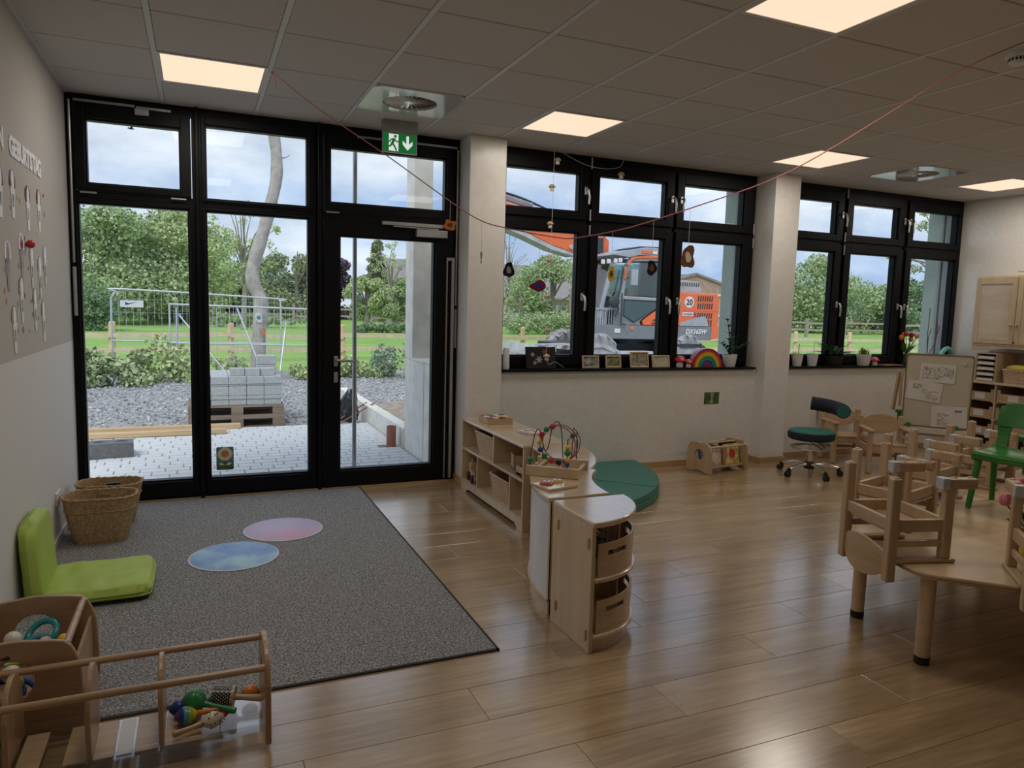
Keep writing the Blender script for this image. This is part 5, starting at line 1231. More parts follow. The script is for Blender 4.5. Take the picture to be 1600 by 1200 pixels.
# ---- birthday display on the left wall
mat('letter_white', (.95,.95,.96), .5, var=.02)
t = thing('birthday_lettering', 'white capital letters EN GEBURTSTAG on the beige wall', 'lettering', (0, -1.45, 2.225))
WQ = Matrix(((0,0,1,0),(1,0,0,0),(0,1,0,0),(0,0,0,1)))  # text x->+y, y->z, normal +x
for k, (chx, yy) in enumerate(zip('EN GEBURTSTAG', [-2.0, -1.90, 0]+[-1.692+.0745*k for k in range(10)])):
    if chx == ' ': continue
    mb_ = text_mb(chx, .126, .004, T(.003, yy+1.45, 0) @ WQ, bold=.006); obj('letter', mb_, M['letter_white'], t)
FIG = [(-1.70, 2.01, 'paint_maroon', 'letter_white'), (-1.36, 1.98, 'paint_maroon', 'letter_white'), (-1.07, 2.00, 'paint_maroon', 'letter_white'), (-1.95, 1.99, 'paint_maroon', 'letter_white'), (-1.56, 1.72, 'letter_white', 'grey_plastic'), (-1.86, 1.66, 'letter_white', 'grey_plastic'), (-1.32, 1.68, 'grey_plastic', 'paint_white'), (-1.11, 1.63, 'grey_plastic', 'paint_white'), (-.95, 1.70, 'grey_plastic', 'paint_white'), (-1.60, 1.50, 'photo_forest', 'paint_white'), (-1.28, 1.45, 'photo_forest', 'paint_white'), (-1.06, 1.38, 'photo_forest', 'paint_white'), (-1.78, 1.36, 'photo_forest', 'paint_white')]
MON = ['first', 'second', 'third', 'fourth']
for k, (y_, z_, top, bot) in enumerate(FIG):
    t = thing('paper_balloon', 'cut paper hot air balloon with %s envelope on the birthday wall' % {'paint_maroon': 'dark red', 'letter_white': 'white', 'grey_plastic': 'grey', 'photo_forest': 'olive green'}[top], 'paper balloon', (.001, y_, z_), 0, 'paper balloons on the birthday wall')
    sc = .062; env = [(sc*math.cos(a), .045+sc*1.0*math.sin(a)) for a in [PI*q/18 for q in range(-2, 21)]]
    obj('envelope', MB().prism(env, 0, .002, WQ), M[top], t)
    obj('stripe', MB().prism([(.03*math.cos(2*PI*q/20), .05+.052*math.sin(2*PI*q/20)) for q in range(20)], .002, .003, WQ), M['letter_white' if top != 'letter_white' else 'paint_maroon'], t)
    obj('basket_card', MB().prism([(-.045, .02), (.045, .02), (.03, -.06), (.02, -.125), (-.02, -.125), (-.03, -.06)], .0005, .0022, WQ), M[bot], t)
    obj('photo', MB().prism([(-.02, -.01), (.02, -.01), (.015, -.07), (-.015, -.07)], .0022, .003, WQ), M['photo_group'], t)
R6 = random.Random(11); cm_ = ['paint_maroon', 'grey_plastic', 'paint_purple', 'paint_orange', 'paint_white', 'paint_brown']
for k in range(34):
    o = obj('confetti', MB().prism(circ(R6.uniform(.010, .017), 12), 0, .0012, WQ), M[cm_[k % 6]]); o.location = (.001, R6.uniform(-2.05, -.90), R6.uniform(1.28, 2.12))
    tag(o, '%s paper dot scattered among the paper balloons' % ('dark red', 'grey', 'purple', 'orange', 'white', 'brown')[k % 6], 'confetti', 'paper dots on the birthday wall')
o = obj('red_pompom', MB().sphere((0, 0, 0), .022, 14, 10), M['paint_red'], smooth=True); o.location = (.022, -1.45, 1.78); tag(o, 'round red pompom stuck among the paper balloons', 'pompom')
# ================================================================== OUTSIDE: YARD, FENCES, MEADOW
GZ = -.10
speckle('gravel', [(.18,.18,.185),(.33,.33,.34),(.54,.54,.55)], 26, .95, .8, dist=.03)
def grassmat():
    m, nt, b = _base('meadow_grass'); b.inputs['Roughness'].default_value = .9
    mp = _coords(nt, (.35, 1.2, 1), rnd=False); n = _noise(nt, mp, .5, 6, .7); mp2 = _coords(nt, rnd=False); n2 = _noise(nt, mp2, 9, 3, .7)
    r = _ramp(nt, n.outputs['Fac'], [(.35, (.20,.36,.07)), (.5, (.27,.46,.09)), (.66, (.38,.54,.14))])
    r2 = _ramp(nt, n2.outputs['Fac'], [(.3, (.75,.75,.75)), (.7, (1.05,1.05,1.05))])
    mx = nt.nodes.new('ShaderNodeMix'); mx.data_type = 'RGBA'; mx.blend_type = 'MULTIPLY'; mx.inputs['Factor'].default_value = 1
    nt.links.new(r.outputs['Color'], mx.inputs['A']); nt.links.new(r2.outputs['Color'], mx.inputs['B']); nt.links.new(mx.outputs['Result'], b.inputs['Base Color'])
grassmat()
mat('soil', (.33,.28,.22), .95, var=.35, vscale=9, bump=.6, bscale=14, vdet=6)
mat('concrete', (.74,.72,.66), .85, var=.12, vscale=7, bump=.15, bscale=90, vdet=6)
mat('concrete_dark', (.14,.145,.15), .85, var=.2, vscale=30, bump=.2, bscale=90)
mat('paver_grey', (.62,.635,.65), .85, var=.07, vscale=30, bump=.1, bscale=160)
mat('block_grey', (.42,.45,.46), .9, var=.14, vscale=40, bump=.2, bscale=120)
mat('terracotta', (.36,.13,.09), .6, var=.15)
mat('black_bag', (.015,.017,.02), .25, var=.2)
mat('rust', (.20,.10,.07), .8, var=.3, vscale=40)
st = tag(obj('ground', MB().box(-160, 220, 11.0, 260, GZ-.3, GZ), M['meadow_grass']), 'wide mown green meadow behind the timber fence', 'meadow', kind='structure')
tag(obj('gravel_yard', MB().box(-30, 45, .1, 11.2, GZ-.3, GZ+.02), M['gravel']), 'grey crushed stone yard outside the windows', 'gravel yard', kind='structure')
tag(obj('bare_soil', MB().prism(round_poly([(2.95, 1.5), (6.2, 1.4), (6.6, 4.4), (4.4, 5.2), (2.9, 4.9)], .4, 4), GZ, .0), M['soil']), 'patch of bare brown soil beside the concrete kerb', 'soil', kind='structure')
# loose stones, uncountable
R7 = random.Random(21); sv = MB()
ico_v = [(0,0,1), (.9,0,.1), (-.3,.85,.15), (-.5,-.75,.05), (0,.1,-.7)]
ico_f = [(0,1,2), (0,2,3), (0,3,1), (4,2,1), (4,3,2), (4,1,3)]
for k in range(9000):
    x, y = R7.uniform(-4.5, 8.5), 3.5+5.9*R7.random()**1.15
    if (.62 < x < 1.8 and 3.45 < y < 4.7) or (2.75 < x < 3.02 and y < 5.6): continue
    s_ = R7.uniform(.014, .04); Q = T(x, y, GZ+.02+s_*.3) @ RZ(R7.uniform(0, 6)) @ RX(R7.uniform(-.6, .6)) @ Matrix.Scale(s_, 4)
    sv.add(ico_v, ico_f, Q)
tag(obj('crushed_stones', sv, mat('stone_grey', (.42,.425,.435), .9, var=.45, vscale=9)), 'loose crushed grey stones spread over the yard', 'stones', kind='stuff')

# patio of single pavers
pt = tag(obj('patio', MB().box(-1.0, 2.82, .10, 3.42, -.12, -.045), M['soil']), 'pale grey concrete paver terrace outside the door', 'terrace', kind='structure')
PXL, PYL = .205, .139
pv = {}
def paver(w, d):
    k = (round(w, 3), round(d, 3))
    if k not in pv:
        g, c = .0035, .004; h_ = .007; v = []
        for z, i in ((-.05, 0), (-.006, 0), (0, c)): v += [(g+i, h_+i, z), (w-g-i, h_+i, z), (w-g-i, d-h_-i, z), (g+i, d-h_-i, z)]
        f = [(8, 9, 10, 11)]
        for q in (0, 4):
            for i in range(4): f.append((q+i, q+(i+1) % 4, q+4+(i+1) % 4, q+4+i))
        pv[k] = mesh_of('paver', MB().add(v, f)); pv[k].materials.append(M['paver_grey'])
    return pv[k]
allp = []
ny = int((3.40-.12)/PYL)
for j in range(ny):
    x = -1.0-(.5*PXL if j % 2 else 0)+.03*math.sin(j*1.7)
    while x < 2.80:
        a, b = max(x, -1.0), min(x+PXL, 2.805)
        if b-a > .03 and not (2.62 < (a+b)/2 < 2.8 and 1.55 < .12+j*PYL < 1.85): allp.append((a, .12+j*PYL, b-a))
        x += PXL
vis = [q for q in allp if q[0] > -.45 and not (q[0] > 2.65 and q[1] < .9)]
vis.sort(key=lambda q: q[1]); near = vis[:300]; rest = [q for q in allp if q not in near]
for a, y_, w in near: o = obj('paver', paver(w, PYL), None, pt); o.location = (a, y_, -.02+R7.uniform(-.001, .001))
rb = MB()
for a, y_, w in rest:
    m_ = paver(w, PYL); rb.add([(v.co.x+a, v.co.y+y_, v.co.z-.02) for v in m_.vertices], [tuple(p.vertices) for p in m_.polygons])
obj('far_pavers', rb, M['paver_grey'], pt, kind='stuff')
o = tag(obj('drain_pipe', MB().lathe([(.052, -.08), (.052, .20), (.046, .20), (.046, -.08)], 24), M['terracotta'], smooth=True), 'rust red pipe stub rising from the terrace', 'pipe'); o.location = (2.72, 1.70, 0)
# concrete column and low walls
t = thing('concrete_column', 'raw concrete pillar on a low wall outside the door', 'pillar', (0, 0, 0))
obj('low_wall', MB().box(2.83, 3.25, .44, 1.58, -.1, .95), M['concrete'], t, bevel=.01)
obj('shaft', MB().box(2.83, 3.03, 1.30, 1.58, .95, 3.6), M['concrete'], t, bevel=.008)
obj('cap_ledge', MB().box(2.825, 3.25, .44, 1.30, .95, .97), M['concrete'], t)
obj('form_joint', MB().box(2.826, 2.832, .86, .868, -.1, .95), M['concrete'], t)
t = thing('kerb_wall', 'low pale concrete kerb running away from the pillar', 'kerb', (0, 0, 0))
for y0, y1 in ((1.58, 2.9), (2.91, 4.2), (4.21, 5.5)): obj('kerb_stone', MB().box(2.82, 2.95, y0, y1, -.1, .19), M['concrete'], t, bevel=.008)
o = tag(obj('steel_post', MB().tube([(2.125, .72, -.03), (2.125, .72, 3.3)], .020, 12).box(2.07, 2.18, .665, .775, -.03, -.018), M['steel_grey'], smooth=True), 'slim grey steel prop standing on the terrace before the door', 'post')
# refuse bag
rings = []; R8 = random.Random(4)
for i in range(13):
    u = i/12; z = .42*u; r = .115*(1-.1*u)*(1 if u < .65 else 1-(u-.65)*1.75)
    rings.append([(r*(1+.16*math.sin(3*a+i*.8)+.08*math.sin(7*a-i))*math.cos(a)+.03*u*u, r*(1+.16*math.sin(3*a+i*.8)+.08*math.sin(7*a-i))*math.sin(a), z) for a in [2*PI*q/26 for q in range(26)]])
o = tag(obj('refuse_bag', MB().loft(rings), M['black_bag'], smooth=True), 'black crumpled refuse bag leaning at the kerb', 'bag'); o.location = (2.60, 3.52, -.02)
for k, (a, b) in enumerate((((2.42, 3.22, -.01), (2.93, 3.45, .215)), ((2.36, 3.30, -.01), (2.86, 3.62, .20)))):
    tag(obj('rebar_rod', MB().tube([a, b], .009, 6), M['rust']), 'rusty steel rod leaning on the kerb, %s' % ('crossing its top', 'next to the bag')[k], 'rod', 'rusty rods')
for k, (y_, x1, z_) in enumerate(((3.16, 1.26, .055), (2.95, 1.09, .0))):
    o = tag(obj('timber_board', MB().box(-2.2, x1, -.055, .055, 0, .055), M['rough_timber'], bevel=.004), ('longer raw timber board on the terrace edge', 'shorter raw timber board in front of the longer one')[k], 'board', 'raw timber boards'); o.location = (0, y_+(.12 if k == 0 else 0), -.018)
t = thing('hollow_block', 'dark concrete hollow block lying on the terrace', 'concrete block', (.02, 1.92, -.018), rad(5))
hb = MB().box(-.40, .19, -.12, .12, 0, .03)
for xa, xb, xc in ((-.40, -.19, -.285), (-.19, -.005, -.10), (-.005, .19, .09)):   # three real hollow cores
    el = [(xc+.055*math.cos(2*PI*k/40), .01+.035*math.sin(2*PI*k/40)) for k in range(40)]
    hb.prism_hole(resample_by_angle([(xa, -.12), (xb, -.12), (xb, .12), (xa, .12)], (xc, .01), 40), el, .03, .14)
obj('block', hb, M['concrete_dark'], t)
# pallet of paving blocks
t = thing('pallet', 'weathered double wooden pallet under the paving blocks', 'pallet', (.68, 3.58, GZ+.02))
for k in range(2):
    z_ = .145*k
    for y_ in (0, .42, .84): obj('bottom_board', MB().box(0, 1.12, y_, y_+.10, z_, z_+.022), M['pallet_wood'], t)
    for y_ in (0, .42, .84):
        for x_ in (0, .49, .98): obj('foot_block', MB().box(x_, x_+.14, y_, y_+.10, z_+.022, z_+.10), M['pallet_wood'], t)
    for x_ in (0, .49, .98): obj('stringer_board', MB().box(x_, x_+.14, 0, .94, z_+.10, z_+.122), M['pallet_wood'], t)
    for q in range(6): obj('deck_board', MB().box(0, 1.12, .0+.166*q, .11+.166*q, z_+.122, z_+.144), M['pallet_wood'], t)
bm_ = mesh_of('paving_block', MB().box(.002, .206, .002, .186, .001, .119)); bm_.materials.append(M['block_grey'])
Z0 = GZ+.02+.29
for k in range(3):
    for i in range(5):
        for j in range(5):
            if k < 2 and j > 0 and 0 < i < 4: continue
            o = obj('paving_block', bm_, None, bevel=.006); o.location = (.73+.208*i, 3.62+.188*j, Z0+.12*k); tag(o, 'grey concrete paving block in the strapped stack on the pallet', 'paving block', 'paving blocks on the pallet')
for i, (x_, y_, k, lb) in enumerate(((1.16, 3.68, 0, 'leftmost'), (1.34, 3.66, 0, 'middle'), (1.52, 3.69, 0, 'right hand'))):
    o = obj('paving_block', bm_, None, bevel=.006); o.scale = (.85, .8, .8); o.location = (x_, y_, Z0+.36); tag(o, 'small loose grey block on the stack, %s in front of the tree' % lb, 'paving block', 'loose blocks on the stack')
for k in range(2):
    o = obj('paving_block', bm_, None, bevel=.006); o.scale = (1.15, 1, 1.0); o.location = (1.50, 3.92, Z0+.36+.121*k); tag(o, 'loose grey block on the stack, %s of the pair' % ('lower', 'upper')[k], 'paving block', 'loose blocks on the stack')
sb_ = MB()
for z_ in (Z0+.08, Z0+.27): sb_.box(.722, 1.779, 3.612, 3.618, z_, z_+.012).box(1.771, 1.777, 3.612, 4.57, z_, z_+.012).box(.722, .728, 3.612, 4.57, z_, z_+.012)
tag(obj('strapping', sb_, M['galvanised']), 'two plastic straps round the paving block stack', 'strap')

# ---- mesh site fences
def site_fence(label, x0, x1, y, z1, zmid, zl, rounded, wires):
    t = thing('site_fence', label, 'mesh fence', (x0, y, GZ+.02), 0, 'galvanised site fence panels'); w = x1-x0; r = .018
    if rounded: P = [(0, 0, 0), (0, 0, z1-.30), (.02, 0, z1-.15), (.08, 0, z1-.05), (.20, 0, z1), (w-.12, 0, z1-.10), (w-.03, 0, z1-.15), (w, 0, z1-.26), (w, 0, 0)]
    else: P = None
    if P: obj('tube_frame', MB().tube(smooth_path(P, 5), r, 8), M['galvanised'], t, smooth=True)
    else:
        obj('tube_frame', MB().cyl((0, 0, 0), (0, 0, z1), r, n=8).cyl((w, 0, 0), (w, 0, z1-.04), r, n=8).cyl((0, 0, z1), (w, 0, z1-.04), r, n=8).cyl((.12, 0, 0), (.12, 0, z1-.06), r, n=8).box(0, .12, -.01, .01, .62, .65), M['galvanised'], t, smooth=True)
    obj('mid_rail', MB().cyl((0, 0, zmid), (w, 0, zmid-.05), r*.8, n=8), M['galvanised'], t, smooth=True)
    b = MB(); n = int(w/wires)
    for k in range(1, n):
        x = k*w/n; b.box(x-.003, x+.003, -.003, .003, zl, z1-.03)
    z = zl
    while z < z1-.05: b.box(0, w, -.002, .002, z-.002, z+.002); z += .25
    obj('wire_mesh', b, M['galvanised'], t, kind='stuff')
    return t
fa = site_fence('lower galvanised mesh fence panel with twin posts beside the paving blocks', .31, 3.2, 9.42, 1.48, .74, .10, False, .075)
for a, b in (((1.52-.31, .02, 1.44), (1.98-.31, -.5, .1)), ((.47-.31, .05, 1.28), (1.35-.31, -.4, .1)), ((2.46-.31, .1, 1.16), (2.30-.31, -.3, .2))): obj('support_strut', MB().tube([a, b], .016, 6), M['galvanised'], fa)
obj('strut_head', MB().cbox((2.46-.31, .1, 1.17), (.16, .03, .04)).cbox((.47-.31, .05, 1.29), (.08, .03, .04)), M['galvanised'], fa)
fb = site_fence('taller round cornered mesh fence panel behind the hedge', -.70, 2.38, 9.75, 1.74, .76, .30, True, .12)
obj('maker_plate', MB().box(.15, .55, -.012, -.006, 1.40, 1.53), M['white_plastic'], fb)
obj('plate_print', MB().prism([(.24, 1.44), (.30, 1.455), (.45, 1.505), (.30, 1.475), (.235, 1.50)], 0, .002, T(0, -.012, 0) @ RX(rad(90))), M['paint_blue'], fb)

# ---- grey trunk by the stack
t = thing('bare_trunk', 'crooked pale grey tree trunk rising behind the paving blocks', 'tree trunk', (1.98, 10.5, GZ))
tp = [(0, 0, 0), (.02, 0, .8), (.06, 0, 1.6), (-.09, 0, 2.0), (-.05, 0, 2.45), (.10, 0, 2.95), (.25, 0, 3.5), (.40, 0, 4.15), (.41, 0, 4.7), (.36, 0, 5.3), (.40, 0, 7.0)]
TP = smooth_path(tp, 5); obj('trunk', MB().tube(TP, [.155-.0009*k+.006*math.sin(k*.9) for k in range(len(TP))], 14), mat('grey_bark', (.42,.39,.35), .9, var=.25, vscale=7, bump=.5, bscale=22, vdet=6), t, smooth=True)
obj('twig', MB().tube([(.50, 0, 4.62), (.62, 0, 4.66), (.70, 0, 4.72)], [.02, .014, .006], 6), M['grey_bark'], t)
obj('trail_plate', MB().box(-.06, .08, -.158, -.15, 1.15, 1.35), M['white_plastic'], t)
obj('trail_mark', MB().prism(circ(.045, 16, .01, 1.25), .158, .161, RX(rad(90))).prism([(-.045, 1.165), (-.02, 1.165), (-.045, 1.20)], .158, .161, RX(rad(90))).prism([(.065, 1.335), (.04, 1.335), (.065, 1.30)], .158, .161, RX(rad(90))), M['card_teal'], t)
obj('orange_dot', MB().prism([(.10+.035*math.cos(2*PI*k/16), .95+.075*math.sin(2*PI*k/16)) for k in range(16)], .150, .153, RX(rad(90))), M['paint_orange'], t)

# ---- foliage
def leaf_cloud(centres, n, size, rs, flat=.55, seed=0):
    rr = random.Random(seed); v = []; f = []
    for k in range(n):
        c = centres[rr.randrange(len(centres))]; cx, cy, cz, cr = c
        th = rr.uniform(0, 2*PI); u = rr.uniform(-1, 1); q = cr*(rr.random()**.35); s = math.sqrt(1-u*u)
        p = Vector((cx+q*s*math.cos(th), cy+q*s*math.sin(th), cz+q*u*.8))
        a = Vector((rr.gauss(0, 1), rr.gauss(0, 1), rr.gauss(0, 1))).normalized(); b = a.cross(Vector((rr.gauss(0, 1), rr.gauss(0, 1), rr.gauss(0, 1)))).normalized()
        L = size*rr.uniform(.6, 1.3); w = L*flat
        i = len(v); v += [tuple(p-a*L*.5), tuple(p+b*w*.5), tuple(p+a*L*.5), tuple(p-b*w*.5)]; f.append((i, i+1, i+2, i+3))
    m = MB(); m.v = v; m.f = f; return m
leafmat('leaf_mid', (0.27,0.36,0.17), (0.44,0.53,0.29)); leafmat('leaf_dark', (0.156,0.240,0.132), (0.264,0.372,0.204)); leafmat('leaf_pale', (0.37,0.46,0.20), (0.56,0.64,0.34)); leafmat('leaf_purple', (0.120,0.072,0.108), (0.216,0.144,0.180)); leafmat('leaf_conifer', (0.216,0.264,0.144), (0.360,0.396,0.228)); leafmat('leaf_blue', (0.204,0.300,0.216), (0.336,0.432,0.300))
mat('bark', (.30,.27,.22), .9, var=.3, vscale=8)
CAMP = (0.81485, -5.94131, 1.52369)
def tree(label, x, y, h, rad_, m_, trunk=.28, n=2600, size=.55, clumps=22, seed=0, base=.22, cat='tree', name='tree', sparse=False, shape='round'):
    t = thing(name, label, cat, (x, y, GZ)); rr = random.Random(seed); C = []
    for k in range(clumps):
        u = rr.uniform(base, 1); a = rr.uniform(0, 2*PI)
        if shape == 'cone': w = rad_*(1.05-u)
        else: w = rad_*math.sin(PI*min(max((u-base)/(1-base)*.86+.10, 0), 1))**.7
        q = w*math.sqrt(rr.random())*.8; cr_ = rad_*(.30 if shape != 'cone' else .16)*(1-.3*u)*(.45 if sparse else 1); C.append((q*math.cos(a), q*math.sin(a), (h-cr_*.75)*u, cr_))
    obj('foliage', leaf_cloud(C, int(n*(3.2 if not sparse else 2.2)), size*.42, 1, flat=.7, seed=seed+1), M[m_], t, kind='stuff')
    obj('trunk', MB().tube(smooth_path([(0, 0, 0), (.1*math.sin(seed), 0, h*.3), (.2*math.cos(seed), .1, h*.6), (0, 0, h*.9)], 4), [trunk*(1-.9*k/12) for k in range(13)], 8), M['bark'], t, smooth=True)
    bl = MB()
    for c in C[:(22 if sparse else 8)]:
        z0 = min(h*.45, c[2]*.7); bl.tube([(0, 0, z0), (c[0]*.5, c[1]*.5, (z0+c[2])*.55), (c[0], c[1], c[2])], [trunk*.3, trunk*.18, trunk*.06], 5)
    obj('branches', bl, M['bark'], t, kind='stuff')
    return t
def bush(label, x0, x1, y, h, m_, n, size, seed, name='bush', depth=.9):
    rr = random.Random(seed); t = thing(name, label, 'bush', ((x0+x1)/2, y, GZ)); C = []
    w = (x1-x0)/2
    for k in range(int(10+w*10)):
        xx = rr.uniform(-w, w); zz = rr.uniform(.08, .8)*h*(1-.25*abs(xx/w)); C.append((xx, rr.uniform(-depth/2, depth/2), zz, min(.30*h, .32)))
    obj('foliage', leaf_cloud(C, n, size, 1, flat=.6, seed=seed), M[m_], t, kind='stuff')
    st_ = MB()
    for c in C[::2]: st_.tube([(c[0]*.8, c[1]*.5, 0), (c[0], c[1], c[2])], [.012, .006], 5)
    obj('branches', st_, M['bark'], t, kind='stuff'); return t
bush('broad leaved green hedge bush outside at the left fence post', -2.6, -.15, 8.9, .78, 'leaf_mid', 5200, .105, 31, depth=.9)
bush('taller pale leafed shrub growing through the mesh fence', -.35, .55, 9.25, .92, 'leaf_pale', 1500, .11, 32, depth=.5)
bush('low weedy shrub behind the mesh fence right of the trunk', 2.5, 4.9, 9.75, .58, 'leaf_pale', 3600, .09, 33, depth=1.2)
bush('low weedy shrub behind the mesh fence left of the trunk', .5, 1.75, 10.9, .50, 'leaf_pale', 900, .10, 34)
bush('dark rounded shrub beside the concrete pillar', 4.2, 6.4, 9.4, .95, 'leaf_blue', 2000, .10, 35)
bush('weedy green strip along the timber fence near the digger', 6.2, 11.5, 13.6, .42, 'leaf_pale', 2200, .12, 36, depth=1.4)

# ---- timber post and rail fence (new wood)
t = thing('timber_fence', 'new pale timber post and rail fence across the meadow', 'fence', (0, 15.0, GZ))
px = [-6.9, -4.05, -1.22, 1.61, 4.6, 7.4, 10.25, 13.1, 15.9, 18.7, 21.6, 24.4, 27.2, 30.0]
mat('new_wood', (.66,.48,.32), .85, var=.18, vscale=6); mat('new_rail', (.68,.52,.40), .85, var=.14, vscale=6)
for k, x in enumerate(px): obj('post', MB().tube([(x, 0, 0), (x+.02*math.sin(k), 0, .96)], [.085, .08], 8).tube([(x+.02*math.sin(k), 0, .96), (x+.02*math.sin(k), 0, .99)], [.08, .05], 8), M['new_wood'], t, smooth=True)
for a, b, k in zip(px, px[1:], range(20)):
    for z in (.28, .66): obj('rail', MB().beam((a, -.09, z+.03*math.sin(k*2)), (b, -.09, z+.03*math.cos(k*3)), .04, .11), M['new_rail'], t)
# ---- far weathered paddock fence
t = thing('paddock_fence', 'old weathered post and rail fence round the far paddock', 'fence', (0, 0, GZ))
path = [(-30, 58), (-8, 57), (10, 50), (26, 40), (44, 33), (62, 22), (80, 8)]
pts = []
for a, b in zip(path, path[1:]):
    L = math.dist(a, b); n = int(L/2.7)
    for k in range(n): pts.append((a[0]+(b[0]-a[0])*k/n, a[1]+(b[1]-a[1])*k/n))
for k, (x, y) in enumerate(pts): obj('post', MB().box(x-.10, x+.10, y-.10, y+.10, 0, 1.35+.12*math.sin(k*5)), M['weathered'], t)
for k, (a, b) in enumerate(zip(pts, pts[1:])):
    for z in (.55, 1.05): obj('rail', MB().beam((a[0], a[1], z+.05*math.sin(k*3)), (b[0], b[1], z+.05*math.cos(k*2)), .06, .13), M['weathered'], t)

# ---- trees: photo-derived bearing, own distance and size
def at(u, v, Y):
    f, yaw, pitch, roll = 1130.08, 0.410087, 0.106342, 0.0268755
    cy, sy, cp, sp = math.cos(yaw), math.sin(yaw), math.cos(pitch), math.sin(pitch)
    fw = Vector((sy*cp, cy*cp, -sp)); r = Vector((cy, -sy, 0)); up = r.cross(fw); cr, sr = math.cos(roll), math.sin(roll)
    d = fw+(cr*r+sr*up)*(u-800)/f+(-sr*r+cr*up)*(600-v)/f; k = (Y-CAMP[1])/d.y
    return CAMP[0]+k*d.x, Y, CAMP[2]+k*d.z
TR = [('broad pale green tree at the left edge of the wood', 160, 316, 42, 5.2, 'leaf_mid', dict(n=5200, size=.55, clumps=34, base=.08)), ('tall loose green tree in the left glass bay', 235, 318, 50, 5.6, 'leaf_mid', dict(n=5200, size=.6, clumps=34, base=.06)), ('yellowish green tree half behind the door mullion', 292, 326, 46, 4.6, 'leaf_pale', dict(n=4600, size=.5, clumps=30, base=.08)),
      ('dark green tree in the wood depth below the loose tree', 205, 385, 66, 7.5, 'leaf_dark', dict(n=3600, size=.8, clumps=30, base=.02)), ('dark green tree in the wood depth behind the mullion', 275, 388, 68, 7.5, 'leaf_dark', dict(n=3600, size=.8, clumps=30, base=.02)), ('thin half bare tree with scattered leaf tufts', 378, 300, 36, 2.6, 'leaf_pale', dict(n=900, size=.30, clumps=46, base=.42, sparse=True, trunk=.17)),
      ('dark bushy tree behind the thin tree', 345, 392, 70, 6.5, 'leaf_dark', dict(n=3200, size=.8, clumps=28, base=.02)), ('dark low tree right of the grey trunk', 432, 405, 76, 6.0, 'leaf_blue', dict(n=3000, size=.8, clumps=26, base=.02)), ('round topped olive tree at the second bay edge', 465, 380, 62, 4.6, 'leaf_conifer', dict(n=3400, size=.6, clumps=26, base=.05)),
      ('dark purple leaved tree seen through the door', 528, 402, 64, 3.6, 'leaf_purple', dict(n=2600, size=.6, clumps=22, base=.05)), ('slim pointed conifer seen through the door', 590, 374, 58, 3.0, 'leaf_conifer', dict(n=2600, size=.5, clumps=110, base=.05, shape='cone')), ('low spreading green tree left of the pair in the door view', 572, 428, 38, 1.75, 'leaf_pale', dict(n=2600, size=.32, clumps=22, base=.28, trunk=.22)),
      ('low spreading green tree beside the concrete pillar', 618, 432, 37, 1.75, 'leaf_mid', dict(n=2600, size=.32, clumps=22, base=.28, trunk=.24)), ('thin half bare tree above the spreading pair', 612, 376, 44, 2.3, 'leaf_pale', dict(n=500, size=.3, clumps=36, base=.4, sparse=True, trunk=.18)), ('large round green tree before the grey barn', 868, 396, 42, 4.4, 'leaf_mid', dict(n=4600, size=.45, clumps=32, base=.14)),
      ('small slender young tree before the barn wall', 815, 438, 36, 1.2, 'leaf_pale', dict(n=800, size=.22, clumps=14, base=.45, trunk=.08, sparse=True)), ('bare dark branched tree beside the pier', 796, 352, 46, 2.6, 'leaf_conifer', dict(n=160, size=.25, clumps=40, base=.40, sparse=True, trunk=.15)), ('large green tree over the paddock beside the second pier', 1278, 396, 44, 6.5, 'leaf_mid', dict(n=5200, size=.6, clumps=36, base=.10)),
      ('dark tree of the far paddock wood behind the large tree', 1235, 445, 60, 9, 'leaf_blue', dict(n=3200, size=1.0, clumps=26, base=.02)), ('dark tree of the far paddock wood at its middle', 1330, 442, 58, 9, 'leaf_dark', dict(n=3200, size=1.0, clumps=26, base=.02)), ('yellow green tree in the far paddock wood', 1368, 438, 54, 4.5, 'leaf_pale', dict(n=2600, size=.7, clumps=22, base=.04)), ('dark oak like tree at the end of the paddock wood', 1438, 430, 40, 5.0, 'leaf_dark', dict(n=3600, size=.6, clumps=26, base=.04)),
      ('dark bushy tree between the paddock oaks', 1400, 446, 50, 6, 'leaf_blue', dict(n=2600, size=.8, clumps=22, base=.02)), ('tall leafy tree whose twigs reach the top pane', 1492, 300, 17, 3.1, 'leaf_mid', dict(n=1500, size=.30, clumps=26, base=.45, sparse=True))]
for i, (lb, u, v, Y, r_, m_, kw) in enumerate(TR):
    x, y, z = at(u, v, Y); tree(lb, x, y, z-GZ, r_, m_, seed=40+i, **kw)
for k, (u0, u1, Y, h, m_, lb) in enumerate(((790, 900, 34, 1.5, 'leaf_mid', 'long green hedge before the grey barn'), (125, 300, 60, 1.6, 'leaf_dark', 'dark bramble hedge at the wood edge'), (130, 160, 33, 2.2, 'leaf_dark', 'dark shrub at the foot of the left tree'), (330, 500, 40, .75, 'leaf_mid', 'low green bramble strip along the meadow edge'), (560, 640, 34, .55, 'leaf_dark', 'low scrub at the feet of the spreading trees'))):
    x0 = at(u0, 480, Y)[0]; x1 = at(u1, 480, Y)[0]; rr = random.Random(60+k); t = thing('hedge', lb, 'hedge', ((x0+x1)/2, Y, GZ)); w = (x1-x0)/2; C = []
    for q in range(40): C.append((rr.uniform(-w, w), rr.uniform(-.8, .8), rr.uniform(.2, .75)*h, h*.4))
    obj('foliage', leaf_cloud(C, 5200, .15 if Y < 50 else .26, 1, seed=k), M[m_], t, kind='stuff')

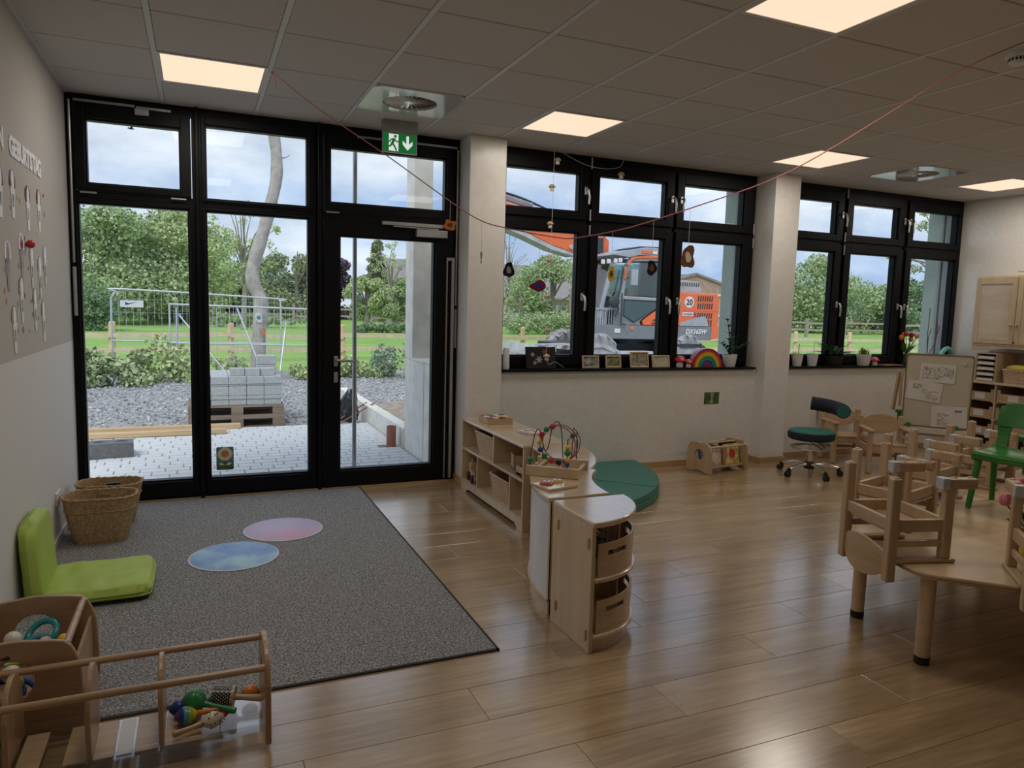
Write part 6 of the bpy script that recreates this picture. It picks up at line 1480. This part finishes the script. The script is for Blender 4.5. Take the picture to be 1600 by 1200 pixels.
# ---- farm buildings
mat('roof_slate', (.26,.24,.23), .85, var=.15, vscale=3); mat('barn_wall', (.46,.44,.42), .9, var=.12, vscale=2); mat('brick_red', (.42,.27,.23), .9, var=.15, vscale=4); mat('brick_pale', (.50,.36,.30), .9, var=.12, vscale=4); mat('white_trim', (.72,.70,.66), .8)
x0 = at(770, 480, 52)[0]; x1 = at(905, 480, 52)[0]
t = thing('grey_barn', 'long grey barn with a dark slate roof beyond the meadow', 'barn', (x0, 52, GZ))
W_ = x1-x0+9; obj('wall', MB().box(-8, W_, 0, 12, 0, 2.6), M['barn_wall'], t)
for k in range(7): obj('wall_panel', MB().box(-7.9+k*(W_+8)/7, -8+(k+1)*(W_+8)/7-.12, -.06, 0, .1, 2.5), M['barn_wall'], t)
obj('roof', MB().add([(-8.3, -.6, 2.5), (W_+.3, -.6, 2.5), (W_+.3, 6, 5.6), (-8.3, 6, 5.6), (-8.3, 12.6, 2.5), (W_+.3, 12.6, 2.5), (-8.3, -.6, 2.35), (W_+.3, -.6, 2.35), (W_+.3, 6, 5.45), (-8.3, 6, 5.45), (-8.3, 12.6, 2.35), (W_+.3, 12.6, 2.35)], [(0,1,2,3), (3,2,5,4), (7,6,9,8), (8,9,10,11), (0,6,7,1), (4,5,11,10), (0,3,9,6), (3,4,10,9), (1,7,8,2), (2,8,11,5)]), M['roof_slate'], t)
x0, _, zt = at(1086, 428, 27); xl = at(1040, 450, 27)[0]; xr = at(1150, 450, 27)[0]
t = thing('brick_barn', 'red brick gabled barn behind the digger engine', 'barn', (x0, 27, GZ)); hw = (xr-xl)/2*1.25
ze = at(1128, 443, 27)[2]-GZ; zt -= GZ
obj('gable_wall', MB().prism([(-hw, 0), (hw, 0), (hw, ze-.35), (0, zt-.1), (-hw, ze-.35)], 0, .3, T(0, .3, 0) @ RX(rad(90))), M['brick_pale'], t)
zs = at(1128, 460, 27)[2]-GZ
obj('gable_boarding', MB().prism([(-hw-.02, zs), (hw+.02, zs), (hw+.02, ze-.3), (0, zt-.08), (-hw-.02, ze-.3)], 0, .08, T(0, .0, 0) @ RX(rad(90))), M['brick_red'], t)
obj('band', MB().box(-hw, hw, -.10, 0, zs-.12, zs).box(-hw, hw, -.06, 0, zs*.52, zs*.52+.12), M['white_trim'], t)
obj('roof', MB().beam((0, .02, zt), (hw*1.12, .02, ze-.42), .4, .12).beam((0, .02, zt), (-hw*1.12, .02, ze-.42), .4, .12).box(-.1, .1, 0, 9, zt-.1, zt), M['roof_slate'], t)
obj('vent_hole_shade', MB().cbox((0, -.12, zt-.55), (.35, .06, .28)), M['black_plastic'], t)  # solid black block, shade of an opening given as colour
obj('side_wall', MB().box(-hw, hw, .3, 9, 0, ze-.4), M['brick_red'], t)
x0 = at(334, 460, 72)[0]
t = thing('polytunnel', 'long white polytunnel at the meadow edge', 'polytunnel', (x0, 72, GZ)); P = [(1.4*math.cos(PI*k/12), 1.9*math.sin(PI*k/12)) for k in range(13)]
obj('cover', MB().prism(P, -4.2, 1.6, Matrix(((0,0,1,0),(1,0,0,0),(0,1,0,0),(0,0,0,1)))), M['white_plastic'], t, smooth=True)
for k in range(5): obj('hoop', MB().tube([(-4.2+k*1.45, 1.43*math.cos(PI*q/12), 1.93*math.sin(PI*q/12)) for q in range(13)], .04, 5), M['galvanised'], t)

# ---- horses in the paddock
def horse_mesh():
    V = [(0,0,1.25), (.45,0,1.28), (.85,0,1.22), (-.4,0,1.22), (-.75,0,1.27), (1.2,0,1.0), (1.5,0,.62), (1.72,0,.30), (-.98,0,1.05), (-1.08,0,.55)]
    Rr = [.30, .31, .24, .30, .27, .17, .13, .09, .06, .03]
    E = [(0,1), (1,2), (0,3), (3,4), (2,5), (5,6), (6,7), (4,8), (8,9)]
    def leg(root, xs):
        b = root
        for p, r in xs:
            V.append(p); Rr.append(r); E.append((b, len(V)-1)); b = len(V)-1
    for s in (-.17, .17):
        leg(2, [((.72, s, .95), .14), ((.70, s, .52), .075), ((.70, s, .10), .05), ((.74, s, .03), .06)])
        leg(4, [((-.70, s, .95), .17), ((-.62, s, .62), .09), ((-.78, s, .42), .065), ((-.74, s, .08), .05), ((-.70, s, .03), .06)])
    for s in (-.05, .05):
        V.append((1.47, s, .80)); Rr.append(.02); E.append((6, len(V)-1))
    me = bpy.data.meshes.new('horse'); me.from_pydata(V, E, []); o = bpy.data.objects.new('tmp', me); COL.objects.link(o)
    md = o.modifiers.new('s', 'SKIN'); 
    for i, sv_ in enumerate(me.skin_vertices[0].data): sv_.radius = (Rr[i], Rr[i]); sv_.use_root = (i == 0)
    o.modifiers.new('u', 'SUBSURF').levels = 1
    dg = bpy.context.evaluated_depsgraph_get(); dg.update(); m2 = bpy.data.meshes.new_from_object(o.evaluated_get(dg)); bpy.data.objects.remove(o)
    for q in m2.polygons: q.use_smooth = True
    return m2
HM = horse_mesh(); mat('horse_brown', (.16,.09,.06), .7, var=.2); mat('horse_pale', (.45,.36,.28), .7, var=.2)
HM2 = HM.copy(); HM.materials.append(M['horse_brown']); HM2.materials.append(M['horse_pale'])
HS = [(1338, 45, 20, 0), (1349, 47, 160, 0), (1356, 44, 200, 0), (1369, 46, 10, 0), (1275, 46, 185, 1), (1330, 49, 150, 1)]
nm_ = ['brown grazing horse behind the fence, nearest the mullion', 'brown grazing horse behind the fence, second of the close pair', 'brown grazing horse behind the fence, first of the close pair', 'brown grazing horse behind the fence, apart at the wood edge', 'pale fawn horse alone beyond the fence', 'pale fawn horse beside the brown herd']
for k, (u, Y, a, c) in enumerate(HS):
    x, y, _ = at(u, 492, Y); o = obj('horse', HM2 if c else HM, None); o.location = (x, y, GZ); o.rotation_euler = (0, 0, rad(a-40)); o.scale = (.85, .85, .85); tag(o, nm_[k], 'horse', 'grazing horses in the paddock')
x, y, _ = at(347, 462, 68); o = obj('horse', HM, None); o.location = (x, y, GZ); o.rotation_euler = (0, 0, rad(20)); tag(o, 'brown horse grazing beside the white polytunnel', 'horse', 'grazing horses in the paddock')

# ---- small bird in flight
bx_, by_, bz_ = at(205, 201, 20)
t = thing('bird', 'tiny dark bird flying in the cloudy sky', 'bird', (bx_, by_, bz_), rad(20))
obj('body', MB().lathe([(.001, -.11), (.012, -.09), (.028, -.02), (.026, .03), (.015, .06), (.014, .08), (.001, .10)], 10, RY(rad(90))), M['digger_dark'] if 'digger_dark' in M else M['black_plastic'], t, smooth=True)
for s_ in (-1, 1): obj('wing', MB().add([(.04, s_*.015, .01), (-.03, s_*.015, .01), (-.05, s_*.12, .05), (.01, s_*.13, .055), (-.06, s_*.24, .03)], [(0, 1, 2, 3), (3, 2, 4)]), M['black_plastic'], t)
# ================================================================== EXCAVATOR
mat('digger_orange', (.78,.16,.045), .4, var=.05, vscale=4, coat=.2); mat('digger_grey', (.20,.215,.23), .5, var=.1, vscale=6); mat('digger_light', (.36,.39,.42), .5, var=.12, vscale=6); mat('digger_dark', (.045,.05,.055), .6, var=.2, vscale=8); mat('tyre', (.36,.36,.365), .9, var=.3, vscale=5, bump=.3, bscale=30); mat('dust_metal', (.46,.47,.48), .8, var=.2, vscale=4)
glass('cab_glass', (.62,.74,.74), 2.2)
EX = Vector((11.6, 11.2, GZ+.02))
ex = thing('excavator', 'orange and grey wheeled digger parked in the yard outside', 'excavator', tuple(EX))
def ep_(name, mb, m, bevel=0, smooth=False, parent=None):
    mb.v = [(x-EX.x, y-EX.y, z-EX.z) for x, y, z in mb.v]; return obj(name, mb, M[m], parent or ex, bevel=bevel, smooth=smooth)
XZ = RX(rad(90))          # prism poly (x,z), extrude toward -y
def side(poly, y0, y1): return MB().prism(poly, -y1, -y0, XZ)
# undercarriage
zg = GZ+.02
for x_ in (10.15, 12.85):
    for y_ in (10.15, 12.05):
        w = ep_('tyre', MB().lathe([(.22, -.16), (.40, -.20), (.49, -.17), (.51, -.08), (.51, .08), (.49, .17), (.40, .20), (.22, .16)], 36, T(x_, y_, zg+.51) @ RX(rad(90))), 'tyre', smooth=True)
        ep_('wheel_hub', MB().lathe([(.001, -.17), (.10, -.17), (.12, -.12), (.22, -.12), (.22, .12), (.001, .12)], 24, T(x_, y_, zg+.51) @ RX(rad(90))), 'digger_dark', parent=w)
        tr = MB()
        for k in range(22): tr.cbox((.505, 0, 0), (.03, .36, .06), T(x_, y_, zg+.51) @ RY(2*PI*k/22) @ RZ(.35*(1 if k % 2 else -1)))
        ep_('tread_lugs', tr, 'tyre', parent=w)
ep_('chassis', MB().box(9.2, 13.3, 10.6, 11.7, zg+.35, zg+.72), 'digger_dark', .02)
ep_('axle', MB().cyl((10.15, 10.2, zg+.51), (10.15, 12.1, zg+.51), .10, n=12).cyl((12.85, 10.2, zg+.51), (12.85, 12.1, zg+.51), .10, n=12), 'digger_dark')
ep_('fender', side([(9.15, .50), (9.2, .62), (10.25, .66), (10.75, .46), (11.5, .46), (11.5, .36), (10.7, .36), (10.2, .56), (9.25, .50)], 9.95, 10.5), 'dust_metal', .01)
ep_('step_box', MB().box(10.85, 11.75, 9.97, 10.5, .16, .46), 'dust_metal', .02)
ep_('fender', side([(11.9, .36), (12.25, .66), (13.3, .66), (13.65, .40), (13.55, .36), (13.2, .56), (12.3, .56), (12.0, .34)], 9.95, 10.5), 'digger_dark', .01)
ep_('dozer_blade', side([(8.35, .02), (8.45, .0), (8.62, .55), (8.50, .60), (8.38, .35)], 9.95, 12.35), 'dust_metal', .01)
ep_('blade_arm', MB().beam((8.6, 10.6, .42), (9.4, 10.7, .5), .15, .15).beam((8.6, 11.7, .42), (9.4, 11.6, .5), .15, .15).beam((8.45, 10.0, .62), (9.2, 10.0, .64), .3, .04), 'dust_metal')
# turntable and deck
ep_('slew_ring', MB().lathe([(.62, .62), (.62, .80), (.001, .80)], 32, T(11.5, 11.15, 0)), 'digger_dark')
ep_('deck_skirt', side([(9.95, 1.13), (13.72, 1.13), (13.72, .82), (13.6, .76), (10.0, .78), (9.95, .85)], 10.0, 10.98), 'digger_grey', .02)
ep_('deck_plate', MB().box(10.75, 13.7, 10.98, 12.3, .78, 1.13), 'digger_grey', .02)
ep_('skirt_lamp', MB().box(10.55, 10.72, 9.98, 10.0, .93, 1.04), 'white_plastic', .004); ep_('skirt_marker', MB().lathe([(.001, -.0), (.05, .0), (.05, .02), (.001, .025)], 16, T(11.07, 10.0, 1.05) @ RX(rad(90))), 'digger_orange')
# engine housing
ep_('engine_cover', side([(12.38, 1.13), (13.80, 1.13), (13.83, 1.25), (13.83, 1.92), (13.75, 2.02), (12.50, 2.02), (12.40, 1.72), (12.38, 1.70)], 10.0, 12.3), 'digger_orange', .03)
ep_('cover_joint', MB().box(12.50, 13.81, 9.992, 10.0, 1.545, 1.565).box(12.49, 12.505, 9.992, 10.0, 1.13, 2.0), 'digger_orange')
ep_('corner_panel', MB().box(13.60, 13.84, 9.985, 10.0, .80, 1.15), 'digger_orange', .008)
def slots(x0, z0, n, dz=.17):  # dark bars on the panel, colour stands in for shade inside slots
    b = MB()
    for k in range(n): b.prism([(x0+k*.075, z0), (x0+k*.075+.035, z0), (x0+k*.075+.055, z0+dz), (x0+k*.075+.02, z0+dz)], -10.0, -9.985, T(0, 0, 0) @ Matrix(((1,0,0,0),(0,0,-1,0),(0,1,0,0),(0,0,0,1))))
    for i, (x, y, z) in enumerate(b.v): b.v[i] = (x, 9.99+(.012 if i % 8 > 3 else 0), z)
    return b
for x0, z0, n in ((13.10, 1.80, 7), (13.10, 1.60, 7), (13.10, 1.345, 7), (13.10, 1.155, 7)): ep_('vent_slot_shade', slots(x0, z0, n, .15), 'digger_dark')
ep_('lower_vent_shade', slots(12.14, 1.28, 4, .26), 'digger_dark')
ep_('grey_hood', side([(12.35, 2.02), (13.45, 2.02), (13.45, 2.12), (13.35, 2.34), (12.3, 2.38)], 10.3, 12.0), 'digger_light', .02)
ep_('hood_slot_shade', MB().add([p for k in range(13) for p in ((12.42+.075*k, 10.295, 2.20), (12.455+.075*k, 10.295, 2.20), (12.455+.075*k, 10.295, 2.30), (12.42+.075*k, 10.295, 2.30))], [(4*k, 4*k+1, 4*k+2, 4*k+3) for k in range(13)]), 'digger_dark')  # flat dark quads, slot shade put into the colour, hood is uncut
ep_('speed_disc', MB().lathe([(.001, .0), (.15, .0), (.15, .01), (.001, .012)], 32, T(12.83, 10.0, 1.77) @ RX(rad(90))), 'white_plastic')
def txt(s, size, x, z, m, bold=0, shear=0, sp=1.0): ep_('lettering', text_mb(s, size, .006, T(x, 9.983, z) @ RX(rad(90)), bold, sp, shear), m)
txt('20', .21, 12.83, 1.765, 'paint_black', .004)
ep_('sticker', MB().box(12.63, 13.06, 9.988, 10.0, 1.40, 1.50), 'white_plastic'); ep_('sticker_mark', MB().box(12.98, 13.06, 9.984, 9.99, 1.40, 1.50), 'paint_purple'); txt('DOOSAN', .07, 12.80, 1.45, 'paint_blue')
ep_('panel_latch', MB().box(12.68, 12.86, 9.99, 10.0, 1.22, 1.33), 'digger_orange', .004)
ep_('counterweight_step', side([(12.55, 1.14), (12.60, 1.24), (13.25, 1.40), (13.38, 1.40), (13.50, 1.14)], 9.985, 10.0), 'digger_light')
txt('DX165W', .17, 13.08, .985, 'white_plastic', .006, .25)
# cab
ep_('cab_base', side([(10.30, 1.13), (11.35, 1.13), (11.30, 1.22), (11.42, 1.33), (12.02, 1.70), (12.02, 1.80), (10.80, 1.80), (10.70, 1.55), (10.30, 1.50)], 10.0, 11.0), 'digger_grey', .015)
ep_('orange_flank', side([(11.42, 1.14), (12.38, 1.14), (12.38, 1.75), (12.05, 1.70), (11.50, 1.34), (11.38, 1.24)], 10.0, 11.0), 'digger_orange', .012)
txt('DOOSAN', .085, 11.88, 1.27, 'digger_dark', .003, .15); ep_('flank_strip', MB().box(11.66, 12.05, 9.99, 10.0, 1.17, 1.20), 'digger_dark')
post = MB()
def pp(a, b, w=.09, d=.10, ys=(10.05, 10.95)):
    for y_ in ys: post.beam((a[0], y_, a[1]), (b[0], y_, b[1]), d, w, (0, 1, 0))
pp((10.12, 1.30), (10.45, 2.78), .07); pp((10.68, 1.45), (10.84, 2.62), .12); pp((11.90, 1.65), (11.92, 2.85), .14); pp((10.75, 1.83), (11.95, 1.80), .09)
pp((10.84, 2.60), (10.95, 2.78), .12); pp((10.95, 2.80), (11.92, 2.86), .12)
ep_('cab_posts', post, 'digger_light', .02)
ep_('cab_rear', side([(11.95, 1.65), (12.38, 1.72), (12.52, 2.02), (12.30, 3.02), (11.95, 3.02)], 10.0, 11.0), 'digger_light', .015)
ep_('door_trim', MB().tube(smooth_path([(10.80, 9.985, 2.30), (10.85, 9.985, 2.62), (10.98, 9.985, 2.80), (11.2, 9.985, 2.86), (11.98, 9.985, 2.90)], 5), .035, 8), 'digger_orange', smooth=True)
ep_('cab_roof', side([(10.18, 2.78), (10.25, 2.88), (10.75, 3.02), (11.4, 3.13), (12.1, 3.13), (12.32, 3.02), (12.30, 2.90), (11.2, 2.92), (10.8, 2.82)], 9.98, 11.05), 'digger_light', .02)
ep_('roof_hatch', side([(10.95, 3.08), (11.3, 3.16), (12.0, 3.18), (12.2, 3.12)], 10.15, 10.9), 'digger_dark')
ep_('sun_visor', side([(9.92, 2.74), (10.15, 2.80), (10.62, 2.76), (10.85, 2.86), (10.4, 2.90), (10.0, 2.82)], 9.95, 11.05), 'digger_dark', .01)
for x_ in (10.10, 10.26, 10.46, 10.60): ep_('work_lamp', MB().cbox((x_, 9.93, 2.70+(x_-10.1)*.12), (.10, .06, .11)), 'white_plastic', .015)
ep_('beacon_strip', MB().box(11.25, 12.0, 9.96, 9.98, 2.97, 3.05), 'digger_orange', .004); ep_('beacon_gap', MB().box(11.58, 11.72, 9.955, 9.98, 2.97, 3.05), 'white_plastic')
ep_('door_window', side([(10.92, 1.90), (11.84, 1.88), (11.86, 2.76), (11.0, 2.72), (10.95, 2.55)], 10.04, 10.05), 'cab_glass'); ep_('lower_window', side([(10.82, 1.36), (11.10, 1.24), (11.80, 1.62), (11.82, 1.74), (10.82, 1.76)], 9.992, 9.998), 'cab_glass')
ep_('lower_window_frame', MB().tube([(10.80, 9.99, 1.38), (11.10, 9.99, 1.22), (11.83, 9.99, 1.61), (11.84, 9.99, 1.76), (10.80, 9.99, 1.78)], .02, 6, closed=True), 'digger_dark')
ep_('front_window', side([(10.20, 1.48), (10.66, 1.50), (10.80, 2.62), (10.48, 2.70)], 10.04, 10.05), 'cab_glass'); ep_('windscreen', MB().add([(10.17, 10.08, 1.45), (10.17, 10.92, 1.45), (10.47, 10.92, 2.74), (10.47, 10.08, 2.74)], [(0,1,2,3)]), 'cab_glass')
ep_('far_window', side([(10.92, 1.90), (11.84, 1.88), (11.86, 2.76), (11.0, 2.72)], 10.95, 10.96), 'cab_glass')
ep_('seat', MB().box(11.25, 11.75, 10.3, 10.75, 1.35, 1.75).beam((11.68, 10.52, 1.7), (11.82, 10.52, 2.55), .42, .14), 'digger_dark', .04)
ep_('steering', MB().tube([(10.75, 10.5, 1.4), (10.85, 10.5, 1.9)], .04, 8).tube([(10.87+.05*math.cos(a), 10.5+.18*math.sin(a), 1.92+.06*math.cos(a)) for a in [2*PI*k/20 for k in range(20)]], .018, 6, closed=True), 'digger_dark')
ep_('mirror', MB().box(10.86, 11.05, 9.78, 9.84, 2.15, 2.55).tube([(10.80, 10.0, 2.68), (10.85, 9.8, 2.66), (10.93, 9.8, 2.55)], .018, 6), 'digger_light', .03)
ep_('round_mirror', MB().sphere((10.42, 9.85, 1.72), (.16, .06, .15), 18, 10), 'digger_dark', smooth=True)
ep_('handrail', MB().tube(smooth_path([(10.72, 9.94, 2.55), (10.62, 9.92, 2.0), (10.50, 9.92, 1.72), (10.60, 9.92, 1.55), (10.50, 9.92, 1.35)], 5), .02, 6).tube([(10.70, 9.94, 1.95), (10.70, 9.94, 1.18), (10.85, 9.94, 1.14)], .018, 6), 'digger_dark', smooth=True)
b = MB().box(9.95, 10.52, 10.0, 10.06, 1.50, 1.56)
for k in range(8): b.box(9.97+.072*k, 10.0+.072*k, 10.0, 10.05, 1.13, 1.52)
ep_('front_guard', b, 'digger_light')
# boom: lower lift piece, knuckle, long upper boom, cylinders
BY0, BY1 = 11.15, 11.55
ep_('lift_boom', side([(10.6, 1.2), (11.0, 1.25), (10.98, 2.2), (10.98, 3.35), (10.70, 3.60), (10.42, 3.35), (10.52, 2.4)], BY0, BY1), 'digger_orange', .02)
ep_('upper_boom', side([(10.85, 3.52), (10.55, 3.05), (9.95, 2.96), (9.3, 3.12), (8.545, 3.40), (7.2, 3.80), (6.85, 3.92), (6.92, 4.32), (7.94, 4.12), (8.5, 4.02), (9.6, 3.78)], BY0-.05, BY1+.05), 'digger_orange', .02)
ep_('boom_underside', side([(9.95, 2.95), (9.3, 3.11), (8.545, 3.39), (7.2, 3.79), (6.85, 3.91), (6.83, 3.84), (7.18, 3.71), (8.5, 3.30), (9.25, 3.02), (9.93, 2.88)], BY0-.06, BY1+.06), 'dust_metal')
for x_, z_ in ((10.68, 3.35), (9.80, 3.12), (10.8, 1.45), (7.0, 4.1)): ep_('pivot_pin', MB().cyl((x_, BY0-.10, z_), (x_, BY1+.10, z_), .06, n=16), 'dust_metal')
ep_('boom_cylinder', MB().cyl((10.55, 11.08, 1.35), (10.45, 11.08, 2.4), .085, n=14).cyl((10.45, 11.08, 2.4), (10.38, 11.08, 3.1), .05, n=12), 'digger_dark', smooth=True)
ep_('arm_cylinder', MB().cyl((8.75, 11.35, 4.12), (7.9, 11.35, 4.30), .09, n=14).cyl((7.9, 11.35, 4.30), (6.95, 11.35, 4.45), .05, n=12), 'digger_light', smooth=True)
for k in range(3): ep_('hydraulic_hose', MB().tube(smooth_path([(10.6, 11.2+.1*k, 2.6), (10.3, 11.2+.1*k, 3.6+.05*k), (9.4, 11.2+.1*k, 3.95+.04*k), (8.3, 11.2+.1*k, 4.30), (7.1, 11.2+.1*k, 4.50)], 6), .022, 6), 'digger_dark', smooth=True)
ep_('valve_block', MB().box(10.42, 10.72, 11.0, 11.12, 2.95, 3.4).box(10.45, 10.6, 11.0, 11.12, 2.5, 2.8), 'digger_dark', .01)
ep_('dipper_stick', side([(7.30, 4.20), (6.95, 4.45), (6.72, 4.2), (6.80, 3.0), (6.95, 1.35), (7.12, 1.32), (7.15, 3.0), (7.22, 3.8)], BY0, BY1), 'digger_orange', .02)
ep_('bucket', side([(6.85, 1.40), (7.2, 1.38), (7.30, .9), (7.15, .35), (6.75, .15), (6.78, .28), (7.0, .45), (7.05, .85), (6.85, 1.05)], 10.95, 11.75), 'digger_dark', .01)
